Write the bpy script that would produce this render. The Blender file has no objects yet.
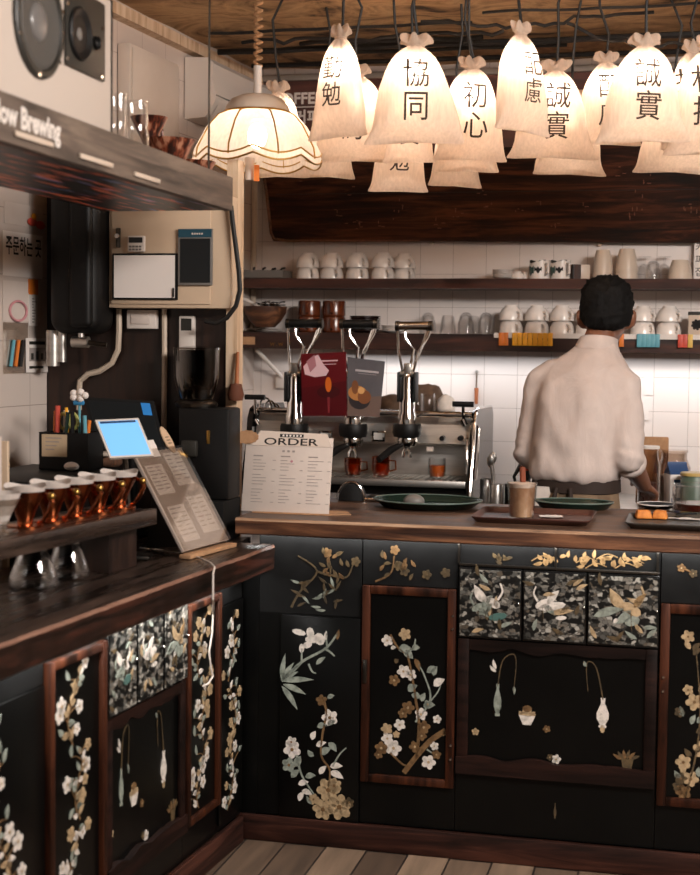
import bpy, bmesh, random
from math import *
from mathutils import Vector, Matrix, noise
from mathutils.bvhtree import BVHTree
random.seed(7)
C = bpy.context.scene.collection
# ---------------------------------------------------------------- camera model (700 x 875 frame, 50 mm full-frame upright)
FP = 1458.0; TILT = atan(92.5/FP); ROLL = 0.012; EYE = 1.5
def ray(px, py):
    x = (px-350)/FP; y = -(py-437.5)/FP
    c, s = cos(ROLL), sin(ROLL); xr = x*c-y*s; yr = x*s+y*c
    return Vector((xr, cos(TILT)+yr*sin(TILT), -sin(TILT)+yr*cos(TILT)))
# ---------------------------------------------------------------- the two building directions of the room
TH = radians(13.5); PH = radians(17.3); K0 = (-.301, 4.333)
F = (K0[0], K0[1], -TH)              # x along the bar, y away from the customers
L = (K0[0], K0[1], pi/2-PH)          # x along the side counter (away), y into it
def fmat(f): return Matrix.Translation((f[0], f[1], 0)) @ Matrix.Rotation(f[2], 4, 'Z')
def on_y(f, px, py, d):              # point of the plane y = d of frame f seen at a pixel -> (s, z)
    r = Matrix.Rotation(-f[2], 3, 'Z') @ ray(px, py)
    o = fmat(f).inverted() @ Vector((0, 0, EYE)); k = (d-o.y)/r.y; p = o+r*k
    return p.x, p.z
def on_z(f, px, py, z):              # point of the level z -> (s, d)
    r = ray(px, py); k = (z-EYE)/r.z; p = fmat(f).inverted() @ Vector((r.x*k, r.y*k, z))
    return p.x, p.y
def at_y(px, py, Y):
    r = ray(px, py); k = Y/r.y; return Vector((r.x*k, Y, EYE+r.z*k))
# ---------------------------------------------------------------- mesh builder
class MB:
    def __init__(s): s.v = []; s.f = []; s.m = []
    def add(s, vs, fs, m=0):
        b = len(s.v); s.v += [tuple(v) for v in vs]
        for f in fs: s.f.append(tuple(b+i for i in f)); s.m.append(m)
        return s
    def box(s, x0, x1, y0, y1, z0, z1, m=0, bev=0, seg=2):
        if bev <= 0:
            return s.add([(x0,y0,z0),(x1,y0,z0),(x1,y1,z0),(x0,y1,z0),(x0,y0,z1),(x1,y0,z1),(x1,y1,z1),(x0,y1,z1)],
                  [(3,2,1,0),(4,5,6,7),(0,1,5,4),(1,2,6,5),(2,3,7,6),(3,0,4,7)], m)
        bm = bmesh.new(); bmesh.ops.create_cube(bm, size=1)
        for v in bm.verts: v.co = ((x0+x1)/2+v.co.x*(x1-x0), (y0+y1)/2+v.co.y*(y1-y0), (z0+z1)/2+v.co.z*(z1-z0))
        bmesh.ops.bevel(bm, geom=bm.edges[:], offset=bev, segments=seg, profile=.5, affect='EDGES')
        bm.verts.index_update(); s.add([v.co for v in bm.verts], [[v.index for v in f.verts] for f in bm.faces], m); bm.free(); return s
    def loft(s, rings, m=0, caps=True, closed=True):
        n = len(rings[0]); vs = [p for r in rings for p in r]; fs = []
        for i in range(len(rings)-1):
            for j in range(n if closed else n-1):
                k = (j+1) % n; fs.append((i*n+j, i*n+k, (i+1)*n+k, (i+1)*n+j))
        if caps: fs.append(tuple(reversed(range(n)))); fs.append(tuple((len(rings)-1)*n+j for j in range(n)))
        return s.add(vs, fs, m)
    def tube(s, pts, r, n=8, m=0, caps=True):
        pts = [Vector(p) for p in pts]; rs = r if isinstance(r, (list, tuple)) else [r]*len(pts); rings = []
        t0 = (pts[1]-pts[0]).normalized(); a = t0.orthogonal().normalized()
        for i, p in enumerate(pts):
            t = (pts[min(i+1, len(pts)-1)]-pts[max(i-1, 0)]).normalized()
            a = (a-t*a.dot(t)).normalized(); b = t.cross(a)
            rings.append([p+(a*cos(2*pi*j/n)+b*sin(2*pi*j/n))*rs[i] for j in range(n)])
        return s.loft(rings, m, caps)
    def cyl(s, p0, p1, r0, r1=None, n=16, m=0, caps=True): return s.tube([p0, p1], [r0, r0 if r1 is None else r1], n, m, caps)
    def lathe(s, prof, n=24, o=(0,0,0), m=0, caps=False, sx=1, sy=1):
        rings = [[(o[0]+r*cos(2*pi*j/n)*sx, o[1]+r*sin(2*pi*j/n)*sy, o[2]+z) for j in range(n)] for r, z in prof]
        return s.loft(rings, m, caps)
    def prism(s, poly, y0, y1, m=0):      # outline in x-z pushed along y
        n = len(poly); vs = [(x, y0, z) for x, z in poly]+[(x, y1, z) for x, z in poly]
        fs = [tuple(range(n)), tuple(reversed(range(n, 2*n)))]+[(j, j+n, (j+1) % n+n, (j+1) % n) for j in range(n)]
        return s.add(vs, fs, m)
    def slab(s, poly, z0, z1, m=0):       # outline in x-y pushed along z
        n = len(poly); vs = [(x, y, z0) for x, y in poly]+[(x, y, z1) for x, y in poly]
        fs = [tuple(reversed(range(n))), tuple(range(n, 2*n))]+[(j, (j+1) % n, (j+1) % n+n, j+n) for j in range(n)]
        return s.add(vs, fs, m)
    def ball(s, c, r, nu=14, nv=9, m=0):
        r = r if isinstance(r, (tuple, list)) else (r, r, r)
        rings = [[(c[0]+r[0]*sin(pi*i/nv)*cos(2*pi*j/nu), c[1]+r[1]*sin(pi*i/nv)*sin(2*pi*j/nu), c[2]-r[2]*cos(pi*i/nv)) for j in range(nu)] for i in range(nv+1)]
        rings[0] = [(c[0]+(p[0]-c[0])*.02, c[1]+(p[1]-c[1])*.02, c[2]-r[2]) for p in rings[1]]
        rings[-1] = [(c[0]+(p[0]-c[0])*.02, c[1]+(p[1]-c[1])*.02, c[2]+r[2]) for p in rings[-2]]
        return s.loft(rings, m)
    def xf(s, mat):
        s.v = [tuple(mat @ Vector(v)) for v in s.v]; return s
    def warp(s, fn): s.v = [tuple(fn(*v)) for v in s.v]; return s
    def build(s, name, mats, parent=None, frame=None, sharp=35):
        me = bpy.data.meshes.new(name); me.from_pydata(s.v, [], s.f)
        for m in (mats if isinstance(mats, (list, tuple)) else [mats]): me.materials.append(m)
        me.polygons.foreach_set('material_index', s.m); me.polygons.foreach_set('use_smooth', [True]*len(s.f))
        bm = bmesh.new(); bm.from_mesh(me); bmesh.ops.recalc_face_normals(bm, faces=bm.faces[:]); bm.to_mesh(me); bm.free()
        me.set_sharp_from_angle(angle=radians(sharp)); me.update()
        o = bpy.data.objects.new(name, me); C.objects.link(o)
        if frame: o.location = (frame[0], frame[1], 0); o.rotation_euler.z = frame[2]
        if parent: o.parent = parent
        return o
def tag(o, label, cat, group=None):
    o['label'] = label; o['category'] = cat
    if group: o['group'] = group
    return o
def struct(o): o['kind'] = 'structure'; return o
def thing(name, label, cat, loc=(0,0,0), rotz=0, group=None):
    o = bpy.data.objects.new(name, None); C.objects.link(o); o.empty_display_size = .05
    o.location = loc; o.rotation_euler.z = rotz
    return tag(o, label, cat, group)
def in_frame(f, s, d, z): return fmat(f) @ Vector((s, d, z))
def thing_f(name, label, cat, f, s, d, z, group=None, rot=0):
    return thing(name, label, cat, in_frame(f, s, d, z), f[2]+rot, group)
def dup(root, loc, rotz=None, label=None, group=None, scale=None):
    r = root.copy(); C.objects.link(r); r.location = loc
    if rotz is not None: r.rotation_euler.z = rotz
    if label: r['label'] = label
    if group: r['group'] = group
    if scale: r.scale = (scale,)*3
    for ch in list(root.children):
        c = ch.copy(); C.objects.link(c); c.parent = r
        for g in ch.children:
            d = g.copy(); C.objects.link(d); d.parent = c
    return r
def text_mb(body, size, m=0, depth=.0008, center=True, bold=0, narrow=1.0):
    c = bpy.data.curves.new('t', 'FONT'); c.body = body; c.size = size; c.resolution_u = 3; c.offset = bold
    if center: c.align_x = 'CENTER'
    o = bpy.data.objects.new('t', c); C.objects.link(o)
    dg = bpy.context.evaluated_depsgraph_get(); ev = o.evaluated_get(dg); me = ev.to_mesh()
    b = MB(); b.add([(v.co.x*narrow, -depth, v.co.y) for v in me.vertices], [tuple(p.vertices) for p in me.polygons], m)
    ev.to_mesh_clear(); bpy.data.objects.remove(o); bpy.data.curves.remove(c); return b
def join(a, b, dx=0, dy=0, dz=0):
    n = len(a.v); a.v += [(x+dx, y+dy, z+dz) for x, y, z in b.v]; a.f += [tuple(n+i for i in f) for f in b.f]; a.m += b.m; return a
def cable(name, pts, r_, label, cat='cable', m=None, grp=None):
    o = MB().tube(pts, r_, 7).build(name, m or M['cable'], None); return tag(o, label, cat, grp)
# ---------------------------------------------------------------- materials
def hexc(h):
    h = h.lstrip('#'); c = [int(h[i:i+2], 16)/255 for i in (0, 2, 4)]
    return tuple(x/12.92 if x <= .04045 else ((x+.055)/1.055)**2.4 for x in c)+(1,)
def mat(name, col, rough=.5, metal=0, **k):
    m = bpy.data.materials.new(name); m.use_nodes = True; b = m.node_tree.nodes['Principled BSDF']
    b.inputs['Base Color'].default_value = hexc(col); b.inputs['Roughness'].default_value = rough; b.inputs['Metallic'].default_value = metal
    for kk, v in k.items(): b.inputs[kk.replace('_', ' ')].default_value = v
    return m
def ramp(nt, stops):
    r = nt.nodes.new('ShaderNodeValToRGB'); el = r.color_ramp.elements
    while len(el) < len(stops): el.new(.5)
    for e, (p, c) in zip(el, stops): e.position = p; e.color = hexc(c) if isinstance(c, str) else (c, c, c, 1)
    return r
def coords(nt, scale, rot=(0,0,0), loc=(0,0,0)):
    tc = nt.nodes.new('ShaderNodeTexCoord'); mp = nt.nodes.new('ShaderNodeMapping')
    mp.inputs['Scale'].default_value = scale; mp.inputs['Rotation'].default_value = rot; mp.inputs['Location'].default_value = loc
    nt.links.new(tc.outputs['Object'], mp.inputs['Vector']); return mp.outputs['Vector']
def noisy(name, stops, scale=(10,10,10), rough=.5, metal=0, detail=6, dist=0, bump=0, rrange=None, **k):
    m = mat(name, stops[0][1], rough, metal, **k); nt = m.node_tree; b = nt.nodes['Principled BSDF']
    n = nt.nodes.new('ShaderNodeTexNoise'); n.inputs['Scale'].default_value = 1; n.inputs['Detail'].default_value = detail
    n.inputs['Roughness'].default_value = .62; n.inputs['Distortion'].default_value = dist
    nt.links.new(coords(nt, scale), n.inputs['Vector']); r = ramp(nt, stops); nt.links.new(n.outputs['Fac'], r.inputs['Fac'])
    nt.links.new(r.outputs['Color'], b.inputs['Base Color'])
    if rrange:
        q = ramp(nt, [(.3, rrange[0]), (.7, rrange[1])]); nt.links.new(n.outputs['Fac'], q.inputs['Fac']); nt.links.new(q.outputs['Color'], b.inputs['Roughness'])
    if bump:
        bp = nt.nodes.new('ShaderNodeBump'); bp.inputs['Strength'].default_value = bump; bp.inputs['Distance'].default_value = .004
        nt.links.new(n.outputs['Fac'], bp.inputs['Height']); nt.links.new(bp.outputs['Normal'], b.inputs['Normal'])
    return m
def wood(name, a, b, c, axis='x', rough=.45, bump=.25, fine=1.0, **k):
    s = {'x': (2.2, 26, 26), 'y': (26, 2.2, 26), 'z': (26, 26, 2.2)}[axis]
    return noisy(name, [(.36, a), (.5, b), (.64, c)], tuple(v*fine for v in s), rough, 0, 8, .6, bump, (max(.05, rough-.12), min(1, rough+.15)), **k)
def gridmat(name, tile, grout, w, h, off, mort=.012, rough=.18, axes='xz', var=None):
    m = mat(name, tile, rough); nt = m.node_tree; b = nt.nodes['Principled BSDF']
    tc = nt.nodes.new('ShaderNodeTexCoord'); sp = nt.nodes.new('ShaderNodeSeparateXYZ'); cb = nt.nodes.new('ShaderNodeCombineXYZ')
    nt.links.new(tc.outputs['Object'], sp.inputs[0])
    ad = []
    for i, (ax, o) in enumerate(zip(axes, off)):
        a = nt.nodes.new('ShaderNodeMath'); a.operation = 'ADD'; a.inputs[1].default_value = -o+50*(w if i == 0 else h)
        nt.links.new(sp.outputs[ax.upper()], a.inputs[0]); nt.links.new(a.outputs[0], cb.inputs[i])
    br = nt.nodes.new('ShaderNodeTexBrick'); br.offset = 0; br.inputs['Scale'].default_value = 1
    br.inputs['Brick Width'].default_value = w; br.inputs['Row Height'].default_value = h; br.inputs['Mortar Size'].default_value = mort*w/2
    br.inputs['Mortar Smooth'].default_value = .3
    br.inputs['Color1'].default_value = hexc(tile); br.inputs['Color2'].default_value = hexc(var or tile); br.inputs['Mortar'].default_value = hexc(grout)
    nt.links.new(cb.outputs[0], br.inputs['Vector']); nt.links.new(br.outputs['Color'], b.inputs['Base Color'])
    bp = nt.nodes.new('ShaderNodeBump'); bp.invert = True; bp.inputs['Strength'].default_value = .5; bp.inputs['Distance'].default_value = .002
    nt.links.new(br.outputs['Fac'], bp.inputs['Height']); nt.links.new(bp.outputs['Normal'], b.inputs['Normal']); return m
def glow(name, col, strength):
    m = bpy.data.materials.new(name); m.use_nodes = True; b = m.node_tree.nodes['Principled BSDF']
    b.inputs['Base Color'].default_value = hexc(col); b.inputs['Emission Color'].default_value = hexc(col); b.inputs['Emission Strength'].default_value = strength
    return m
def cloth_thin(name, col, trans=.6, weave=0):
    m = bpy.data.materials.new(name); m.use_nodes = True; nt = m.node_tree; nt.nodes.remove(nt.nodes['Principled BSDF'])
    d = nt.nodes.new('ShaderNodeBsdfDiffuse'); t = nt.nodes.new('ShaderNodeBsdfTranslucent'); x = nt.nodes.new('ShaderNodeMixShader'); x.inputs[0].default_value = trans
    n = nt.nodes.new('ShaderNodeTexNoise'); nt.links.new(coords(nt, (140, 140, 25)), n.inputs['Vector']); n.inputs['Scale'].default_value = 1
    c = hexc(col); r = ramp(nt, [(.3, .85), (.7, 1.0)])
    mx = nt.nodes.new('ShaderNodeMix'); mx.data_type = 'RGBA'; mx.blend_type = 'MULTIPLY'; mx.inputs[0].default_value = 1
    mx.inputs[6].default_value = c; nt.links.new(n.outputs['Fac'], r.inputs['Fac']); nt.links.new(r.outputs['Color'], mx.inputs[7])
    for q in (d, t): nt.links.new(mx.outputs[2], q.inputs['Color'])
    nt.links.new(d.outputs[0], x.inputs[1]); nt.links.new(t.outputs[0], x.inputs[2])
    if weave:                                      # open weave lets part of the light straight through
        tp = nt.nodes.new('ShaderNodeBsdfTransparent'); tp.inputs['Color'].default_value = (1, .95, .88, 1); y = nt.nodes.new('ShaderNodeMixShader'); y.inputs[0].default_value = weave
        nt.links.new(x.outputs[0], y.inputs[1]); nt.links.new(tp.outputs[0], y.inputs[2]); x = y
    nt.links.new(x.outputs[0], nt.nodes['Material Output'].inputs['Surface']); return m
def clear(name, col='#ffffff', rough=.03, tint=.96):      # thin-walled clear glass or plastic
    m = bpy.data.materials.new(name); m.use_nodes = True; nt = m.node_tree; nt.nodes.remove(nt.nodes['Principled BSDF'])
    t = nt.nodes.new('ShaderNodeBsdfTransparent'); g = nt.nodes.new('ShaderNodeBsdfGlossy'); x = nt.nodes.new('ShaderNodeMixShader'); lw = nt.nodes.new('ShaderNodeLayerWeight')
    c = hexc(col); t.inputs['Color'].default_value = tuple(v*tint for v in c[:3])+(1,); g.inputs['Roughness'].default_value = rough; lw.inputs['Blend'].default_value = .22
    g.inputs['Color'].default_value = (.9, .9, .9, 1)
    nt.links.new(lw.outputs['Facing'], x.inputs[0]); nt.links.new(t.outputs[0], x.inputs[1]); nt.links.new(g.outputs[0], x.inputs[2])
    nt.links.new(x.outputs[0], nt.nodes['Material Output'].inputs['Surface']); return m
M = {}
M['worktop'] = wood('bar_top_wood', '#2b1c14', '#4d372a', '#7a5d49', 'x', .42, .4)
M['worktop_edge'] = wood('bar_edge_wood', '#2a160d', '#4e2e1b', '#7a5034', 'x', .6, .6)
M['worn_rim'] = wood('worn_rim_wood', '#5a4130', '#8d6d53', '#b39378', 'x', .7, .4)
M['side_rim'] = wood('side_rim_wood', '#3a241a', '#6b4a3b', '#8d6a58', 'x', .5, .4)
M['side_top'] = wood('side_top_wood', '#130d0a', '#2a1f19', '#45362e', 'x', .28, .3)
M['side_edge'] = wood('side_edge_wood', '#0f0805', '#22120b', '#421e11', 'x', .4, .5)
M['red_wood'] = wood('red_lacquered_wood', '#180b06', '#30160b', '#472311', 'z', .45, .15, Specular_IOR_Level=.2)
M['brown_wood'] = wood('dark_carved_wood', '#0f0806', '#1a0d09', '#26130d', 'x', .55, .3, Specular_IOR_Level=.15)
M['shelf_wood'] = wood('grey_shelf_wood', '#3c332c', '#5e5046', '#7a6a5c', 'x', .7, .35)
M['wall_shelf_wood'] = wood('wall_shelf_wood', '#1f0f0a', '#35190f', '#4a2516', 'x', .5, .35)
M['panel_wood'] = wood('wall_panel_wood', '#140a07', '#21120b', '#301c12', 'z', .45, .15)
M['plaque_wood'] = wood('plaque_wood', '#100805', '#2a160d', '#55301f', 'x', .75, .6, 1.0, Specular_IOR_Level=.15)
M['kick_wood'] = wood('kick_wood', '#1a0d09', '#2e1710', '#48281d', 'x', .6, .4, Specular_IOR_Level=.2)
M['post_wood'] = wood('cream_post_wood', '#b08f70', '#cdb193', '#d9c2a8', 'z', .6, .1)
M['sign_board'] = wood('sign_board_wood', '#3a1d15', '#4a271d', '#583227', 'x', .6, .2)
M['lacquer'] = noisy('black_lacquer', [(.3, '#040404'), (.7, '#080807')], (6, 6, 6), .3, Specular_IOR_Level=.22)
M['lacquer_strip'] = noisy('black_lacquer_top', [(.3, '#101010'), (.7, '#191919')], (9, 9, 9), .4, Specular_IOR_Level=.15)
M['pearl'] = noisy('pearl_inlay', [(.3, '#9a958c'), (.55, '#d9d0c6'), (.75, '#bcb2b0')], (60, 60, 60), .3)
M['pearl_cream'] = noisy('cream_inlay', [(.3, '#7d6a4f'), (.6, '#b39a78')], (60, 60, 60), .35)
M['pearl_green'] = noisy('grey_green_inlay', [(.3, '#5d635a'), (.6, '#8f958a')], (60, 60, 60), .35)
M['pearl_brown'] = noisy('brown_inlay', [(.3, '#4a3522'), (.6, '#755a3c')], (60, 60, 60), .35)
M['pearl_dim'] = noisy('dim_inlay', [(.3, '#2f2a22'), (.6, '#5a4a33')], (60, 60, 60), .4)
M['gold_leaf'] = noisy('gold_inlay', [(.3, '#6b5338'), (.6, '#957852')], (60, 60, 60), .35)
M['teal'] = mat('teal_inlay', '#47655f', .35)
INL = [M['pearl'], M['pearl_cream'], M['pearl_green'], M['pearl_brown'], M['pearl_dim'], M['gold_leaf'], M['teal']]
M['steel'] = noisy('brushed_steel', [(.3, '#bdb8b2'), (.7, '#dcd8d2')], (4, 60, 60), .36, 1)
M['chrome'] = mat('chrome', '#d8d4cf', .1, 1)
M['dark_steel'] = mat('dark_steel', '#5b5650', .3, 1)
M['copper'] = noisy('copper', [(.3, '#8a4a2c'), (.7, '#b8683f')], (30, 30, 30), .25, 1)
M['copper_glass'] = mat('amber_mug', '#5f2b14', .15)
M['brass'] = mat('brass', '#b08a4a', .3, 1)
M['black'] = mat('black_plastic', '#0a0909', .5, Specular_IOR_Level=.3)
M['black_gloss'] = mat('gloss_black', '#0a0a0a', .15)
M['matt_black'] = mat('matt_black', '#0c0b0a', .75, Specular_IOR_Level=.2)
M['dark_grey'] = mat('dark_grey', '#26241f', .5)
M['grey'] = mat('mid_grey', '#6f6b66', .5)
M['ceramic'] = noisy('white_ceramic', [(.3, '#ddd5ce'), (.7, '#e8e0d9')], (20, 20, 20), .2)
M['beige_ceramic'] = mat('beige_ceramic', '#c6b5a4', .3)
M['cream_paint'] = noisy('cream_paint', [(.3, '#c2a88d'), (.7, '#ccb59b')], (3, 3, 3), .5)
M['white_paint'] = noisy('white_paint', [(.3, '#cbbcae'), (.7, '#d8cbbf')], (3, 3, 3), .5)
M['white_plastic'] = mat('white_plastic', '#d9cfc6', .4)
M['pipe'] = mat('cream_pipe', '#bfae9b', .4)
M['paper'] = noisy('paper', [(.3, '#c8bab0'), (.7, '#d2c5bb')], (8, 8, 8), .8)
M['paper_white'] = mat('white_paper', '#e2d9d2', .8)
M['kraft'] = noisy('kraft', [(.3, '#9a7454'), (.7, '#b88e68')], (40, 40, 40), .85)
M['ink'] = mat('ink', '#1b1614', .8)
M['ink_grey'] = mat('grey_print', '#9a908a', .8)
M['sack_ink'] = mat('brush_ink', '#2e231c', .9)
M['white_ink'] = mat('white_print', '#d9cfc6', .7)
M['glass'] = clear('clear_glass')
M['acrylic'] = clear('clear_acrylic', '#f6f2ee', .1, .98)
M['tea'] = mat('dark_tea', '#3a130a', .1)
M['orange'] = noisy('orange_cake', [(.3, '#a85a1e'), (.7, '#d98a3a')], (60, 60, 60), .7)
M['orange_drink'] = mat('orange_drink', '#b5541c', .3)
M['coffee_milk'] = noisy('milk_coffee', [(.35, '#8a5f42'), (.65, '#c09a78')], (14, 14, 9), .3)
M['green_tray'] = mat('dark_green_tray', '#14261f', .25)
M['brown_tray'] = noisy('brown_tray', [(.3, '#3a2019'), (.7, '#54322a')], (15, 15, 15), .4)
M['grey_tray'] = noisy('grey_tray', [(.3, '#37322d'), (.7, '#4a443d')], (15, 15, 15), .45)
M['cloth_white'] = noisy('white_cloth', [(.3, '#cfc4ba'), (.7, '#e0d7ce')], (30, 30, 30), .9)
M['cloth_brown'] = noisy('brown_cloth', [(.3, '#4a382c'), (.7, '#6b5543')], (30, 30, 30), .9)
M['yellow'] = mat('yellow_clip', '#f2ae2a', .5); M['amber'] = mat('orange_clip', '#d9772a', .5)
M['blue'] = mat('blue_clip', '#5f9fae', .5); M['red'] = mat('red_clip', '#c24a3a', .5)
M['blue_dark'] = mat('blue_print', '#22406b', .5); M['teal_dark'] = mat('teal_header', '#1f4655', .45)
M['screen'] = glow('lit_screen', '#6fb0e6', .5)
M['board_black'] = mat('slate', '#161a1c', .3)
M['cable'] = mat('black_cable', '#0c0a09', .6)
M['sack'] = cloth_thin('sack_cloth', '#eedccb', .55, .2)
M['shade_glass'] = cloth_thin('frosted_shade', '#f3e8da', .6, .2)
M['filter'] = cloth_thin('filter_paper', '#e6dcd4', .3)
M['skin'] = noisy('skin', [(.3, '#74462f'), (.7, '#86573f')], (12, 12, 12), .5)
M['hair'] = noisy('black_hair', [(.3, '#030202'), (.7, '#0a0807')], (120, 120, 25), .75, bump=.8, Specular_IOR_Level=.2)
M['shirt'] = noisy('shirt_cloth', [(.3, '#bcaca4'), (.7, '#c9bab2')], (15, 15, 6.5), .9, dist=.8, bump=1.0)
M['trousers'] = noisy('dark_trousers', [(.3, '#65503d'), (.7, '#75604b')], (40, 40, 40), .9)
M['apron'] = noisy('tan_apron', [(.3, '#6f5a45'), (.7, '#806a53')], (30, 30, 30), .9)
M['belt'] = mat('apron_band', '#2a1c14', .8)
M['bulb'] = glow('lit_bulb', '#ffe8d4', 72)
# ================================================================ SETTING
WALL_D = 1.98; CEIL = 2.68; LW = .733
def planks(name, w, l, ang):
    m = mat(name, '#7a6a5c', .55); nt = m.node_tree; b = nt.nodes['Principled BSDF']
    br = nt.nodes.new('ShaderNodeTexBrick'); br.offset = .37; br.inputs['Scale'].default_value = 1; br.inputs['Brick Width'].default_value = l; br.inputs['Row Height'].default_value = w
    br.inputs['Mortar Size'].default_value = .003; br.inputs['Color1'].default_value = hexc('#4a392d'); br.inputs['Color2'].default_value = hexc('#8c745f'); br.inputs['Mortar'].default_value = hexc('#1c1410')
    nt.links.new(coords(nt, (1, 1, 1), (0, 0, ang)), br.inputs['Vector'])
    n = nt.nodes.new('ShaderNodeTexNoise'); n.inputs['Scale'].default_value = 1; n.inputs['Detail'].default_value = 8; nt.links.new(coords(nt, (22, 2.5, 3)), n.inputs['Vector'])
    r = ramp(nt, [(.25, .45), (.7, 1.05)]); nt.links.new(n.outputs['Fac'], r.inputs['Fac'])
    mx = nt.nodes.new('ShaderNodeMix'); mx.data_type = 'RGBA'; mx.blend_type = 'MULTIPLY'; mx.inputs[0].default_value = 1
    nt.links.new(br.outputs['Color'], mx.inputs[6]); nt.links.new(r.outputs['Color'], mx.inputs[7]); nt.links.new(mx.outputs[2], b.inputs['Base Color'])
    bp = nt.nodes.new('ShaderNodeBump'); bp.inputs['Strength'].default_value = .4; bp.inputs['Distance'].default_value = .003
    nt.links.new(r.outputs['Color'], bp.inputs['Height']); nt.links.new(bp.outputs['Normal'], b.inputs['Normal']); return m
flo = MB().box(-3.2, 3.2, -6.5, 2.2, -.1, 0).build('floor', planks('worn_floor_planks', .125, 1.3, radians(90)), frame=F); struct(flo)
# plastered, stained ceiling
cm = noisy('stained_ceiling', [(.34, '#2a1e14'), (.42, '#8f7252'), (.55, '#c4a27a'), (.64, '#93744f'), (.74, '#d0b08a')], (3.8, 4.8, 5), .85, 0, 9, 1.2, .5)
c = MB(); nx, ny = 60, 40
vs = []
for j in range(ny+1):
    for i in range(nx+1):
        x = -3.2+6.4*i/nx; y = -6.5+8.7*j/ny
        vs.append((x, y, CEIL+.02*noise.noise(Vector((x*3, y*3, 0)))))
c.add(vs, [(j*(nx+1)+i, j*(nx+1)+i+1, (j+1)*(nx+1)+i+1, (j+1)*(nx+1)+i) for j in range(ny) for i in range(nx)])
c.box(-3.2, 3.2, -6.5, 2.2, CEIL+.05, CEIL+.12)
struct(c.build('ceiling', cm, frame=F))
# tiled back wall: grout lines read off the photograph
ts, tz = on_y(F, 654, 377.4, WALL_D)
TILE = .1405
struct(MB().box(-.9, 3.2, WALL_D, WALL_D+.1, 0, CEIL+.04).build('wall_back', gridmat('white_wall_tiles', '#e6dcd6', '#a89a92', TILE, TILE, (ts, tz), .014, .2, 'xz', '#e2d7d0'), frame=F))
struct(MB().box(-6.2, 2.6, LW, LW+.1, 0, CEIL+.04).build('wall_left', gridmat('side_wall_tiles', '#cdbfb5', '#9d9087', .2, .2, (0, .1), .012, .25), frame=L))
struct(MB().box(3.2, 3.3, -6.5, 2.1, 0, CEIL+.04).build('wall_right', mat('plain_wall_paint', '#8f8276', .8), frame=F))
# grey board where ceiling meets the back wall, cream cove along the side wall
struct(MB().box(-.8, 3.2, WALL_D-.05, WALL_D-.001, 2.625, CEIL-.03).build('trim_1', mat('grey_cornice', '#8d847b', .6), frame=F))
struct(MB().box(-3, 2.28, LW-.045, LW-.001, 2.61, CEIL-.03).build('trim_2', M['post_wood'], frame=L))
# wooden partition facing the customers with a cream post at its end
p0 = -.722; p1 = -.085
pb = MB().box(p0, p1-.035, .152, .2, 0, 1.99)
struct(pb.build('wall_partition', M['panel_wood'], frame=F))
struct(MB().box(p1-.035, p1, .14, .2, 0, 2.06).build('trim_3', M['post_wood'], frame=F))
# kick boards
struct(MB().box(-.03, 3.1, 0, .018, .001, .078, 0, .003).build('baseboard_front', M['kick_wood'], frame=F))
struct(MB().box(-2.6, -.019, 0, .018, .001, .078, 0, .003).build('baseboard_left', M['kick_wood'], frame=L))
# ================================================================ INLAY DRAWING
class Inlay(MB):
    """flat mother-of-pearl pieces let into a panel; x-z outline, face at y"""
    def __init__(s, y): super().__init__(); s.y = y
    def poly(s, p, m): s.prism(p, s.y-.0012, s.y+.0006, m)
    def ell(s, x, z, rx, rz, a=0, m=0, n=9):
        ca, sa = cos(a), sin(a); s.poly([(x+rx*cos(2*pi*i/n)*ca-rz*sin(2*pi*i/n)*sa, z+rx*cos(2*pi*i/n)*sa+rz*sin(2*pi*i/n)*ca) for i in range(n)], m)
    def leaf(s, x, z, a, l, w, m=2, bend=.15):
        ca, sa = cos(a), sin(a); up = [(t, w*sin(pi*t**.8)+bend*sin(pi*t)*w*2) for t in (0, .15, .3, .5, .7, .88, 1)]; dn = [(t, -w*sin(pi*t**.8)+bend*sin(pi*t)*w*2) for t in (.88, .7, .5, .3, .15)]
        s.poly([(x+l*t*ca-v*sa, z+l*t*sa+v*ca) for t, v in up+dn], m)
    def flower(s, x, z, r, m=0, n=5, a0=None, eye=1):
        a0 = random.random()*6 if a0 is None else a0
        for i in range(n):
            a = a0+2*pi*i/n; s.ell(x+cos(a)*r*.55, z+sin(a)*r*.55, r*.48, r*.4*(5/n)**.5, a, m)
        s.y -= .0008; s.ell(x, z, r*.2, r*.2, 0, eye, 7); s.y += .0008
    def stem(s, pts, w, m=3, w1=None):
        pts = [Vector(p) for p in pts]; sm = []
        for i in range(len(pts)-1):
            a, b, c_, d = pts[max(i-1, 0)], pts[i], pts[i+1], pts[min(i+2, len(pts)-1)]
            for k in range(5):
                t = k/5; sm.append(.5*((2*b)+(c_-a)*t+(2*a-5*b+4*c_-d)*t*t+(-a+3*b-3*c_+d)*t**3))
        sm.append(pts[-1]); w1 = w*.5 if w1 is None else w1; N = len(sm)
        lft, rgt = [], []
        for i, p in enumerate(sm):
            t = sm[min(i+1, N-1)]-sm[max(i-1, 0)]; t = t.normalized() if t.length > 0 else Vector((1, 0)); nn = Vector((-t.y, t.x))*(w+(w1-w)*i/N)/2
            lft.append(p+nn); rgt.append(p-nn)
        for i in range(N-1): s.poly([tuple(lft[i]), tuple(lft[i+1]), tuple(rgt[i+1]), tuple(rgt[i])], m)
def zoomer(x0, y0, k, f, d): return lambda zx, zy: on_y(f, x0+zx/k, y0+zy/k, d)
FD = .02
zA = zoomer(240, 530, 2.9167, F, FD); zB = zoomer(440, 530, 2.692, F, FD)
PX = .0029/2.9167*1.0                 # one zoomed pixel on the panels, in metres
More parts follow.
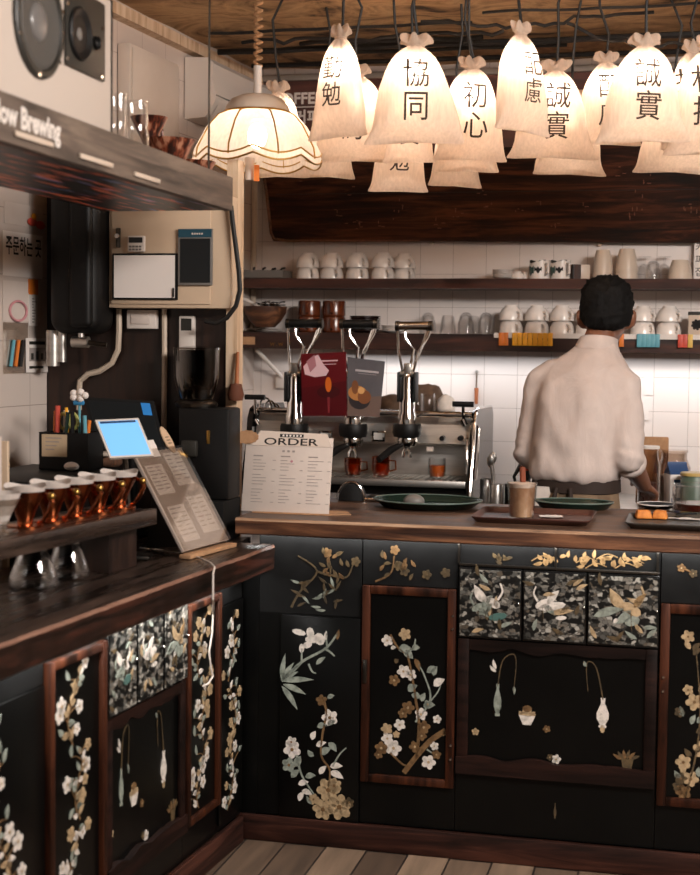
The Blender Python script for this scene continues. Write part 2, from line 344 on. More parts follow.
def sprig(I, x, z, h, sc=1.0, kinds=(0, 1, 2), lean=0, n=7, fl=.02):
    """an upright flowering branch of height h starting at (x, z)"""
    pts = [(x+lean*t*h+.025*sc*sin(5*t+x*9), z+h*t) for t in (0, .2, .4, .6, .8, 1)]
    I.stem(pts, .007*sc, 3, .002)
    for i in range(n):
        t = (i+.6)/n; px, pz = x+lean*t*h+.025*sc*sin(5*t+x*9), z+h*t; sd = 1 if i % 2 else -1; r = random.uniform(.03, .06)*sc
        qx, qz = px+sd*r, pz+random.uniform(.0, .04)*sc
        I.stem([(px, pz), ((px+qx)/2, (pz+qz)/2+.006), (qx, qz)], .003*sc, 3)
        if random.random() < .65: I.flower(qx, qz, fl*sc*random.uniform(.75, 1.2), random.choice(kinds[:2]))
        else: I.leaf(qx, qz, random.uniform(0, 3), .035*sc, .009*sc, 2)
        for _ in range(2): I.leaf(px, pz, random.uniform(-.5, 3.6), .035*sc*random.uniform(.7, 1.2), .008*sc, random.choice(kinds))
def framed(f, s0, s1, z0, z1, d, w, m, depth=.014, parent=None, name='door_frame'):
    b = MB(); y0, y1 = d-depth, d+.004
    b.box(s0, s0+w, y0, y1, z0, z1, 0, .003); b.box(s1-w, s1, y0, y1, z0, z1, 0, .003)
    b.box(s0+w, s1-w, y0+.001, y1, z1-w, z1, 0, .003); b.box(s0+w, s1-w, y0+.001, y1, z0, z0+w, 0, .003)
    return b.build(name, m, parent)
def zero(name, label, cat, f, group=None):      # a cabinet keeps its local axes on the frame of its counter
    o = thing(name, label, cat, (f[0], f[1], 0), f[2], group); o['_z'] = 1; return o
def S(px, py, f=F, d=FD): return on_y(f, px, py, d)
def top_panel(t, s0, s1, z0, z1, d=FD): return MB().box(s0, s1, d-.0008, d+.001, z0, z1).build('top_panel', M['lacquer_strip'], t)
def cab_body(t, s0, s1, z0, z1, d0=FD, dd=.5, m=None):
    return MB().box(s0, s1, d0, d0+dd, z0, z1).build('body', m or M['lacquer'], t)
# ---------------------------------------------------------------- heights shared along the bar
ZT = .934                                        # underside of the worktop
zf1 = S(410, 587)[1]; zf0 = S(410, 784)[1]       # framed doors
sA0 = S(281, 700)[0]; sA1 = S(361, 700)[0]; sB1 = S(456.5, 700)[0]; sC1 = S(659, 650)[0]; sD1 = sC1+(sB1-sA1)+.005
print('bar s', sA0, sA1, sB1, sC1, 'z', zf0, zf1)
# ---- 1 corner cabinet with the lily door
t = zero('lacquer_cabinet', 'black lacquer cabinet with a white lily inlaid on its plain door, in the counter corner', 'cabinet', F, 'bar front cabinets')
cab_body(t, .03, sA1-.001, .08, ZT, FD, .5, M['lacquer']); MB().box(-.07, .0295, FD, FD+.3, .002, .8285).build('corner_filler', M['lacquer'], t)
zs = S(320, 616)[1]; zb = S(320, 822)[1]; top_panel(t, .032, sA1-.002, zs+.004, ZT-.001)
dr = MB().box(sA0, sA1-.002, FD-.01, FD-.0005, zb, zs, 0, .002).build('door', M['lacquer'], t)
I = Inlay(FD-.0115); q = zoomer(240, 530, 2.9167, F, FD-.0115)
def P(*a): return [q(*x) for x in a]
for (x, y, rx, ry, a) in ((172, 298, 22, 9, -.2), (205, 300, 12, 17, .2), (232, 318, 16, 19, .5), (197, 335, 15, 10, .4), (180, 345, 8, 14, 0), (212, 318, 24, 12, .1)):
    u, v = q(x, y); I.ell(u, v, rx*PX, ry*PX, a, 0)
for (x, y, a, l, w) in ((122, 440, 1.45, 85, 8), (122, 440, 1.0, 70, 8), (122, 440, .55, 60, 8), (122, 440, .1, 100, 9), (126, 450, -.35, 75, 9), (122, 455, -.95, 85, 9), (122, 440, .75, 95, 6)):
    u, v = q(x, y); I.leaf(u, v, a, l*PX, w*PX, 2)
I.stem(P((122, 440), (180, 385), (250, 345), (285, 300)), 9*PX, 2, 5*PX); I.stem(P((255, 345), (252, 320), (252, 300)), 6*PX, 2); I.stem(P((245, 345), (262, 355), (276, 368)), 7*PX, 2); I.stem(P((180, 385), (180, 345)), 6*PX, 2); I.stem(P((200, 390), (210, 412), (222, 418)), 6*PX, 2)
for (x, y, a, l, w, m) in ((284, 320, 1.4, 32, 6, 3), (222, 392, .7, 38, 7, 2), (250, 322, 1.5, 30, 5, 0)):
    u, v = q(x, y); I.leaf(u, v, a, l*PX, w*PX, m)
I.stem(P((238, 490), (252, 530), (240, 600), (238, 660), (262, 700), (258, 750)), 7*PX, 3, 5*PX); I.stem(P((270, 690), (290, 655), (310, 635)), 6*PX, 2); I.stem(P((165, 655), (180, 715), (215, 770)), 7*PX, 2)
for (x, y, r, m) in ((262, 547, 22, 0), (152, 640, 24, 0), (143, 685, 20, 2), (238, 497, 15, 3), (150, 618, 15, 0), (258, 758, 32, 1), (290, 808, 34, 1), (242, 815, 28, 1), (215, 785, 15, 1), (275, 745, 20, 1), (318, 795, 14, 4)):
    u, v = q(x, y); I.flower(u, v, r*PX*1.15, m, 6 if m == 1 else 5, None, 3)
for (x, y, a, l, w, m) in ((210, 612, 1.2, 30, 9, 0), (222, 630, .4, 34, 9, 0), (258, 620, -.8, 36, 10, 2), (225, 575, .3, 32, 9, 2), (255, 568, .5, 30, 8, 2), (235, 655, .6, 40, 11, 2), (262, 690, .1, 40, 10, 0), (232, 712, .9, 34, 9, 0), (262, 705, -.4, 46, 11, 0), (165, 690, 1.2, 36, 12, 2), (150, 722, .8, 36, 10, 2), (190, 720, .2, 34, 9, 2), (170, 742, .3, 34, 9, 0), (180, 760, -.3, 34, 9, 0), (172, 790, 1.1, 34, 9, 0), (215, 660, 2.4, 26, 8, 2), (255, 490, .4, 24, 7, 2), (210, 800, 2.2, 30, 6, 2)):
    u, v = q(x, y); I.leaf(u, v, a, l*PX, w*PX, m)
I.build('inlay_pattern', INL, dr)
I = Inlay(FD-.0015); I2 = Inlay(FD-.0015); q = zA      # the branch runs on across both cabinets
def side(u): return I if u < sA1-.02 else I2
for (x, y, m) in ((255, 66, 3), (338, 92, 4), (452, 58, 3), (462, 104, 4), (480, 120, 4), (545, 130, 4), (600, 125, 4)):
    u, v = q(x, y); u = u if abs(u-sA1) > .02 else u-.015; side(u).flower(u, v, 15*PX, m, 5, None, m)
I.stem(P((150, 225), (175, 180), (225, 120), (170, 75)), 7*PX, 4); I.stem(P((225, 120), (262, 130), (262, 90)), 6*PX, 4); I.stem(P((262, 130), (310, 138), (330, 100)), 6*PX, 4); I2.stem(P((395, 150), (440, 125), (450, 75)), 6*PX, 3)
for k in range(26):
    u, v = q(random.uniform(160, 300), random.uniform(150, 235)); I.leaf(u, v, random.uniform(-1, 4), 32*PX, 4*PX, 4 if k % 3 else 2)
for k in range(26):
    u, v = q(random.choice((random.uniform(240, 320), random.uniform(390, 520))), random.uniform(70, 150)); side(u).leaf(u, v, random.uniform(0, 3), 24*PX, 5*PX, 4 if k % 2 else 3)
I.build('inlay_pattern', INL, t)
def top_inlay(t, f, d, s0, s1, z0, z1, n, ms=(4,)):
    I = Inlay(d-.0015)
    for k in range(n):
        u = random.uniform(s0, s1); v = random.uniform(z0, z1)
        I.stem([(u, v), (u+.02, v+.008), (u+.035, v-.004)], .003, random.choice(ms)); I.leaf(u, v, random.uniform(0, 3), .03, .006, random.choice(ms)); I.leaf(u+.02, v, random.uniform(0, 3), .026, .006, random.choice(ms))
    return I.build('inlay_pattern', INL, t)
# ---- 2 framed blossom door
def hinge_dots(t, x, zs_, y):
    for z in zs_: MB().cyl((x, y, z), (x, y-.004, z), .004, .003, 8).build('hinge_pin', M['chrome'], t)
t = zero('lacquer_cabinet', 'black lacquer cabinet with a reddish framed door of blossom branches beside three pearl tiles', 'cabinet', F, 'bar front cabinets')
cab_body(t, sA1+.001, sB1-.001, .08, ZT)
top_panel(t, sA1+.002, sB1-.002, zf1+.003, ZT-.001)
fr = framed(F, sA1+.003, sB1-.004, zf0, zf1, FD-.002, .024, M['red_wood'], .014, t, 'door')
MB().box(sA1+.02, sB1-.02, FD-.0045, FD-.0008, zf0+.02, zf1-.02).build('door_panel', M['lacquer'], fr)
I = Inlay(FD-.006); q = zoomer(240, 530, 2.9167, F, FD-.006)
I.stem(P((478, 708), (515, 660), (555, 615), (600, 585)), 15*PX, 3, 17*PX); I.stem(P((515, 665), (522, 570), (512, 490), (497, 400), (485, 350)), 9*PX, 3, 5*PX)
I.stem(P((512, 560), (555, 495), (540, 430), (520, 390)), 6*PX, 2); I.stem(P((438, 648), (470, 680), (490, 690)), 7*PX, 3); I.stem(P((438, 305), (460, 342), (485, 362)), 7*PX, 3); I.stem(P((478, 362), (505, 345), (512, 318)), 7*PX, 2); I.stem(P((555, 500), (575, 475), (585, 455)), 5*PX, 2); I.stem(P((545, 640), (560, 650)), 5*PX, 2)
for (x, y, r, m) in ((430, 322, 16, 0), (481, 304, 17, 1), (477, 412, 18, 0), (498, 422, 16, 0), (450, 438, 16, 3), (528, 537, 17, 0), (575, 552, 12, 0), (490, 518, 18, 3), (475, 535, 14, 3), (466, 568, 16, 0), (428, 580, 16, 1), (430, 608, 17, 0), (448, 636, 22, 0), (412, 636, 18, 3), (404, 655, 12, 3), (456, 596, 10, 1), (536, 575, 18, 3), (530, 600, 14, 3), (567, 630, 12, 0), (550, 677, 20, 0), (573, 655, 13, 3), (510, 632, 16, 3), (548, 508, 12, 2)):
    u, v = q(x, y); I.flower(u, v, r*PX*1.1, m, 5, None, 1)
for (x, y, a, l, w, m) in ((545, 415, .5, 36, 10, 2), (565, 425, 1.3, 30, 9, 2), (565, 455, .6, 40, 12, 0), (490, 470, .6, 34, 12, 2), (500, 480, -.3, 30, 10, 2), (535, 515, .2, 36, 11, 2), (530, 500, 1.2, 28, 9, 2), (462, 350, .2, 40, 12, 2), (478, 355, -.6, 34, 11, 2), (500, 345, .1, 26, 9, 2), (510, 375, -1.2, 40, 8, 3), (440, 345, .2, 16, 6, 0), (452, 388, .8, 16, 7, 4), (585, 600, .6, 26, 7, 1)):
    u, v = q(x, y); I.leaf(u, v, a, l*PX, w*PX, m)
I.build('inlay_pattern', INL, fr)
y = FD-.017; hinge_dots(fr, sB1-.012, [S(450, v)[1] for v in (615, 628, 744, 758)], y)
zl = S(368, 670)[1]; MB().box(sA1+.009, sA1+.021, FD-.022, FD-.0163, zl-.035, zl+.035, 0, .002).build('handle', M['dark_steel'], fr)
I2.build('inlay_pattern', INL, t)
# ---- 3 chest with tile drawers and a vase panel
def pearl_tile(seed):
    m = mat('pearl_mosaic_%d' % seed, '#8a8a85', .3); nt = m.node_tree; b = nt.nodes['Principled BSDF']
    vo = nt.nodes.new('ShaderNodeTexVoronoi'); vo.inputs['Scale'].default_value = 1; ve = nt.nodes.new('ShaderNodeTexVoronoi'); ve.feature = 'DISTANCE_TO_EDGE'; ve.inputs['Scale'].default_value = 1
    n = nt.nodes.new('ShaderNodeTexNoise'); n.inputs['Scale'].default_value = 1; n.inputs['Detail'].default_value = 3
    v = coords(nt, (70, 30, 95), (0, .5*seed, 0), (seed, seed*2, seed)); nt.links.new(v, n.inputs['Vector'])
    vm = nt.nodes.new('ShaderNodeVectorMath'); vm.operation = 'MULTIPLY_ADD'; vm.inputs[1].default_value = (1.6, 1.6, 1.6); nt.links.new(n.outputs['Color'], vm.inputs[0]); nt.links.new(v, vm.inputs[2])
    for q in (vo, ve): nt.links.new(vm.outputs[0], q.inputs['Vector'])
    sx = nt.nodes.new('ShaderNodeSeparateColor'); nt.links.new(vo.outputs['Color'], sx.inputs[0])
    r1 = ramp(nt, [(.0, '#0a0a0a'), (.38, '#161614'), (.5, '#4b4a46'), (.68, '#6f6b64'), (.8, '#4a4136'), (.93, '#9d9990')]); nt.links.new(sx.outputs[0], r1.inputs['Fac'])
    r2 = ramp(nt, [(0, .1), (.09, 1)]); nt.links.new(ve.outputs['Distance'], r2.inputs['Fac'])
    mx = nt.nodes.new('ShaderNodeMix'); mx.data_type = 'RGBA'; mx.blend_type = 'MULTIPLY'; mx.inputs[0].default_value = 1
    nt.links.new(r1.outputs['Color'], mx.inputs[6]); nt.links.new(r2.outputs['Color'], mx.inputs[7]); nt.links.new(mx.outputs[2], b.inputs['Base Color'])
    return m
def crane(I, x, z, k, fl=1, m=0):
    I.ell(x, z, .020*k, .010*k, -.5*fl, m); I.leaf(x-.012*k*fl, z, 2.2 if fl > 0 else .9, .045*k, .010*k, m); I.leaf(x, z-.002, -2.4 if fl > 0 else -.7, .04*k, .008*k, 2)
    I.stem([(x+.012*k*fl, z+.006*k), (x+.022*k*fl, z+.024*k), (x+.017*k*fl, z+.042*k)], .005*k, m, .003*k); I.stem([(x, z-.008*k), (x+.003, z-.04*k)], .002*k, 4)
def vase(I, x, z, h, w, m):
    pr = [(.30, 0), (.34, .05), (.22, .1), (.5, .3), (.5, .5), (.3, .7), (.16, .82), (.2, 1)]
    I.poly([(x+w*a, z+h*b) for a, b in pr]+[(x-w*a, z+h*b) for a, b in reversed(pr)], m)
def wavy_rail(s0, s1, z, h, y0, y1, up=True, amp=.008):
    n = 60; top = []
    for i in range(n+1):
        u = i/n; e = amp*(sin(u*2*pi*3)*.6+abs(sin(u*pi*4))*.9-.5)*min(1, 6*u, 6*(1-u))
        top.append((s0+(s1-s0)*u, z+(h if up else -h)+(-e if not up else e)))
    b = MB()
    for i in range(n):
        (xa, za), (xb, zb_) = top[i], top[i+1]
        b.add([(xa, y0, z), (xb, y0, z), (xb, y0, zb_), (xa, y0, za), (xa, y1, z), (xb, y1, z), (xb, y1, zb_), (xa, y1, za)], [(0, 1, 2, 3), (7, 6, 5, 4), (3, 2, 6, 7), (4, 5, 1, 0)])
    return b
def chest(f, d, s0, s1, label, zt0, zt1, zp0, zp1, cuts, dirn, grp):
    t = zero('inlaid_chest', label, 'chest', f, grp)
    cab_body(t, s0+.001, s1-.001, .08, ZT if f is F else .82, d, .5)
    for k, (a, b_) in enumerate(zip(cuts, cuts[1:])):
        dw = MB().box(a+.0015, b_-.0015, d-.016, d-.0005, zt0, zt1, 0, .0025).build('drawer', M['black_gloss'], t)
        w = .006; MB().box(a+w, b_-w, d-.0175, d-.0162, zt0+w, zt1-w).build('pearl_tile', pearl_tile(k+1+(5 if f is L else 0)), dw)
        I = Inlay(d-.0185); cx = (a+b_)/2; cz = (zt0+zt1)/2; kx = (b_-a)/.11
        if k == 0: crane(I, cx+.006, cz+.004, 0.8*kx, 1); crane(I, cx-.02*kx, cz-.012, .6*kx, -1, 2); I.ell(cx+.014*kx, cz-.036, .016*kx, .011, .2, 6)
        elif k == 1: I.ell(cx-.004*kx, cz+.002, .024*kx, .012, .2, 0); crane(I, cx-.02*kx, cz+.008, .7*kx, -1); I.leaf(cx-.01, cz-.02, .2, .04*kx, .009, 1); I.ell(cx+.012*kx, cz-.03, .016, .006, .1, 0)
        else: crane(I, cx+.012*kx, cz+.006, .85*kx, 1, 1); I.leaf(cx+.016*kx, cz+.01, .9, .03*kx, .010, 5); I.ell(cx+.014*kx, cz-.028, .022, .014, .3, 2); I.leaf(cx-.014*kx, cz-.036, .7, .02, .006, 0); I.leaf(cx-.045*kx, cz-.02, .3, .05*kx, .012, 2)
        for j in range(9): I.leaf(random.uniform(a+.015, b_-.03), random.uniform(zt0+.01, zt1-.02), random.uniform(0, 3), .022*kx, .006, random.choice((2, 4, 4, 1)))
        I.build('inlay_pattern', INL, dw)
        MB().ball((b_-.008, d-.02, cz+.004), .0035, 8, 6).build('knob', M['chrome'], dw)
    w = .036; y0, y1 = d-.012, d-.0005
    MB().box(s0+.003, s0+w, y0, y1, zp0, zp1, 0, .003).build('stile', M['brown_wood'], t); MB().box(s1-w, s1-.003, y0, y1, zp0, zp1, 0, .003).build('stile', M['brown_wood'], t)
    wavy_rail(s0+w, s1-w, zp1-.001, .03, y0+.001, y1, False).build('wavy_rail', M['brown_wood'], t); wavy_rail(s0+.003, s1-.003, zp0-.005, .05, y0-.006, y1, True, .007).build('wavy_rail', M['brown_wood'], t)
    I = Inlay(d-.0015); W = s1-s0; H = zp1-zp0
    X = lambda u: s0+W*u; Z = lambda v: zp0+H*v
    vase(I, X(.21), Z(.43), .095, .022, 2); I.stem([(X(.21), Z(.43)+.09), (X(.23), Z(.84)), (X(.28), Z(.90)), (X(.30), Z(.84)), (X(.29), Z(.62))], .0035, 4); I.leaf(X(.20), Z(.78), 1.9, .03, .005, 0); I.leaf(X(.2), Z(.76), 2.4, .026, .005, 0); I.leaf(X(.29), Z(.66), -1.5, .025, .004, 2)
    for j in range(5): I.leaf(X(.36)+.006*(j-2), Z(.46), pi/2+.5*(2-j), .014, .004, 1)
    I.ell(X(.36), Z(.46), .026, .007, 0, 1); I.ell(X(.36), Z(.5), .014, .01, 0, 3); I.poly([(X(.36)-.024, Z(.45)), (X(.36)+.024, Z(.45)), (X(.36)+.012, Z(.38)), (X(.36)-.012, Z(.38))], 0)
    I.flower(X(.1), Z(.3), .011, 1); I.flower(X(.46), Z(.36), .011, 3); I.flower(X(.51), Z(.14), .014, 0); I.flower(X(.5)-.012, Z(.15), .01, 4); I.flower(X(.73), Z(.05), .012, 3)
    vase(I, X(.735), Z(.40), .085, .034, 0); I.ell(X(.735), Z(.39), .007, .012, 0, 1); I.stem([(X(.735), Z(.40)+.08), (X(.70), Z(.83)), (X(.66), Z(.88)), (X(.65), Z(.82)), (X(.66), Z(.66))], .0035, 4); I.leaf(X(.65), Z(.84), 2, .018, .005, 2)
    for j in range(6): I.leaf(X(.86)+.005*(j-3), Z(.18), pi/2+.45*(2.5-j), .028, .005, 4 if j % 2 else 3)
    I.poly([(X(.83), Z(.18)), (X(.89), Z(.18)), (X(.88), Z(.1)), (X(.84), Z(.1))], 4)
    I.build('inlay_pattern', INL, t); return t
zt1 = S(459, 566)[1]; zt0 = S(459, 636)[1]
cuts = [sB1+.002, S(523, 600)[0], S(587.5, 600)[0], sC1]
zp1 = zt0-.004; zp0 = S(459, 770)[1]
t = chest(F, FD, sB1, sC1, 'black inlaid chest with three square pearl tiles above a dark panel of vases', zt0, zt1, zp0, zp1, cuts, 1, None)
top_panel(t, sB1+.002, sC1-.002, zt1+.002, ZT-.001)
I = Inlay(FD-.0015); q = zB
for k in range(40):
    u, v = q(random.uniform(255, 545), random.uniform(72, 102)); I.leaf(u, v, random.uniform(-.3, 3.4) if v < .905 else random.choice((-.2, 3.3)), random.uniform(.018, .03), .0055, 5)
for (x, y) in ((275, 75), (395, 80), (420, 95), (450, 70), (520, 85), (500, 95)):
    u, v = q(x, y); I.stem([(u-.03, v-.01), (u, v+.006), (u+.03, v-.003)], .003, 5)
for k in range(8):
    u, v = q(random.uniform(150, 195), random.uniform(74, 92)); I.leaf(u, v, random.uniform(0, 3), .02, .005, 4)
I.build('inlay_pattern', INL, t)
MB().box(sB1+.004, sC1-.004, FD-.012, FD-.001, zt1+.003, zt1+.010, 0, .001).build('glass_rail', M['dark_steel'], t)
for px in (459.5, 556, 658):
    u = S(px, 560)[0]; MB().box(u-.003, u+.003, FD-.012, FD-.001, zt1+.010, ZT-.004).build('glass_post', M['dark_steel'], t)
u = S(555, 815)[0]; zq = S(555, 815)[1]; I = Inlay(FD-.0015); vase(I, u, zq-.01, .045, .008, 4); I.build('inlay_pattern', INL, t)
# ---- 4 framed door at the edge of the picture
t = zero('lacquer_cabinet', 'black lacquer cabinet with a dark framed door beyond the vase panel chest', 'cabinet', F, 'bar front cabinets')
cab_body(t, sC1+.001, sD1, .08, ZT)
zr1 = S(680, 604)[1]; zr0 = S(680, 806)[1]
top_panel(t, sC1+.002, sD1-.002, zr1+.003, ZT-.001)
fr = framed(F, sC1+.003, sD1-.004, zr0, zr1, FD-.002, .026, M['red_wood'], .014, t, 'door')
MB().box(sC1+.02, sD1-.02, FD-.0045, FD-.0008, zr0+.02, zr1-.02).build('door_panel', M['lacquer'], fr)
I = Inlay(FD-.006); q = zoomer(440, 530, 2.692, F, FD-.006)
for (x, y, r, m) in ((668, 287, 15, 1), (668, 430, 12, 1), (685, 463, 20, 1), (645, 490, 12, 4), (655, 625, 18, 1), (675, 670, 18, 1), (648, 668, 14, 4), (655, 705, 18, 3), (640, 690, 12, 4), (705, 590, 20, 1), (720, 420, 18, 0), (740, 520, 18, 0)):
    u, v = q(x, y); I.flower(u, v, r*PX*1.25, m, 5, None, 3)
for k in range(20):
    u, v = q(random.uniform(640, 760), random.uniform(300, 700)); I.leaf(u, v, random.uniform(0, 3), .03, .008, random.choice((2, 4, 1)))
I.stem(P((660, 720), (690, 600), (700, 480), (690, 330)), .006, 4); I.build('inlay_pattern', INL, fr)
hinge_dots(fr, sC1+.014, [S(663, v)[1] for v in (676, 690)], FD-.017)
I = Inlay(FD-.0015); q = zB; I.stem(P((645, 100), (660, 105), (685, 118)), .006, 3); I.flower(*q(650, 102), .012, 3); I.flower(*q(682, 117), .012, 4); I.build('inlay_pattern', INL, t)
# ---- the bar worktop: thick plank with a worn live edge
def plank_top(name, outline, z0, z1, mats, frame, label, edge_y, s0, s1, n=90, wob=.006):
    """outline from (s1, far) back to (s0, far); the front edge runs s0 -> s1 at edge_y and is worn"""
    b = MB(); up, dn = [], []
    for i in range(n+1):
        s = s0+(s1-s0)*i/n; w1 = wob*noise.noise(Vector((s*6, 1, 0)))+wob*.5*noise.noise(Vector((s*25, 5, 0))); w2 = wob*.6*noise.noise(Vector((s*7, 9, 0)))
        up.append((s, edge_y+w1)); dn.append((s, edge_y+.004+w2))
    top = up+outline; N = len(top); rings = []
    for (off, z) in ((.006, z1), (.0, z1-.008), (.002, (z0+z1)/2), (.003, z0+.004), (.008, z0)):
        rings.append([(x, y+(off if i <= n else 0), z) for i, (x, y) in enumerate(up+outline)])
    fs = []; vs = [p for r in rings for p in r]
    for k in range(4):
        for j in range(N):
            j2 = (j+1) % N; b_ = (2 if k == 0 else 1) if j < n else 0
            fs.append(((k*N+j, (k+1)*N+j, (k+1)*N+j2, k*N+j2), b_))
    for f_, m_ in fs: pass
    b.v = vs; b.f = [f_ for f_, m_ in fs]+[tuple(range(N)), tuple(reversed(range(4*N, 5*N)))]; b.m = [m_ for f_, m_ in fs]+[0, 0]
    o = b.build(name, mats, None, frame); tag(o, label, 'worktop'); return o
BT = .985
plank_top('bar_worktop', [(3.1, .60), (-.028, .60)], .935, BT, [M['worktop'], M['worktop_edge'], M['worn_rim']], F, 'long brown plank worktop along the bar with a worn pale edge', -.04, -.028, 3.1)
# ================================================================ SIDE COUNTER (frame L, x runs away from the camera, corner at 0)
LT = .905; LB = .83; LD = .018
def T(px, py, d=LD): return on_y(L, px, py, d)
e0 = on_z(L, 271, 546, LT); print('side edge', e0, on_z(L, 100, 603.5, LT), on_z(L, 0, 641, LT))
l1 = T(241, 640)[0]; l2 = T(217, 640)[0]; l3 = T(183, 640)[0]; l4 = T(102, 690)[0]; l5 = T(43, 690)[0]; l6 = l5-.42
print('L s', l1, l2, l3, l4, l5)
zl1 = T(198, 600)[1]; zl0 = T(198, 815)[1]; print('L z', zl1, zl0, T(70, 655))
def lcab(s0, s1, label, frame_w=None, seed=1, lac='lacquer', z1=None, z0=None):
    t = zero('lacquer_cabinet', label, 'cabinet', L, 'side counter cabinets')
    cab_body(t, s0+.001, s1-.001, .08, LB-.002, LD, .5)
    random.seed(seed)
    if frame_w:
        zz1 = z1 or .787; zz0 = z0 or .17
        fr = framed(L, s0+.003, s1-.003, zz0, zz1, LD-.002, frame_w, M['red_wood'], .016, t, 'door')
        MB().box(s0+.012, s1-.012, LD-.0045, LD-.0008, zz0+.012, zz1-.012).build('door_panel', M['lacquer'], fr)
        I = Inlay(LD-.006); par = fr
    else:
        zz1 = .74; zz0 = .1; top_panel(t, s0+.002, s1-.002, .743, LB-.004, LD); dr = MB().box(s0+.006, s1-.006, LD-.008, LD-.0005, zz0, zz1, 0, .002).build('door', M['lacquer'], t); I = Inlay(LD-.0095); par = dr
    w = s1-s0; H = zz1-zz0
    for k in range(3): sprig(I, s0+w*(.42+.16*(k % 2)), zz0+.03+k*H*.3, H*.27, min(.9, w/.24), (0, 1, 2), .1*(-1)**k, 8, .022)
    I.build('inlay_pattern', INL, par); return t
lcab(l2, -.003, 'narrow black lacquer cabinet with a pale flower column, at the inner corner', None, 3)
lcab(l3, l2, 'black cabinet on the side counter with a reddish framed flower door next to the corner', .02, 5)
lcab(l5, l4, 'black side counter cabinet with a red framed flower door, farther from the corner', .022, 11)
lcab(l6, l5, 'black lacquer cabinet under the side counter beyond the bright red framed door', None, 14)
mid = [l4+.002+(l3-l4-.004)*k/3 for k in range(4)]
zq1 = LB-.01; zq0 = T(140, 700)[1]; print('tiles', zq0, zq1)
chest(L, LD, l4, l3, 'black inlaid chest set in the side counter with pearl tiles and hanging vases', zq0, zq1, .17, zq0-.004, mid, 1, None)
# worktop: runs from beyond the camera to the bar, and behind to the walls
e_far = e0[0]
inv = fmat(L).inverted() @ fmat(F)
def FtoL(s, d): p = inv @ Vector((s, d, 0)); return (p.x, p.y)
ex = FtoL(.078, .001); print('worktop end', ex)
back = [FtoL(-.034, .0005), FtoL(-.034, .135), FtoL(-.722, .15)]
back = [back[0], back[1], (FtoL(-.715, .15)[0], LW-.004), (-2.3, LW-.004)]
plank_top('side_worktop', back, LB, LT, [M['side_top'], M['side_edge'], M['side_rim']], L, 'dark glossy wooden worktop of the side counter with a reddish worn end', e0[1], -2.3, ex[0]-.004, 90, .007)
# ================================================================ BEHIND THE BAR: back counter and espresso machine
BCT = .90; BD = 1.17
t = zero('work_counter', 'steel topped work counter along the tiled wall behind the bar', 'counter', F)
MB().box(.02, 3.05, BD+.02, WALL_D-.012, .08, BCT-.03).build('body', M['dark_grey'], t)
MB().box(.02, 3.05, BD, WALL_D-.012, BCT-.03, BCT, 0, .004).build('top', M['steel'], t)
MD = 1.30
def Q(px, py, d=MD): return on_y(F, px, py, d)
zq = lambda y, d=MD: Q(400, y, d)[1]
sL = Q(252, 450)[0]; sR = Q(474, 450)[0]; zB0 = zq(484); zTray = zq(477); zP0 = zq(445); zP1 = zq(424); zTop = zq(417)
t = zero('espresso_machine', 'three group lever espresso machine in steel and black behind the order board', 'coffee machine', F)
MB().box(sL+.02, sR-.02, MD-.02, MD+.42, BCT+.03, zB0, 0, .01).build('base', M['black'], t)
for a in (sL+.07, sR-.07):
    for b_ in (MD+.02, MD+.38): MB().cyl((a, b_, BCT), (a, b_, BCT+.035), .022, .018, 14).build('foot', M['dark_steel'], t)
b = MB().box(sL+.015, sR-.015, MD-.10, MD+.14, zB0, zTray, 0, .004)
for k in range(34):
    x = sL+.06+(sR-sL-.12)*k/33; b.box(x-.005, x+.005, MD-.085, MD+.1, zTray, zTray+.0025)
b.build('drip_tray', M['steel'], t)
MB().box(sL+.015, sR-.015, MD+.14, MD+.42, zB0, zP0, 0, .004).build('backsplash', M['steel'], t)
b = MB(); b.loft([[(x, MD+.02, zP0), (x, MD-.005, zP0+.01), (x, MD+.015, zP1), (x, MD+.06, zTop), (x, MD+.42, zTop), (x, MD+.42, zP0)] for x in (sL+.015, sR-.015)])
b.build('upper_housing', M['steel'], t)
zr = zq(414); b = MB().cyl((sL+.01, MD+.03, zr), (sR-.01, MD+.03, zr), .013, None, 14)
b.build('cup_rail', M['chrome'], t)
for s_, mm in ((sL, M['black_gloss']), (sR, M['black_gloss'])):          # shaped side plates
    pr = [(MD-.11, BCT+.025), (MD-.10, zB0+.02), (MD-.045, zP0), (MD-.03, zP1+.01), (MD+.0, zTop+.02), (MD+.06, zTop+.035), (MD+.40, zTop+.03), (MD+.43, zTop), (MD+.43, BCT+.025)]
    b = MB().loft([[(s_-.011, y, z) for y, z in pr], [(s_+.011, y, z) for y, z in pr]]); o = b.build('side_plate', mm, t)
    if s_ == sR:
        pr2 = [(MD-.085, zB0+.035), (MD-.035, zP0), (MD-.005, zP1), (MD+.02, zP1-.01), (MD+.0, zP0-.02), (MD-.04, zB0+.03)]
        MB().loft([[(s_+.0115, y, z) for y, z in pr2], [(s_+.016, y, z) for y, z in pr2]]).build('side_cutout', M['black'], o)
        MB().tube([(s_+.004, y-.002, z) for y, z in pr[:-1]], .0075, 8).build('chrome_edge', M['chrome'], o); MB().tube([(s_+.015, y, z) for y, z in pr2+[pr2[0]]], .004, 8).build('cutout_rim', M['chrome'], o)
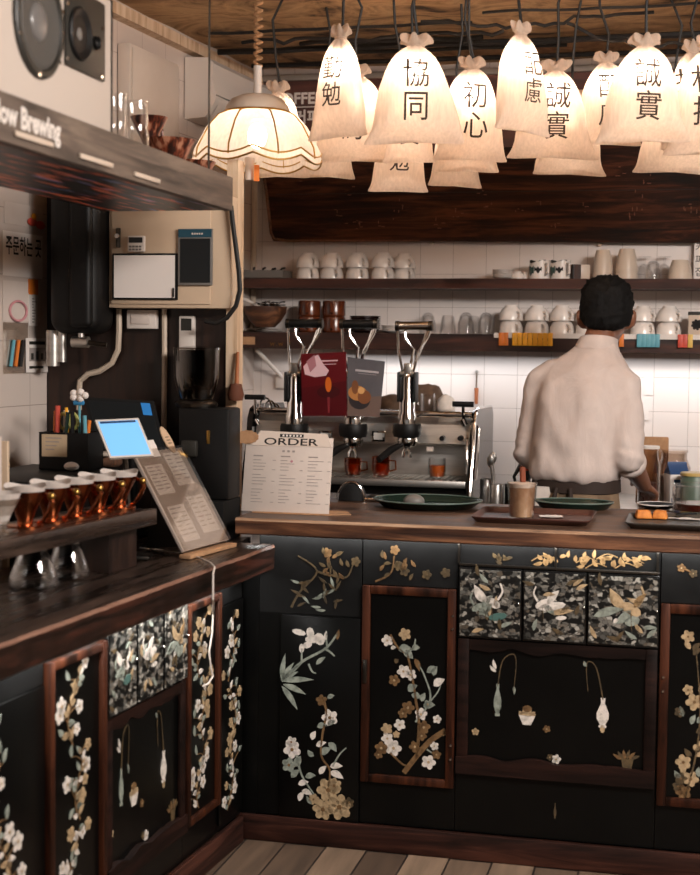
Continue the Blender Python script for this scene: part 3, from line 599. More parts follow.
# controls on the steel fascia
def fascia(px, py): u, v = Q(px, py); return u, v
for px in (326, 379):
    u, v = fascia(px, 436); o = MB().box(u-.026, u+.026, MD-.014, MD+.02, v-.021, v+.021, 0, .004).build('control_display', M['chrome'], t)
    MB().box(u-.017, u+.017, MD-.016, MD-.0145, v-.013, v+.013).build('screen', mat('display_glass_%d' % px, '#c9c3bc', .2), o)
for px in (443, 461, 262):
    u, v = fascia(px, 438); MB().cyl((u, MD+.02, v), (u, MD-.03, v), .011, .009, 16).build('knob', M['black'], t)
u, v = fascia(430, 448); MB().box(u-.012, u+.012, MD-.006, MD+.02, v-.012, v+.004).build('red_label', M['paper'], t)
# steam valves: bar handle on a stem
for px, py in ((256.5, 397), (464, 404)):
    u, v = Q(px, py); h0 = Q(px, 422)[1]
    o = MB().cyl((u-.040, MD-.02, v), (u+.040, MD-.02, v), .0105, None, 14).build('steam_handle', M['black'], t)
    join(MB().cyl((u, MD-.02, v-.008), (u, MD-.005, h0), .006, None, 10), MB().cyl((u-.006, MD-.005, h0+.01), (u+.006, MD-.0, h0-.012), .013, None, 12)).build('valve_stem', M['chrome'], o)
for px, a in ((467, 1), (259, -1)):
    pts = [Vector((*Q(px, y, MD-d_),)) for y, d_ in ((436, .01), (440, .05), (455, .07), (474, .075))]
    b = MB().tube([(p.x, MD-d_, p.y) for p, d_ in zip(pts, (.01, .05, .07, .075))], .0055, 10); b.build('steam_wand', M['chrome'], t)
b = MB()
for j in range(3):
    pts = []
    for k in range(9):
        a = pi*k/8; u, v = Q(258+j*3+12*(1-cos(a))*.5, 408+j*3-10*sin(a)); pts.append((u, MD+.02+j*.02, v))
    b.tube(pts, .004, 8)
b.build('pipe_bend', M['chrome'], t)
# lever groups
def group(pxc, bar0, bar1, ybar, chrome_bar):
    u, v = Q(pxc, 430, MD-.09); z = lambda y: Q(pxc, y, MD-.09)[1]; gy = MD-.07
    g = MB().lathe([(.0, z(374)), (.018, z(374)), (.024, z(378)), (.024, z(398)), (.030, z(402)), (.030, z(412)), (.036, z(416)), (.036, z(425)), (.0, z(425))], 20, (u, gy, 0)).build('group_head', M['chrome'], t)
    b = MB()
    for sx in (-1, 1): b.box(u+sx*.031-.005, u+sx*.031+.005, gy-.03, gy+.03, z(402), z(372), 0, .004)
    b.build('lever_housing', M['black'], g)
    MB().lathe([(.0, z(424)), (.052, z(424)), (.055, z(427)), (.055, z(433)), (.05, z(437)), (0, z(437))], 28, (u, gy, 0)).build('group_ring', M['black'], g)
    MB().box(u-.03, u+.03, gy+.02, MD+.06, z(431), z(418)).build('group_neck', M['chrome'], g)
    o = MB().lathe([(.0, z(437)), (.036, z(437)), (.04, z(440)), (.034, z(446)), (.012, z(449)), (0, z(449))], 24, (u, gy, 0)).build('portafilter', M['chrome'], g)
    ang = -.5; hx, hy = sin(ang), -cos(ang)
    join(MB().tube([(u, gy, z(443)), (u+hx*.05, gy+hy*.05, z(446))], .009, 10), MB().tube([(u+hx*.05, gy+hy*.05, z(446)), (u+hx*.09, gy+hy*.09, z(449)), (u+hx*.16, gy+hy*.16, z(458))], [.011, .014, .012], 12)).build('portafilter_handle', M['black'], g)
    b = MB()
    for sx in (-1, 1): b.tube([(u, gy, z(448)), (u+sx*.012, gy-.004, z(452)), (u+sx*.014, gy-.004, z(458))], .006, 8)
    b.build('spout', M['chrome'], g)
    h0 = Q(bar0, ybar, gy-.02); h1 = Q(bar1, ybar, gy-.02); hy = gy-.02
    bar = MB(); bar.cyl((h0[0]+.006, hy, h0[1]), (h1[0]-.006, hy, h1[1]), .0165, None, 18)
    o = bar.build('lever_handle', M['chrome' if chrome_bar else 'black'], g)
    if chrome_bar:
        for w_ in (-.6, .62):
            MB().cyl((h0[0]+.009, hy-.0+.001, h0[1]), (h1[0]-.009, hy+.001, h1[1]), .0172, None, 6).build('grip_strip', M['black'], g) if w_ < 0 else None
    c_ = MB()
    for e in (h0, h1): c_.cyl((e[0]-.007, hy, e[1]), (e[0]+.007, hy, e[1]), .019, None, 18)
    c_.build('end_cap', M['dark_steel'], g)
    pv = z(374)
    c_ = MB(); c_.tube([(h0[0], hy, h0[1]), (h0[0]+.004, hy, (h0[1]+pv)/2), (u-.018, gy, pv)], .0052, 8)
    c_.tube([(h1[0], hy, h1[1]), (h1[0]-.008, hy, h1[1]-.035), (h1[0]-.045, hy, h1[1]-.10), (u+.018, gy, pv)], .0062, 8)
    c_.tube([(h0[0]+.028, hy+.006, h0[1]-.0), (h0[0]+.03, hy+.006, h0[1]-.045), (h0[0]+.062, hy+.006, h0[1]-.085), (u+.004, gy, pv)], .0052, 8)
    c_.tube([(h1[0]-.006, hy+.012, h1[1]), (h1[0]-.035, hy+.012, h1[1]-.08), (u+.01, gy, pv)], .0062, 8)
    c_.build('lever_fork', M['chrome'], g)
    c_ = MB().cyl((u-.028, gy, pv), (u+.028, gy, pv), .012, None, 14); c_.box(u-.014, u+.014, gy-.016, gy+.016, pv, z(363), 0, .004); c_.build('pivot', M['steel'], g)
group(293, 288, 321, 323.5, False); group(352, 342, 376, 324, False); group(406, 397.5, 430.5, 326, True)
# posters leaning on the levers
def card(name, label, cat, cs, d0, d1, m, art, grp=None):
    """flat printed sheet: four picture corners tl, tr, br, bl at depth d0 (bottom) and d1 (top)"""
    p = [Vector((a, d, z)) for (a, z), d in ((on_y(F, *cs[0], d1), d1), (on_y(F, *cs[1], d1), d1), (on_y(F, *cs[2], d0), d0), (on_y(F, *cs[3], d0), d0))]
    t = zero(name, label, cat, F, grp); n = (p[1]-p[0]).cross(p[3]-p[0]).normalized(); n = n if n.y < 0 else -n
    b = MB(); b.add([v for v in p]+[v-n*.0025 for v in p], [(0, 1, 2, 3), (7, 6, 5, 4), (0, 4, 5, 1), (1, 5, 6, 2), (2, 6, 7, 3), (3, 7, 4, 0)]); b.build('sheet', m, t)
    A = MB(); mats = []
    for k, (poly, mm) in enumerate(art):
        if mm not in mats: mats.append(mm)
        o = n*(.0006+.0002*k); pts = [p[0].lerp(p[1], x).lerp(p[3].lerp(p[2], x), y)+o for x, y in poly]; A.add(pts, [tuple(range(len(pts)))], mats.index(mm))
    if art: A.build('print', mats, t)
    return t
def oval(cx, cy, rx, ry, n=16): return [(cx+rx*cos(2*pi*i/n), cy+ry*sin(2*pi*i/n)) for i in range(n)]
def bar(x0, x1, y, h=.012): return [(x0, y), (x1, y), (x1, y+h), (x0, y+h)]
pr = mat('deep_red_print', '#5a1016', .35); pr2 = mat('dark_red_print', '#3d0b10', .4); pk = mat('pale_pink_print', '#d9b7bd', .4); og = mat('amber_print', '#c8641f', .4); gp = noisy('slate_poster', [(.3, '#4b4a50'), (.7, '#625f63')], (6, 6, 6), .4); br = mat('biscuit_print', '#b57a42', .5); br2 = mat('brown_print', '#7a4a2a', .5); dk = mat('dark_print', '#2a2427', .5)
card('poster', 'deep red drink poster standing against the levers of the coffee machine', 'poster', ((301, 354), (346, 352), (347, 416), (302, 416)), MD-.125, MD-.135, pr,
     [([(0, .55), (1, .45), (1, 1), (0, 1)], mat('red_mid_print', '#4c0d13', .35)), ([(.05, .2), (.25, .06), (.38, .02), (.5, .18), (.62, .28), (.55, .36), (.3, .38), (.08, .33)], pk), ([(.12, .12), (.3, .02), (.34, .2), (.2, .3)], mat('mid_pink_print', '#a8727a', .4)), (oval(.6, .62, .26, .10), pr2), (oval(.6, .50, .07, .12), og), ([(.57, .7), (.63, .7), (.62, .95), (.58, .95)], mat('wine_print', '#7d2a30', .4)), (bar(.45, .82, .115, .022), pk), (bar(.5, .78, .175, .01), pk)])
card('poster', 'grey poster with a biscuit picture beside the deep red drink poster', 'poster', ((347.5, 357), (385, 361.5), (379.5, 417), (347.5, 416)), MD-.125, MD-.128, gp,
     [([(0, .7), (1, .62), (1, 1), (0, 1)], mat('grey_brown_print', '#6b5850', .45)), (oval(.36, .72, .32, .16), dk), (oval(.3, .6, .28, .13), br), (oval(.22, .5, .1, .12), br2), (oval(.5, .66, .2, .12), br2), (oval(.4, .55, .1, .06), mat('light_biscuit_print', '#d1a066', .5)), (bar(.22, .86, .19, .035), mat('pale_print', '#b3adb0', .5)), (bar(.3, .8, .25, .012), mat('pale_print_b', '#8f8a8e', .5))])
# towels and cups on the machine
def lump(name, m, c, r, seed, label, cat, amp=.35, grp=None, squash=True):
    b = MB().ball((0, 0, 0), (r[0], r[1], r[2]), 28, 18)
    def w(x, y, z):
        v = Vector((x, y, z)); n = noise.noise(v*14+Vector((seed, 0, 0))); n2 = noise.noise(v*34+Vector((0, seed, 0))); v = v*(1+amp*n+amp*.4*n2)
        return (v.x, v.y, max(v.z, -r[2]*.55)+r[2]*.55)
    b.warp(w); o = b.build(name, m, None, None, 180); o.location = in_frame(F, *c); o.rotation_euler.z = F[2]; return tag(o, label, cat, grp)
def onm(px, py, d): u, v = Q(px, py, d); return (u, d, zTop+.004)
lump('folded_towel', M['cloth_brown'], onm(390, 400, MD+.20), (.055, .05, .05), 3, 'crumpled brown towel on the coffee machine just behind the grey poster', 'towel')
lump('folded_towel', M['cloth_brown'], onm(425, 400, MD+.24), (.075, .055, .075), 8, 'crumpled brown towel in a heap on the coffee machine beyond the chrome lever', 'towel')
lump('white_cloth', M['cloth_white'], onm(447, 405, MD+.12), (.035, .035, .05), 12, 'bunched white cloth on the coffee machine beside the steam valve handle', 'cloth')
def glassware(name, label, cat, prof, loc, m=None, group=None, n=24):
    o = MB().lathe(prof, n).build(name, m or M['glass'], None, None, 60); o.location = loc; return tag(o, label, cat, group)
for k, (px, d_) in enumerate(((416, .11), (428, .09))):
    u, v = Q(px, 405, MD+d_); glassware('upturned_glass', ('clear glass upside down on the coffee machine next to the white cloth', 'clear glass upside down on the coffee machine behind the chrome lever')[1-k], 'glass', [(.026, .085), (.028, .08), (.033, 0), (.031, 0), (.026, .078), (0, .08), (0, .085), (.026, .085)], in_frame(F, u, MD+d_, zTop+.004), None, 'glasses on the coffee machine')
# cups under the spouts
def cup_on_tray(px, label, cat, m, fill, h=.07, r=.034, handle=True):
    u, v = Q(px, 470, MD-.02); t = thing_f('glass_cup', label, cat, F, u, MD-.02, zTray+.004, 'cups under the coffee spouts')
    MB().lathe([(0, 0), (r*.8, 0), (r, h*.3), (r, h), (r-.003, h), (r-.003, h*.3), (r*.75, .005), (0, .005)], 24).build('cup', m, t)
    if fill: MB().lathe([(0, .006), (r*.72, .006), (r-.005, h*.3), (r-.005, h*.62), (0, h*.62)], 24).build('drink', fill, t)
    if handle: MB().tube([(r-.002, 0, h*.8), (r+.02, 0, h*.78), (r+.022, 0, h*.35), (r-.002, 0, h*.25)], .004, 8).build('handle', m, t)
amb = clear('amber_glass', '#e8b088', .05, .95)
cup_on_tray(353, 'small amber glass cup on the drip tray under the middle group', 'cup', amb, M['coffee_milk'], .065)
cup_on_tray(381, 'amber glass mug with a handle on the drip tray between the groups', 'cup', amb, M['coffee_milk'], .075, .036)
cup_on_tray(437, 'clear glass of orange drink standing on the machine drip tray', 'cup', M['glass'], M['orange_drink'], .075, .034, False)
# ---------------------------------------------------------------- back counter, right of the machine
def canister(px, y_top, r, d, label, m=None, lid=None, fillh=None, cat='canister', name='metal_canister', grp=None):
    u, v = on_y(F, px, y_top, d); h = v-BCT; t = thing_f(name, label, cat, F, u, d, BCT+.001, grp)
    MB().lathe([(0, 0), (r, 0), (r, h*.93), (r*.96, h*.95), (r*.96, h), (r*.9, h), (r*.9, h*.3), (0, h*.3)], 26).build('body', m or M['steel'], t)
    if lid: MB().lathe([(0, h+.001), (r*1.04, h+.001), (r*1.04, h+lid[1]*.8), (r, h+lid[1]), (0, h+lid[1])], 26).build('lid', lid[0], t)
    return t, u, h
canister(487, 479, .026, 1.30, 'steel canister on the back counter just beside the coffee machine'); t, u, h = canister(497, 484, .026, 1.24, 'steel pot holding whisks and spoons on the back counter', cat='pot', name='utensil_pot')
for k, (dx, dy, hh) in enumerate(((-.02, 0, .14), (-.012, .01, .16), (-.016, -.01, .15), (-.02, .012, .13))):
    b = MB().tube([(dx*.4, dy, .03), (dx, dy, h+.03), (dx*1.4, dy*1.5, h+hh*.55)], .003, 8); b.ball((dx*1.4, dy*1.5, h+hh*.6), (.012, .006, .022), 10, 7); b.build('utensil', M['steel'], t)
t, u, h = canister(511, 487, .024, 1.27, 'small black canister on the back counter next to the utensil pot', M['black'], (M['dark_steel'], .012))
# thermometer-like tall bottle with a red band
u, v = on_y(F, 526, 447, 1.36); t = thing_f('syrup_bottle', 'slim dark bottle with a red band on the back counter beside the man', 'bottle', F, u, 1.36, BCT+.001); h = v-BCT
MB().lathe([(0, 0), (.018, 0), (.02, .01), (.02, h*.78), (.012, h*.88), (.01, h), (0, h)], 20).build('body', M['dark_grey'], t); MB().lathe([(.0212, h*.60), (.0212, h*.74), (.0205, h*.74), (.0205, h*.60)], 20).build('band', M['red'], t)
# right of the man
BGL = clear('storage_glass', '#f3ebe4', .05, .93)
def jar(px, y_top, r, d, label, lidm, content, fh, name='storage_jar'):
    u, v = on_y(F, px, y_top, d); h = v-BCT; t = thing_f(name, label, 'jar', F, u, d, BCT+.001)
    MB().lathe([(0, 0), (r, 0), (r*1.02, h*.1), (r*1.02, h*.7), (r*.8, h*.85), (r*.8, h*.95), (r*.77, h*.95), (r*.77, h*.85), (r*.98, h*.69), (r*.98, h*.1), (0, .006)], 28).build('body', BGL, t)
    if content: MB().lathe([(0, .008), (r*.94, .008), (r*.95, h*fh), (0, h*fh+.004)], 24).build('contents', content, t)
    if lidm: MB().lathe([(0, h*.955), (r*.86, h*.955), (r*.86, h*.998), (r*.8, h), (0, h)], 28).build('lid', lidm, t)
    return t
jar(650, 446, .042, 1.40, 'glass jar with a white lid and dark red contents by the man\'s hand', M['white_plastic'], noisy('dark_beans', [(.3, '#3a1a12'), (.7, '#5c2c1e')], (90, 90, 90), .6), .42)
jar(674, 450, .062, 1.52, 'tall clear glass storage jar with pale contents behind the milk carton', BGL, noisy('pale_grains', [(.3, '#b39f90'), (.7, '#cbbab0')], (60, 60, 60), .8), .55)
u, v = on_y(F, 653, 437, 1.62); h = v-BCT; b = MB().box(-.06, .06, -.035, .035, 0, h, 0, .006); b.warp(lambda x, y, z: (x, y*(1-.8*max(0, z/h-.7)/.3), z)); o = b.build('kraft_bag', M['kraft'], None); o.location = in_frame(F, u, 1.62, BCT+.001); o.rotation_euler.z = -TH; tag(o, 'brown kraft paper bag on the back counter behind the white lidded jar', 'bag')
u, v = on_y(F, 677, 462, 1.34); h = v-BCT; t = thing_f('milk_carton', 'white and blue milk carton on the back counter next to the glass jars', 'carton', F, u, 1.34, BCT+.001, None, .35)
MB().box(-.036, .036, -.036, .036, 0, h*.76, 0, .002).build('body', M['paper_white'], t)
b = MB(); b.loft([[(-.036, -.036, h*.76), (.036, -.036, h*.76), (.036, .036, h*.76), (-.036, .036, h*.76)], [(-.036, -.004, h*.95), (.036, -.004, h*.95), (.036, .004, h*.95), (-.036, .004, h*.95)], [(-.036, -.002, h), (.036, -.002, h), (.036, .002, h), (-.036, .002, h)]]); b.build('gable_top', M['blue_dark'], t)
b = MB(); b.box(-.03, .03, -.0375, -.0365, h*.12, h*.3); b.box(-.022, .022, -.0375, -.0365, h*.5, h*.66); b.build('print', M['blue_dark'], t)
u, v = on_y(F, 694, 470, 1.22); h = v-BCT; t, u2, h2 = canister(695, 476, .05, 1.225, 'round green tin with a yellow lid on the back counter', mat('green_tin', '#4f5f4f', .4), (mat('yellow_tin_lid', '#b79b5c', .4), .012), None, 'tin', 'round_tin')
# ================================================================ ON THE BAR
Z0 = BT+.0008
def bar_at(px, py, z=None): return on_z(F, px, py, BT if z is None else z)
# order board
s0, d0 = bar_at(240, 514.5); s1, d1 = bar_at(334, 513); s0 -= .018; cx = (s0+s1)/2; W = s1-s0; dm = (d0+d1)/2
t = thing_f('menu_board', 'white ORDER menu board standing on the bar in front of the coffee machine', 'menu', F, cx, dm, Z0)
H = .235; tl = radians(12)
tm = Matrix.Rotation(-tl, 4, 'X')
brd = MB().box(-W/2, W/2, 0, .004, .003, H, 0, .0008).xf(tm).build('board', M['paper'], t)
hd = MB(); pl = [(-W/2+.02, H-.028), (W/2-.002, H-.028), (W/2-.02, H+.012), (-W/2+.045, H+.018)]; hd.prism(pl, -.0022, -.0002, 0); hd.xf(tm); hd.build('header', mat('cream_card', '#d8c8ba', .8), t)
txt = MB(); join(txt, text_mb('ORDER', .030, 0, .0026, True, .0004, 1.75), .005, 0, H-.025)
txt.box(-.03, .045, -.0026, -.0023, H-.001, H+.009); txt.xf(tm); txt.build('lettering', M['ink'], t)
pr_ = MB()
for k in range(6): pr_.box(-.022+k*.011, -.016+k*.011, -.0031, -.0027, H+.001, H+.007)
pr_.xf(tm); pr_.build('band_print', M['paper_white'], t)
ln = MB(); random.seed(21)
for c_ in range(3):
    x0 = -W/2+.028+c_*W*.315; zc = H-.062; ln.box(x0, x0+.03, -.001, -.0002, zc, zc+.0035); zc -= .012
    for k in range(13):
        if k in (4, 8): zc -= .006
        l_ = random.uniform(.02, .05); ln.box(x0, x0+l_, -.001, -.0002, zc, zc+.0018)
        if k % 3 == 0: ln.box(x0+.062, x0+.072, -.001, -.0002, zc, zc+.0018)
        zc -= .0098
for k in range(3): ln.box(-.02+k*.016, -.012+k*.016, -.001, -.0002, H-.047, H-.041)
ln.xf(tm); ln.build('print', M['ink_grey'], t)
st = MB().lathe([(0, 0), (.004, 0)], 12); b = MB(); b.prism([(.012+.0042*cos(a*pi/6), H-.075+.0042*sin(a*pi/6)) for a in range(12)], -.0012, -.0003); b.xf(tm); b.build('red_stamp', mat('pink_stamp', '#b8808a', .7), t)
b = MB(); n = 26; b.prism([((-W/2+.005)+(.034+.003*(j % 2))*cos(2*pi*j/n), H-.004+(.02+.002*(j % 2))*sin(2*pi*j/n)) for j in range(n)], -.006, -.0035); b.xf(tm); b.build('scalloped_tag', M['kraft'], t)
b = MB(); b.slab([(-W/2+.04, -.015), (W/2+.0, -.015), (W/2+.065, .022), (W/2+.03, .10), (-W/2+.06, .10)], 0, .003); b.build('stand_foot', M['kraft'], t)
# black scoop with a metal rim
u, v = bar_at(347, 503); t = thing_f('counter_scoop', 'black scoop with a silver rim lying on the bar behind the order board', 'scoop', F, u, v+.05, Z0, None, .1)
b = MB(); rings = []
for y, k in ((0, .0), (.006, .9), (.03, 1), (.06, 1)): rings.append([(.045*max(k, .2)*cos(a), y, .001+.062*max(k, .2)*sin(a)) for a in [pi*i/14 for i in range(15)]])
b.loft(rings, 0, True, True); b.build('bowl', M['black'], t); MB().tube([(.046*cos(pi*i/14), .0, .003+.062*sin(pi*i/14)) for i in range(15)], .0028, 8).build('rim', M['chrome'], t)
MB().tube([(.045, .01, .006), (.075, .005, .006), (.105, .0, .008)], [.006, .007, .008], 10).build('handle', M['chrome'], t)
# trays
def oval_tray(px0, px1, py0, py1, label, name='oval_tray', m=None):
    a = bar_at(px0, (py0+py1)/2); c_ = bar_at(px1, (py0+py1)/2); f_ = bar_at((px0+px1)/2, py1); bk = bar_at((px0+px1)/2, py0, BT+.02)
    cx, cy = (a[0]+c_[0])/2, (f_[1]+bk[1])/2; rx, ry = (c_[0]-a[0])/2, (bk[1]-f_[1])/2
    t = thing_f(name, label, 'tray', F, cx, cy, Z0); e = lambda r, z: (r, z)
    b = MB(); rings = []
    for k, z in ((.0, .0), (.80, .0), (.86, .004), (.96, .018), (1, .021), (1, .024), (.95, .022), (.86, .008), (.80, .004), (.0, .004)):
        kk = max(k, .01); rings.append([(rx*kk*cos(2*pi*j/48), (ry-(1-kk)*rx*.55 if kk > .6 else ry*kk*.8)*sin(2*pi*j/48) if False else ry*kk*sin(2*pi*j/48), z) for j in range(48)])
    b.loft(rings, 0, True); o = b.build('tray', m or M['green_tray'], t, None, 50)
    MB().tube([(rx*1.0*cos(2*pi*j/48), ry*1.0*sin(2*pi*j/48), .0245) for j in range(49)], .0022, 6).build('rim', mat('worn_tray_rim', '#5d6b62', .3), t); return t, cx, cy
tr, cx_, cy_ = oval_tray(376, 488, 496, 512.5, 'large dark green oval tray with a small cloth, on the bar by the order board')
lump('folded_cloth', M['grey'], (cx_-.045, cy_-.01, BT+.006), (.035, .028, .022), 5, 'small grey folded cloth lying in the green oval tray', 'cloth', .15)
oval_tray(536, 616, 500, 512, 'dark green oval tray on the bar directly in front of the man')
def rect_tray(px0, px1, pyf, pyb, label, m, group=None, name='serving_tray', back=None):
    a = bar_at(px0, pyf); c_ = bar_at(px1, pyf); bk = bar_at((px0+px1)/2, pyb, BT+.015)
    w = c_[0]-a[0]; f_ = bar_at((px0+px1)/2, pyf+.5); l_ = bk[1]-f_[1]; cx, cy = (a[0]+c_[0])/2, (f_[1]+bk[1])/2
    t = thing_f(name, label, 'tray', F, cx, cy, Z0, group)
    def rr(k, z, r=.03):
        hw, hl = w/2-(1-k)*.05, l_/2-(1-k)*.05; p = []
        for (sx, sy, a0) in ((1, 1, 0), (-1, 1, pi/2), (-1, -1, pi), (1, -1, 1.5*pi)):
            for i in range(6): a_ = a0+pi/2*i/5; p.append((sx*(hw-r)+r*cos(a_), sy*(hl-r)+r*sin(a_), z))
        return p
    b = MB().loft([rr(.7, 0), rr(.72, 0), rr(.96, .014), rr(1, .016), rr(1, .0185), rr(.95, .0175), rr(.74, .004), rr(.7, .0038)]); b.build('tray', m, t, None, 50); return t, cx, cy, w, l_
rt, cx_, cy_, w_, l_ = rect_tray(467, 592, 525, 509, 'brown rectangular tray on the bar carrying an iced coffee', M['brown_tray'])
# iced coffee
u, v = bar_at(521.5, 518, BT+.005); t = thing_f('iced_coffee', 'iced milk coffee in a clear cup topped with a cinnamon stick, on the brown tray', 'drink', F, u, v, BT+.0052)
h = on_y(F, 521, 482, v)[1]-BT-.0052; r0, r1 = .036, .046
MB().lathe([(0, 0), (r0, 0), (r1, h), (r1-.002, h), (r0-.002, .004), (0, .004)], 30).build('cup', M['glass'], t)
MB().lathe([(0, .005), (r0-.003, .005), (r1-.006, h*.84), (r1-.0055, h*.86), (0, h*.86)], 30).build('coffee', M['coffee_milk'], t)
MB().lathe([(0, h*.865), (r1-.0055, h*.865), (r1-.004, h*.97), (r1*.5, h*1.0), (0, h*1.0)], 30).build('foam', noisy('milk_foam', [(.3, '#b89c86'), (.7, '#d8c6b6')], (40, 40, 40), .7), t)
MB().tube([(.004, 0, h*.7), (.0, 0, h+.045)], .009, 10).build('cinnamon_stick', mat('cinnamon', '#7a3b22', .7), t)
MB().tube([(-.012, .01, h*.6), (-.026, .01, h+.015), (-.006, .012, h+.05)], [.004, .005, .008], 10).build('stirrer', M['black_gloss'], t)
def sheet(name, label, cat, s, d, z, w, l_, rot, m, grp=None):
    b = MB(); n = 8; vs = [(w*(i/n-.5), l_*(j/n-.5), .0035+.003*noise.noise(Vector((i*.6+s*50, j*.6, 0)))) for j in range(n+1) for i in range(n+1)]
    fs = [(j*(n+1)+i, j*(n+1)+i+1, (j+1)*(n+1)+i+1, (j+1)*(n+1)+i) for j in range(n) for i in range(n)]
    k = len(vs); vs += [(x, y, z_-.0015) for x, y, z_ in vs]; fs += [tuple(k+i for i in reversed(f)) for f in fs]; b.add(vs, fs)
    ring = [j for j in range(n+1)]
    o = b.build(name, m, None, None, 180); o.location = in_frame(F, s, d, z); o.rotation_euler.z = F[2]+rot; return tag(o, label, cat, grp)
u, v = bar_at(551, 519); sheet('paper_napkin', 'white paper napkin on the brown tray beside the iced coffee', 'napkin', u, v, BT+.0055, .07, .05, .2, M['paper_white'])
gt, cx_, cy_, w_, l_ = rect_tray(624, 724, 531, 515, 'dark grey rectangular tray with orange cake at the end of the bar', M['grey_tray'])
def cake(px, py, label, rot, w):
    u, v = bar_at(px, py); b = MB().box(-w/2, w/2, -.02, .02, 0, .026, 0, .006, 3); b.warp(lambda x, y, z: (x*(1-.25*(z/.026))+.002*noise.noise(Vector((x*60, y*60, z*60+px))), y*(1-.2*z/.026), z+.003*noise.noise(Vector((x*40+px, y*40, 0)))*(z > .01)))
    o = b.build('cake_slice', M['orange'], None); o.location = in_frame(F, u, v, BT+.0062); o.rotation_euler.z = F[2]+rot; tag(o, label, 'cake', 'orange cake on the grey tray')
cake(643, 520.5, 'orange cake slice on the grey tray, next to the black plate rim', .2, .05); cake(660, 521, 'orange cake slice on the grey tray, next to the white napkin', -.1, .045)
u, v = bar_at(686, 521); sheet('paper_napkin', 'white paper napkin under a small black spoon on the grey tray', 'napkin', u, v, BT+.0055, .10, .06, -.1, M['paper_white'])
u, v = bar_at(679, 521); b = MB(); b.ball((0, 0, .006), (.012, .008, .004), 12, 8); b.tube([(.008, 0, .007), (.03, .006, .009), (.055, .012, .008)], .0028, 8); o = b.build('spoon', M['black'], None); o.location = in_frame(F, u, v, BT+.0135); tag(o, 'small black spoon on the napkin of the grey tray', 'spoon')
u, v = bar_at(657, 509.5); t = thing_f('round_plate', 'black round plate with a white rim on the bar behind the grey tray', 'plate', F, u, v+.03, Z0)
MB().lathe([(0, 0), (.04, 0), (.062, .012), (.065, .014), (.06, .0135), (.04, .004), (0, .004)], 36).build('plate', M['black'], t); MB().tube([(.0655*cos(2*pi*j/36), .0655*sin(2*pi*j/36), .0145) for j in range(37)], .0018, 6).build('rim', M['ceramic'], t)
u, v = bar_at(697, 515.0); t = thing_f('tea_server', 'ribbed glass server of dark tea on the bar behind the grey tray', 'glass', F, u, v+.07, Z0)
h = on_y(F, 697, 485, v+.07)[1]-BT; R = .078
b = MB(); rings = []
for r_, z in ((.2, 0), (.95, 0), (1, .006), (1, h*.85), (.97, h*.9), (.97, h), (.94, h), (.94, h*.9), (.965, h*.84), (.965, .008), (.2, .006)):
    rings.append([(R*(r_+(.02*cos(j*pi) if .01 < z < h*.84 and r_ > .9 else 0))*cos(2*pi*j/40), R*(r_+(.02*cos(j*pi) if .01 < z < h*.84 and r_ > .9 else 0))*sin(2*pi*j/40), z) for j in range(40)])
b.loft(rings); b.build('server', M['glass'], t); MB().lathe([(0, .008), (R*.93, .008), (R*.93, h*.34), (0, h*.34)], 36).build('tea', M['tea'], t)
MB().tube([(R*.98*cos(2*pi*j/36), R*.98*sin(2*pi*j/36), h) for j in range(37)], .0025, 6).build('rim', M['glass'], t)
# ================================================================ WALL SHELVES AND WHAT STANDS ON THEM
SDF = 1.745                                        # front edge of the shelves
zl_b = on_y(F, 470, 351, SDF)[1]; zl_t = on_y(F, 470, 334, SDF)[1]; zu_b = on_y(F, 470, 288.2, SDF)[1]; zu_t = on_y(F, 470, 278.5, SDF)[1]
sS0 = on_y(F, 240.5, 340, SDF)[0]
def live_shelf(name, z0, z1, label, wob):
    b = MB(); n = 80; ft, fb = [], []
    for i in range(n+1):
        s = sS0+(3.0-sS0)*i/n; k = wob*noise.noise(Vector((s*2.2, z0*9, 0)))+wob*.4*noise.noise(Vector((s*9, z0*3, 4)))
        bump = .022*exp(-((s-on_y(F, 462, 280, SDF)[0])/.05)**2) if wob > .004 else 0
        ft.append((s, SDF+k-bump)); fb.append((s, SDF+k*.5+.006))
    N = n+1; vs = [(x, y, z1) for x, y in ft]+[(x, y, z0) for x, y in fb]+[(x, WALL_D-.002, z1) for x, y in ft]+[(x, WALL_D-.002, z0) for x, y in ft]; fs = []
    for i in range(n): fs += [(i, i+1, N+i+1, N+i), (2*N+i, 2*N+i+1, i+1, i), (N+i, N+i+1, 3*N+i+1, 3*N+i), (3*N+i, 3*N+i+1, 2*N+i+1, 2*N+i)]
    fs += [(0, N, 3*N, 2*N), (n, 2*N+n, 3*N+n, N+n)]; b.add(vs, fs)
    o = b.build(name, M['wall_shelf_wood'], None, F, 30); return tag(o, label, 'shelf')
live_shelf('wall_shelf', zu_b, zu_t, 'upper dark plank shelf on the tiled wall with a natural front edge', .010)
live_shelf('wall_shelf', zl_b, zl_t, 'lower dark wooden shelf on the tiled wall with coloured clips on its front', .001)
ZU = zu_t+.0012; ZL = zl_t+.0012
def up(px, d=1.86, py=275): return on_y(F, px, py, d)[0]
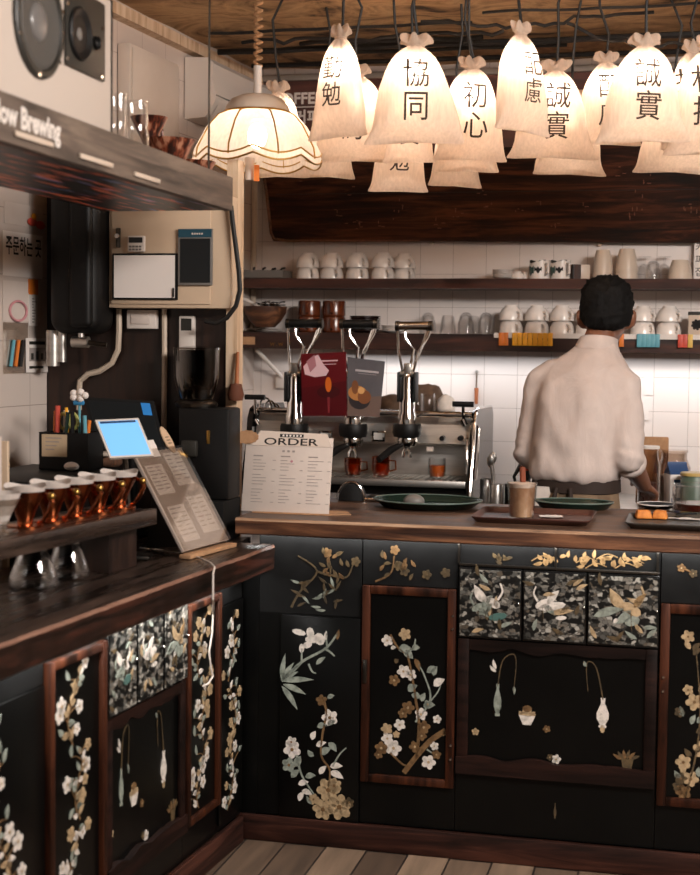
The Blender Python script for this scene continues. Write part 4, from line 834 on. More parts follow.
# shelf liner and labels
lx0 = on_y(F, 494, 335, SDF)[0]; o = MB().box(lx0, 2.4, SDF-.0032, SDF-.0002, zl_t-.014, zl_t+.006).box(lx0, 2.4, SDF-.0002, SDF+.2, zl_t+.0005, zl_t+.0045).build('shelf_liner', M['ceramic'], None, F); tag(o, 'pale liner strip along the lower wall shelf behind the coloured clips', 'liner')
u, v = on_y(F, 248.5, 341, SDF); o = MB().box(u-.03, u+.03, SDF-.006, SDF-.003, v-.015, v+.018).build('price_tag', M['kraft'], None, F); tag(o, 'brown paper tag on the front end of the lower wall shelf', 'tag')
u, v = on_y(F, 277, 344, SDF); o = text_mb('W . W', .02, 0, .003).warp(lambda x, y, z: (x+u, SDF+y-.003, z+v-.008)).build('gold_lettering', M['brass'], None, F); tag(o, 'small gold lettering on the front of the lower wall shelf', 'lettering')
# clips: little clothes pegs pinned over the edge
def clip(px, m, first=[None]):
    u, v = on_y(F, px, 338, SDF-.012)
    t = thing_f('clothes_clip', '', 'clip', F, u, SDF-.004, zl_t-.045)
    for sx in (-1, 1): MB().box(-.0095, .0095, -.004+sx*.0035-.002, -.004+sx*.0035+.0018, 0, .052, 0, .0015).build('prong', m, t)
    MB().cyl((-.0095, -.0042, .03), (.0095, -.0042, .03), .0045, None, 10).build('spring', M['chrome'], t)
    return t
cl = []
for k, px in enumerate((501.2, 505.8)): o = clip(px, M['amber']); tag(o, 'orange clip pinned on the shelf edge apart from the yellow row', 'clip', 'pair of orange clips')
for k in range(8):
    o = clip(514.6+k*5.1, M['yellow']); tag(o, 'yellow clip in the row on the lower shelf edge', 'clip', 'row of yellow clips')
o = clip(621.5, M['amber']); tag(o, 'single orange clip on the shelf edge beside the man\'s neck', 'clip')
for k in range(5): o = clip(639.2+k*4.55, M['blue']); tag(o, 'blue clip in the row on the lower shelf edge', 'clip', 'row of blue clips')
for k in range(2): o = clip(680.5+k*4.6, M['red']); tag(o, 'red clip on the shelf edge under the flower tin', 'clip', 'pair of red clips')
o = clip(690.4, mat('pale_yellow_clip', '#dcb45a', .5)); tag(o, 'pale yellow clip next to the two red clips', 'clip')
# ---- white cups turned upside down in stacks of two
def make_cup(r=.0495, h=.062, m=None, handle=True):
    t = thing('upturned_cup', 'x y z w', 'cup')
    MB().lathe([(0, h), (r*.5, h), (r*.53, h-.003), (r*.56, h-.008), (r*.80, h*.72), (r*.95, h*.4), (r, h*.06), (r, 0), (r*.95, 0), (r*.9, h*.4), (r*.74, h*.7), (0, h-.012)], 28).build('cup', m or M['ceramic'], t, None, 50)
    if handle: MB().tube([(r*.93, 0, h*.2), (r*1.22, 0, h*.16), (r*1.36, 0, h*.32), (r*1.28, 0, h*.5), (r*.86, 0, h*.58)], .0052, 8).build('handle', m or M['ceramic'], t)
    return t
proto = make_cup()
def put(pr_, s, d, z, rot, label, group, used=set()):
    loc = in_frame(F, s, d, z)
    if pr_.name not in used:
        used.add(pr_.name); pr_.location = loc; pr_.rotation_euler.z = F[2]+rot; pr_['label'] = label; pr_['group'] = group; return pr_
    return dup(pr_, loc, F[2]+rot, label, group)
for px, d_ in ((309, 1.83), (333, 1.835), (358.5, 1.83), (384, 1.83)):
    for k in (0, 1): put(proto, up(px, d_)-.005, d_, ZU+k*.047, -.95+.12*k, 'white upturned coffee cup in the stacked row on the upper shelf', 'white cups on the upper shelf')
for k in (0, 1): put(proto, up(404, 1.90), 1.90, ZU+k*.047, -.9, 'white upturned coffee cup in the half hidden end stack of the upper shelf', 'end stack of white cups')
for px in (511, 537, 562):
    for k in (0, 1): put(proto, on_y(F, px, 320, 1.84)[0], 1.84, ZL+.0045+k*.052, -.95+.1*k, 'white upturned coffee cup in the stacked row above the yellow clips', 'white cups above the yellow clips')
for px, r_ in ((645, -.2), (671, -.25)):
    for k in (0, 1): put(proto, on_y(F, px, 320, 1.84)[0]-.008, 1.84, ZL+.0045+k*.052, r_-.68+.1*k, 'white upturned coffee cup in the stacked row above the blue clips', 'white cups above the blue clips')
for k in (0, 1): put(proto, on_y(F, 588, 320, 1.84)[0], 1.84, ZL+.0045+k*.052, -1.1, 'white upturned coffee cup half hidden by the man\'s head', 'stack of cups behind the head')
# ---- upper shelf: tray of tools, saucers, mugs, box, beige cups, glasses
u0, u1 = up(246, 1.8), up(286, 1.8); t = thing_f('tool_tray', 'grey metal tray of small dark tools at the end of the upper shelf', 'tray', F, (u0+u1)/2, 1.83, ZU); w = (u1-u0)/2
b = MB().box(-w, w, -.07, .07, 0, .004).box(-w, w, -.07, -.066, 0, .034).box(-w, w, .066, .07, 0, .034).box(-w, -w+.004, -.07, .07, 0, .034).box(w-.004, w, -.07, .07, 0, .034); b.build('tray', M['grey'], t)
lb = []
for k, (dx, r_, m_) in enumerate(((-.060, .015, 'black'), (-.022, .015, 'dark_steel'), (.016, .014, 'black'), (.054, .015, 'dark_grey'))):
    b = MB().ball((0, 0, r_), (r_*1.25, r_, r_), 16, 10); b.tube([(0, 0, r_*1.5), (.003, -.012, r_*2.6), (.006, -.026, r_*2.7)], .005, 8); o = b.build('coffee_tool', M[m_], None); o.location = in_frame(F, (u0+u1)/2+dx, 1.815, ZU+.0045); o.rotation_euler.z = k*.35; tag(o, ('black rounded tool at the outer end of the grey tool tray', 'steel tool second in the grey tool tray', 'small black tool in the middle of the grey tool tray', 'dark grey tool next to the white cups in the tool tray')[k], 'tool')
u = up(283, 1.86); o = MB().box(-.03, .03, -.02, .02, 0, .035, 0, .006).build('cork_block', M['kraft'], None); o.location = in_frame(F, u-.02, 1.87, ZU+.0045); o.rotation_euler.z = F[2]; tag(o, 'tan block lying in the grey tool tray behind the tools', 'block')
def make_saucer(r, m): return tag(MB().lathe([(0, 0), (r*.55, 0), (r*.9, .008), (r, .011), (r, .013), (r*.88, .011), (r*.5, .003), (0, .003)], 30).build('saucer', m, None, None, 50), 'x', 'saucer')
sc_ = make_saucer(.045, M['ceramic'])
for k in range(5): put(sc_, up(503.5), 1.85, ZU+k*.0068, 0, 'white saucer in the stack on the upper shelf next to the printed mugs', 'saucer stack on the upper shelf')
pc = make_cup(.03, .032)
for k, px in enumerate((518, 526)): put(pc, up(px), 1.845+.03*k, ZU, .3, ('tiny white cup upside down next to the saucer stack', 'tiny white cup upside down next to the printed mugs')[k], 'tiny cups on the upper shelf')
# printed mugs
def mug(px, label):
    t = thing_f('printed_mug', label, 'mug', F, up(px), 1.84, ZU, 'printed mugs', -.85); r, h = .041, .077
    MB().lathe([(0, 0), (r, 0), (r, h), (r-.003, h), (r-.003, .005), (0, .005)], 28).build('body', M['ceramic'], t)
    b = MB()
    for a0, a1, z0, z1, m_ in ((-2.2, -1.2, .018, .05, 0), (-1.15, -.4, .028, .046, 1), (-2.9, -2.3, .03, .056, 1), (-3.2, 0, .070, .074, 2)):
        n = 10; rr = r+.0006
        b.add([(rr*cos(a0+(a1-a0)*i/n), rr*sin(a0+(a1-a0)*i/n), z) for i in range(n+1) for z in (z0+.006*sin(i*.9), z1+.004*cos(i*1.3))], [(2*i, 2*i+2, 2*i+3, 2*i+1) for i in range(n)], m_)
    b.build('print', [mat('mug_green', '#2f4a44', .4), M['ink'], M['dark_grey']], t)
    MB().tube([(r-.002, 0, h*.8), (r+.022, -.004, h*.78), (r+.024, -.004, h*.3), (r-.002, 0, h*.2)], .005, 8).build('handle', M['ceramic'], t)
mug(540, 'white mug with a green and black print next to the tiny white cups'); mug(561, 'white mug with a green and black print next to the small brown box')
u = up(580.5); t = thing_f('small_box', 'small brown and white box on the upper shelf above the man\'s head', 'box', F, u, 1.83, ZU, None, .35)
MB().box(-.034, .034, -.03, .03, 0, .058, 0, .002).build('body', M['beige_ceramic'], t); MB().box(-.0346, -.004, -.0306, .0306, .0006, .0584).build('brown_side', M['red_wood'], t)
def tall_cup(px, k, r, h, label, d=1.85):
    t = thing_f('beige_cup', label, 'cup', F, up(px, d), d, ZU+k*.03, 'beige upturned cups')
    MB().lathe([(0, h), (r*.62, h), (r*.68, h-.006), (r*.84, h*.6), (r*.97, h*.1), (r, 0), (r*.95, 0), (r*.9, h*.2), (r*.62, h-.012), (0, h-.012)], 28).build('cup', M['beige_ceramic'], t, None, 50)
for k in (0, 1):
    tall_cup(602.5, k, .042, .088, ('beige upturned cup at the bottom of the stack above the man\'s head', 'beige upturned cup topping the stack above the man\'s head')[k])
    tall_cup(626.5, k, .047, .092, ('beige upturned cup at the bottom of the stack next to the glasses', 'beige upturned cup topping the stack next to the glasses')[k])
tall_cup(680, 0, .050, .076, 'single beige upturned cup beyond the glasses on the upper shelf', 1.82)
def goblet(px, d, label, s=1.0): return glassware('upturned_glass', label, 'glass', [(.034*s, 0), (.035*s, .03*s), (.024*s, .058*s), (.006*s, .068*s), (.006*s, .09*s), (.028*s, .094*s), (.028*s, .097*s), (0, .097*s)], in_frame(F, up(px, d), d, ZU), None, 'glasses on the upper shelf', 26)
goblet(644, 1.93, 'clear upturned glass between the beige stack and the short tumbler'); goblet(664, 1.94, 'clear upturned glass next to the single beige cup')
glassware('upturned_glass', 'short clear tumbler upside down between two stemmed glasses', 'glass', [(0, .07), (.016, .07), (.026, .06), (.032, .03), (.033, 0), (.031, 0), (.029, .03), (.02, .06), (0, .065)], in_frame(F, up(653, 1.82), 1.82, ZU), None, 'glasses on the upper shelf')
# card with black characters at the end of the upper shelf
u, v = on_y(F, 699, 261, 1.93); h = .085; t = thing_f('shelf_card', 'white card with black characters standing at the far end of the upper shelf', 'card', F, u+.02, 1.93, ZU)
MB().box(-.04, .05, -.002, .002, 0, .165).build('card', M['paper_white'], t); b = MB()
for k, ch in enumerate('커피집'): join(b, text_mb(ch, .04, 0, .003), -.018, 0, .12-.05*k)
b.build('lettering', M['ink'], t)
# ---- lower shelf, from the bowl on
u = on_y(F, 265, 318, 1.84)[0]; t = thing_f('wooden_bowl', 'round brown wooden bowl full of steel spoons on the lower shelf', 'bowl', F, u, 1.845, ZL+.020); r = .093
MB().lathe([(0, 0), (r*.45, 0), (r*.72, .025), (r*.95, .06), (r, .088), (r*.96, .088), (r*.9, .06), (r*.65, .03), (0, .012)], 32).build('bowl', M['worktop_edge'], t, None, 60)
random.seed(4); sp = None
for k in range(9):
    a = k*2.4; x, y = .045*cos(a), .04*sin(a)
    b = MB().ball((0, 0, .012), (.018, .011, .008), 12, 7); b.tube([(-.012, 0, .012), (-.03, 0, .02), (-.05, .002, .02)], .003, 6)
    o = b.build('spoon', M['chrome'] if k % 3 else M['dark_steel'], None); o.location = in_frame(F, u+x, 1.845+y, ZL+.020+.076+.006*(k % 3)); o.rotation_euler = (0, 0, k*1.1); tag(o, 'steel spoon heaped in the brown wooden bowl', 'spoon', 'spoons in the wooden bowl')
b = MB().tube([(0, 0, 0), (-.06, -.01, .03), (-.085, -.012, .035)], [.006, .007, .008], 8); o = b.build('spoon', M['ceramic'], None); o.location = in_frame(F, u-.01, 1.80, ZL+.020+.085); o.rotation_euler.z = F[2]; tag(o, 'long white handled spoon leaning out of the wooden bowl', 'spoon')
for k in range(2): sheet('folded_towel', ('white folded towel lying directly under the wooden bowl', 'grey white folded towel at the bottom under the wooden bowl')[1-k], 'towel', u+.01-.01*k, 1.835, ZL+.009*k, .17-.01*k, .17, .1*k, (M['cloth_white'] if k else M['paper']))
def brown_mug(px, z, d, label):
    s = on_y(F, px, 318, d)[0]; t = thing_f('brown_mug', label, 'mug', F, s, d, z, 'brown glazed mugs on the lower shelf', 0); r, h = .0485, .066; m = noisy('brown_glaze', [(.3, '#3a1a0e'), (.7, '#6b3318')], (14, 14, 14), .18) if 'brown_glaze' not in bpy.data.materials else bpy.data.materials['brown_glaze']
    MB().lathe([(0, 0), (r*.9, 0), (r, .006), (r, h-.006), (r*.96, h), (r*.92, h), (r*.92, .006), (0, .006)], 28).build('body', m, t); MB().tube([(.002, -r+.004, h*.8), (.006, -r-.022, h*.78), (.006, -r-.024, h*.3), (.002, -r+.004, h*.2)], .006, 8).build('handle', m, t)
for i, (px, k) in enumerate(((309.5, 0), (334, 0), (309.5, 1), (334, 1))):
    brown_mug(px, ZL+k*.0668, 1.85, ('brown glazed mug at the bottom of the stack beside the wooden bowl', 'brown glazed mug at the bottom of the stack beside the dark plates', 'brown glazed mug on top of the stack beside the wooden bowl', 'brown glazed mug on top of the stack beside the dark plates')[i])
dpm = mat('dark_brown_glaze', '#2b1712', .25); sc2 = make_saucer(.066, dpm); sc2.name = 'dark_plate'; sc2['category'] = 'plate'
for k in range(9): put(sc2, on_y(F, 365, 325, 1.85)[0], 1.85, ZL+k*.0072, 0, 'dark brown plate in the stack behind the middle lever', 'stack of dark brown plates')
sc3 = make_saucer(.05, M['ceramic'])
for k in range(4): put(sc3, on_y(F, 393, 325, 1.86)[0], 1.86, ZL+k*.0068, 0, 'white saucer in the stack beside the dark plates on the lower shelf', 'saucer stack on the lower shelf')
tum = [(0, .075), (.022, .075), (.026, .07), (.035, .01), (.036, 0), (.034, 0), (.024, .068), (0, .07)]
dome = [(0, .088), (.014, .086), (.026, .074), (.034, .045), (.034, .012), (.036, 0), (.034, 0), (.032, .012), (.031, .045), (.022, .072), (0, .08)]
for k, (px, d_, pf, lb) in enumerate(((428, 1.90, dome, 'clear upturned glass on the lower shelf just beyond the chrome lever'), (448, 1.83, tum, 'straight clear tumbler upside down at the start of the glass row'), (466, 1.82, dome, 'rounded clear glass upside down in the middle of the glass row'), (486, 1.82, dome, 'rounded clear glass upside down next to the white cups'), (474, 1.92, tum, 'clear tumbler upside down behind the glass row'), (499, 1.93, tum, 'clear tumbler upside down behind the first white cup stack'))):
    glassware('upturned_glass', lb, 'glass', pf, in_frame(F, on_y(F, px, 325, d_)[0], d_, ZL+(.0045 if px > 494 else 0)), None, 'glasses on the lower shelf')
u = on_y(F, 700, 320, 1.84)[0]; t = thing_f('flower_tin', 'square tin with a black flower print at the far end of the lower shelf', 'tin', F, u, 1.83, ZL+.0045)
MB().box(-.045, .05, -.04, .04, 0, .088, 0, .003).build('body', M['beige_ceramic'], t); MB().box(-.0465, .0515, -.0415, .0415, .078, .092, 0, .002).build('lid', M['dark_grey'], t)
I = Inlay(-.0412); I.flower(-.012, .04, .022, 0, 8, .2, 0); I.build('flower_print', M['ink'], t)
b0, b1 = on_y(F, 256, 352, SDF+.06), on_y(F, 282, 378, WALL_D-.03)
t = zero('shelf_bracket', 'white diagonal bracket holding up the lower wall shelf beside its brown tag', 'bracket', F)
MB().tube([(b0[0], SDF+.06, zl_b-.003), (b1[0], WALL_D-.02, b1[1])], .009, 10).build('strut', M['white_plastic'], t); MB().box(b1[0]-.03, b1[0]+.03, WALL_D-.03, WALL_D-.002, b1[1]-.045, b1[1]+.02, 0, .004).build('wall_plate', M['white_plastic'], t)
# hook tool on the tiles, brass knob, papers on the tiles
u, v = on_y(F, 476.5, 372, WALL_D-.02); t = zero('hanging_brush', 'thin brush with an orange handle hanging on the tiles beside the coffee machine', 'brush', F); z0 = on_y(F, 476, 404, WALL_D-.02)[1]
MB().cyl((u, WALL_D-.012, v), (u, WALL_D-.012, (v+z0)/2), .004, None, 8).build('shaft', M['chrome'], t); MB().cyl((u, WALL_D-.012, (v+z0)/2), (u, WALL_D-.012, z0), .009, .007, 10).build('handle', mat('orange_handle', '#a8623a', .5), t); MB().cyl((u, WALL_D-.0, v+.002), (u, WALL_D-.02, v+.002), .006, None, 10).build('hook', M['steel'], t)
for px, py, lb in ((432, 242, 'small pale knob under the long dark plaque over the cup row'), (599, 244, 'small pale knob under the long dark plaque over the beige cups')):
    u, v = on_y(F, px, py, WALL_D-.015); o = MB().ball((u, WALL_D-.012, v), .011, 12, 8).build('wall_peg', M['beige_ceramic'], None, F); tag(o, lb, 'peg')
for k, (px, py, w, h) in enumerate(((649, 386, .035, .075), (646, 414, .022, .05))):
    u, v = on_y(F, px, py, WALL_D); o = MB().box(u-w/2, u+w/2, WALL_D-.0035, WALL_D-.0015, v-h/2, v+h/2).build('wall_note', M['paper_white'], None, F); tag(o, ('white note stuck on the tiles beside the man\'s shoulder', 'small white note stuck on the tiles beside the man\'s sleeve')[k], 'note')
# ---- boards above
BDp = WALL_D-.03
a, b_ = on_y(F, 264, 120, BDp), on_y(F, 270, 76, BDp); zs0 = on_y(F, 400, 150, BDp)[1]; zs1 = on_y(F, 400, 76, BDp)[1]
t = zero('signboard', 'brown cafe signboard with white coffee lettering high on the back wall', 'sign', F)
MB().box(a[0], 2.6, BDp, WALL_D-.004, zs0, zs1).build('board', M['sign_board'], t)
b = MB(); yy = BDp-.0012
def line(px0, px1, py, w=.004): (x0, z0), (x1, z1) = on_y(F, px0, py, BDp), on_y(F, px1, py, BDp); b.box(x0, x1, yy, BDp, z0-w/2, z0+w/2)
line(268, 345, 108); line(372, 470, 108)
def wr(txt, px, py, size, nar=1.0, bold=.002): q_ = on_y(F, px, py, BDp); join(b, text_mb(txt, size, 0, .0012, False, bold, nar), q_[0], BDp, q_[1])
wr('COFFEE', 271, 104.5, .066, 1.0); wr('커피', 294, 122.5, .062); wr('술', 300, 141, .062); wr('BEER', 373, 104.5, .066); wr('맥주', 384, 122.5, .062); wr('차', 384, 141, .06)
b.build('lettering', M['white_ink'], t)
pl = [on_y(F, *p, BDp-.03) for p in ((263, 152), (264, 176), (268, 205), (271, 233), (274, 239.5), (290, 241), (420, 241), (560, 241.8), (720, 243))]; top = on_y(F, 263, 152, BDp-.03)[1]
pl = [(x, z) for x, z in pl]; pl += [(2.6, pl[-1][1]), (2.6, top)]
t = zero('wooden_plaque', 'long dark carved wooden plaque on the back wall above the upper shelf', 'plaque', F)
MB().prism(pl, BDp-.03, BDp-.002).build('board', M['plaque_wood'], t)
edge = [Vector((x, BDp-.031, z)) for x, z in pl[:7]]; MB().tube(edge, [.006, .006, .007, .006, .008, .006, .004], 8).build('worn_edge', noisy('worn_edge_wood', [(.3, '#3a2213'), (.7, '#7a5232')], (60, 60, 60), .7), t)
random.seed(9); b = MB(); zt_ = on_y(F, 400, 238, BDp-.03)[1]
for k in range(46):          # faded strokes of old carving
    x = random.uniform(pl[0][0]+.1, 1.9); z = random.uniform(zt_+.03, top-.05)
    for j in range(random.randint(2, 4)): x2, z2 = x+random.uniform(-.02, .02), z+random.uniform(-.02, .02); w_, h_ = (random.uniform(.006, .02), .0025) if random.random() < .6 else (.0025, random.uniform(.006, .02)); b.box(x2, x2+w_, BDp-.0306, BDp-.0298, z2, z2+h_)
b.build('carving', mat('faded_gilt', '#6a402a', .7), t)
zsm = on_y(F, 500, 192, BDp-.03)[1]; MB().box(pl[0][0]+.06, 2.55, BDp-.0306, BDp-.0298, zsm, zsm+.003).build('board_seam', mat('seam_dark', '#120806', .8), t)
# ================================================================ HANGING BOARD OVER THE SIDE COUNTER
U = (-.335, 4.109, pi/2-radians(13.0)); UB = 1.87; UT = 1.963
def V(px, py, d=0): return on_y(U, px, py, d)
streak = mat('streaked_underside', '#0c0908', .35); nt = streak.node_tree; bs = nt.nodes['Principled BSDF']  # orange-red and blue streaks along the board, set in the base colour
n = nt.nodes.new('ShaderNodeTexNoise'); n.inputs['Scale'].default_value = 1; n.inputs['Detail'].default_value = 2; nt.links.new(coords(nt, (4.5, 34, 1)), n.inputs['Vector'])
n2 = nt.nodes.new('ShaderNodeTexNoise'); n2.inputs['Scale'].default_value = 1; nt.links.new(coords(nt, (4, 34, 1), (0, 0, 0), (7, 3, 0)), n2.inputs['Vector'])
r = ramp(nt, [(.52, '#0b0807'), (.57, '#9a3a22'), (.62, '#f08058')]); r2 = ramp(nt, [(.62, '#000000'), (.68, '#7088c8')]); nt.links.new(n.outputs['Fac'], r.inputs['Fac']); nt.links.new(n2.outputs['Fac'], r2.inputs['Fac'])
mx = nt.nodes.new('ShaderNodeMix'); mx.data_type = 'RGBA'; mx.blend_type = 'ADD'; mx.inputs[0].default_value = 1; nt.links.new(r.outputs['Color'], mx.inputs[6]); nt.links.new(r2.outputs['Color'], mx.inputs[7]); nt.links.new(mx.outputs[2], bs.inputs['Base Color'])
t = zero('hanging_shelf', 'grey weathered board shelf hung on rods over the side counter with white lettering', 'shelf', U)
MB().box(-2.3, 0, 0, .026, UB, UT, 0, .003).build('front_board', M['shelf_wood'], t)
MB().box(-2.3, -.002, .026, .38, UB+.012, UB+.04).build('shelf_board', M['shelf_wood'], t)
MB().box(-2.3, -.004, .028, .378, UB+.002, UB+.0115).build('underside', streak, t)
q0 = V(20.5, 131, -.001); q1 = V(60.5, 143, -.001)
a_ = text_mb('Slow ', .05, 0, .0015, False, .002); b_ = text_mb('Brewing', .05, 0, .0015, False, .002); wB = max(v[0] for v in b_.v); k = (q1[0]-q0[0])/wB; kz = (V(24, 109, 0)[1]-V(24, 131, 0)[1])/.0365
full = text_mb('Slow Brewing', .05, 0, .0015, False, .002); off = max(v[0] for v in full.v)-wB
full.warp(lambda x, y, z: (q0[0]+(x-off)*k, y, q0[1]+.006+z*kz)).build('lettering', M['white_ink'], t)
for (x0, y0, x1, y1) in ((13, 133, 51, 146), (78, 155, 111, 167), (133, 173, 158, 183)):
    a, b = V(x0, y0), V(x1, y1); zc = (a[1]+b[1])/2; MB().box(a[0], b[0], -.007, -.0005, zc-.005, zc+.006, 0, .002).build('label_rail', M['beige_ceramic'], t)
for px in (210, -140):
    u, v = V(px, 180, .03); MB().cyl((u, .034, UB+.04), (u, .034, CEIL+.01), .003, None, 8).build('hanging_rod', M['dark_steel'], t)
# loudspeaker lying on the shelf
u1, v1 = V(112, 126, .03); SZ = UT-.035
t = zero('loudspeaker', 'cream fronted loudspeaker lying on the hanging shelf', 'speaker', U); SB = UB+.0412
MB().box(u1-.62, u1, .035, .30, SB, SB+.36, 0, .006).build('cabinet', M['black'], t)
face = MB().box(u1-.612, u1-.014, .0265, .0348, SB+.0265, SB+.35, 0, .003).build('front_panel', mat('speaker_cream', '#c2b4a8', .6), t)
uc, vc = V(38, 22, .025)
b = MB(); R = .106
prof = [(R*1.05, 0), (R*1.05, .006), (R, .010), (R*.9, .010), (R*.86, .004), (R*.8, .006), (R*.7, .0), (R*.35, -.02)]
b.loft([[(uc+r_*cos(2*pi*j/48), .026-y, vc+r_*sin(2*pi*j/48)) for j in range(48)] for r_, y in prof], 0, False); b.build('woofer_surround', M['dark_grey'], t)
cn = MB(); cn.loft([[(uc+R*k_*cos(2*pi*j/48), y, vc+R*k_*sin(2*pi*j/48)) for j in range(48)] for k_, y in ((.88, .0215), (.80, .0175), (.74, .019), (.55, .0225), (.30, .0255), (.05, .0256))], 0, False); cn.build('woofer_cone', mat('cone_grey', '#4a4743', .55), t)
MB().ball((uc, .0262, vc), (R*.36, .012, R*.36), 24, 12).build('dust_cap', mat('dust_cap_grey', '#6f6b68', .3), t)
MB().box(u1-.0135, u1, .0275, .0348, SB+.002, SB+.355, 0, .002).build('edge_strip', M['black'], t); MB().box(u1-.612, u1-.014, .0275, .0348, SB+.002, SB+.026, 0, .002).build('gap_shadow_strip', M['matt_black'], t)  # black strip below the front stands in for the shadow gap under the speaker
for k in range(6): a = 2*pi*k/6+.4; MB().cyl((uc+R*1.0*cos(a), .017, vc+R*1.0*sin(a)), (uc+R*1.0*cos(a), .0145, vc+R*1.0*sin(a)), .004, None, 8).build('screw', M['chrome'], t)
a, b_ = V(64, 55, .025), V(103, 80, .025); pl = MB().box(a[0], b_[0], .019, .0258, b_[1]-.005, SB+.33, 0, .003).build('tweeter_plate', M['dark_grey'], t)
for (px, py, rr) in ((79, 34, .052), (95, 43, .014)):
    u, v = V(px, py, .02); b = MB(); b.loft([[(u+rr*k_*cos(2*pi*j/32), .0185-y, v+rr*k_*sin(2*pi*j/32)) for j in range(32)] for k_, y in ((1.08, 0), (1.08, .004), (1, .007), (.9, .005), (.6, -.004), (.3, -.008))], 0, True); o = b.build('tweeter', M['black'], pl)
    MB().ball((u, .024, v), (rr*.36, .008, rr*.36), 16, 9).build('tweeter_dome', M['grey'], pl)
for (px, py) in ((66, 60), (100, 78), (66, 5), (101, 30)): u, v = V(px, py, .02); MB().cyl((u+.004, .0188, v+.004), (u+.004, .0165, v+.004), .0045, None, 8).build('plate_screw', M['chrome'], pl)
# glass server with a brown striped dripper, two more drippers
SHZ = UB+.0408
stripe = noisy('striped_brown_glaze', [(.40, '#2a120a'), (.5, '#6b2f1a'), (.6, '#a8745a')], (60, 60, 4), .35, 0, 2)
def server(px, d, label, hh, rr):
    u = V(px, 130, d)[0]; t = thing_f('glass_server', label, 'glass', U, u, d, SHZ, 'glass servers on the hanging shelf')
    MB().lathe([(0, 0), (rr, 0), (rr*1.02, .01), (rr, hh*.55), (rr*.86, hh*.66), (rr*.9, hh*.7), (rr*.9, hh), (rr*.85, hh), (rr*.85, hh*.7), (rr*.8, hh*.66), (rr*.94, hh*.54), (rr*.95, .012), (0, .008)], 30).build('body', M['glass'], t, None, 60)
    MB().lathe([(rr*.88, hh*.985), (rr*.94, hh*.99), (rr*.94, hh*1.01), (rr*.88, hh*1.01)], 30).build('rim', M['glass'], t); return u, t
server(117, .17, 'slim clear glass server close behind the loudspeaker', .21, .028); server(136, .08, 'clear glass server standing free between the loudspeaker and the drippers', .175, .032)
def striped_dripper(px, d, z, label, r_=.06, h=.085):
    u = V(px, 120, d)[0]; t = thing_f('coffee_dripper', label, 'dripper', U, u, d, z, 'brown striped drippers')
    MB().lathe([(0, 0), (r_*.8, 0), (r_*.8, .006), (r_*.32, .009), (r_*.34, h*.2), (r_, h), (r_*.95, h), (r_*.3, h*.22), (0, h*.2)], 32).build('cone', stripe, t, None, 50)
    MB().tube([(r_*.75, -.01, h*.75), (r_*1.35, -.012, h*.7), (r_*1.3, -.012, h*.35), (r_*.5, -.006, h*.32)], .005, 8).build('handle', stripe, t)
server(149, .20, 'squat clear glass server carrying a brown striped dripper', .115, .045)
striped_dripper(149, .20, SHZ+.118, 'small brown striped dripper standing on top of a glass server', .052, .085)
striped_dripper(168, .105, SHZ, 'wide brown striped dripper on the hanging shelf next to the glass servers', .072, .125); striped_dripper(193, .14, SHZ, 'brown striped dripper at the free end of the hanging shelf beside the lamp', .066, .105)
# ================================================================ HIGH ON THE SIDE WALL
a, b_ = on_y(L, 130, 60, LW-.05), on_y(L, 179, 110, LW-.05)
t = zero('wall_cupboard', 'flat white cupboard high on the side wall beyond the loudspeaker', 'cupboard', L); zc0 = on_y(L, 150, 150, LW-.05)[1]; zc1 = on_y(L, 131, 43, LW-.05)[1]
MB().box(a[0], b_[0], LW-.05, LW-.002, zc0, zc1, 0, .004).build('body', M['white_paint'], t); MB().box(a[0]+.012, b_[0]-.012, LW-.056, LW-.0505, zc0+.012, zc1-.012, 0, .003).build('door', M['white_paint'], t)
s_ac = on_y(L, 186, 100, LW-.01)[0]; z0, z1 = on_y(L, 192, 112, LW-.1)[1], on_y(L, 190, 47, LW-.1)[1]
t = zero('air_conditioner', 'white wall air conditioner high on the side wall behind the pendant lamp', 'air conditioner', L)
ac_len = min(.78, FtoL(-.3, 1.86)[0]-s_ac); pr_ = [(LW-.004, z1-.0), (LW-.10, z1-.005), (LW-.125, z1-.03), (LW-.115, (z0+z1)/2+.03), (LW-.135, (z0+z1)/2-.03), (LW-.128, z0+.06), (LW-.09, z0+.005), (LW-.004, z0)]
MB().loft([[(x, y, z) for y, z in pr_] for x in (s_ac, s_ac+ac_len)]).build('body', M['white_plastic'], t)
MB().loft([[(x, LW-.131, z0+.058), (x, LW-.095, z0+.001), (x, LW-.085, z0-.004), (x, LW-.112, z0+.02)] for x in (s_ac+.03, s_ac+ac_len-.03)]).build('air_flap', M['white_plastic'], t)
MB().box(s_ac-.001, s_ac+ac_len, LW-.138, LW-.134, (z0+z1)/2-.034, (z0+z1)/2-.03).build('front_seam', M['grey'], t)
for k, px in enumerate((246.5, 252.5)):
    u, z1_ = on_y(F, px, 160, 1.90); z0_ = on_y(F, px, 280, 1.90)[1]; pts = [(u, 1.90+.03*k, z1_+.05), (u+.006*sin(k*3), 1.90+.03*k, (z1_+z0_)/2), (u-.003, 1.90+.03*k, z0_-.25)]
    cable('wall_pipe', [fmat(F) @ Vector(p) for p in pts], .010+.003*k, ('pale pipe in the corner beside the end of the wall shelves', 'thicker pale pipe in the corner behind the thin one')[k], 'pipe', M['pipe'], 'pale corner pipes')
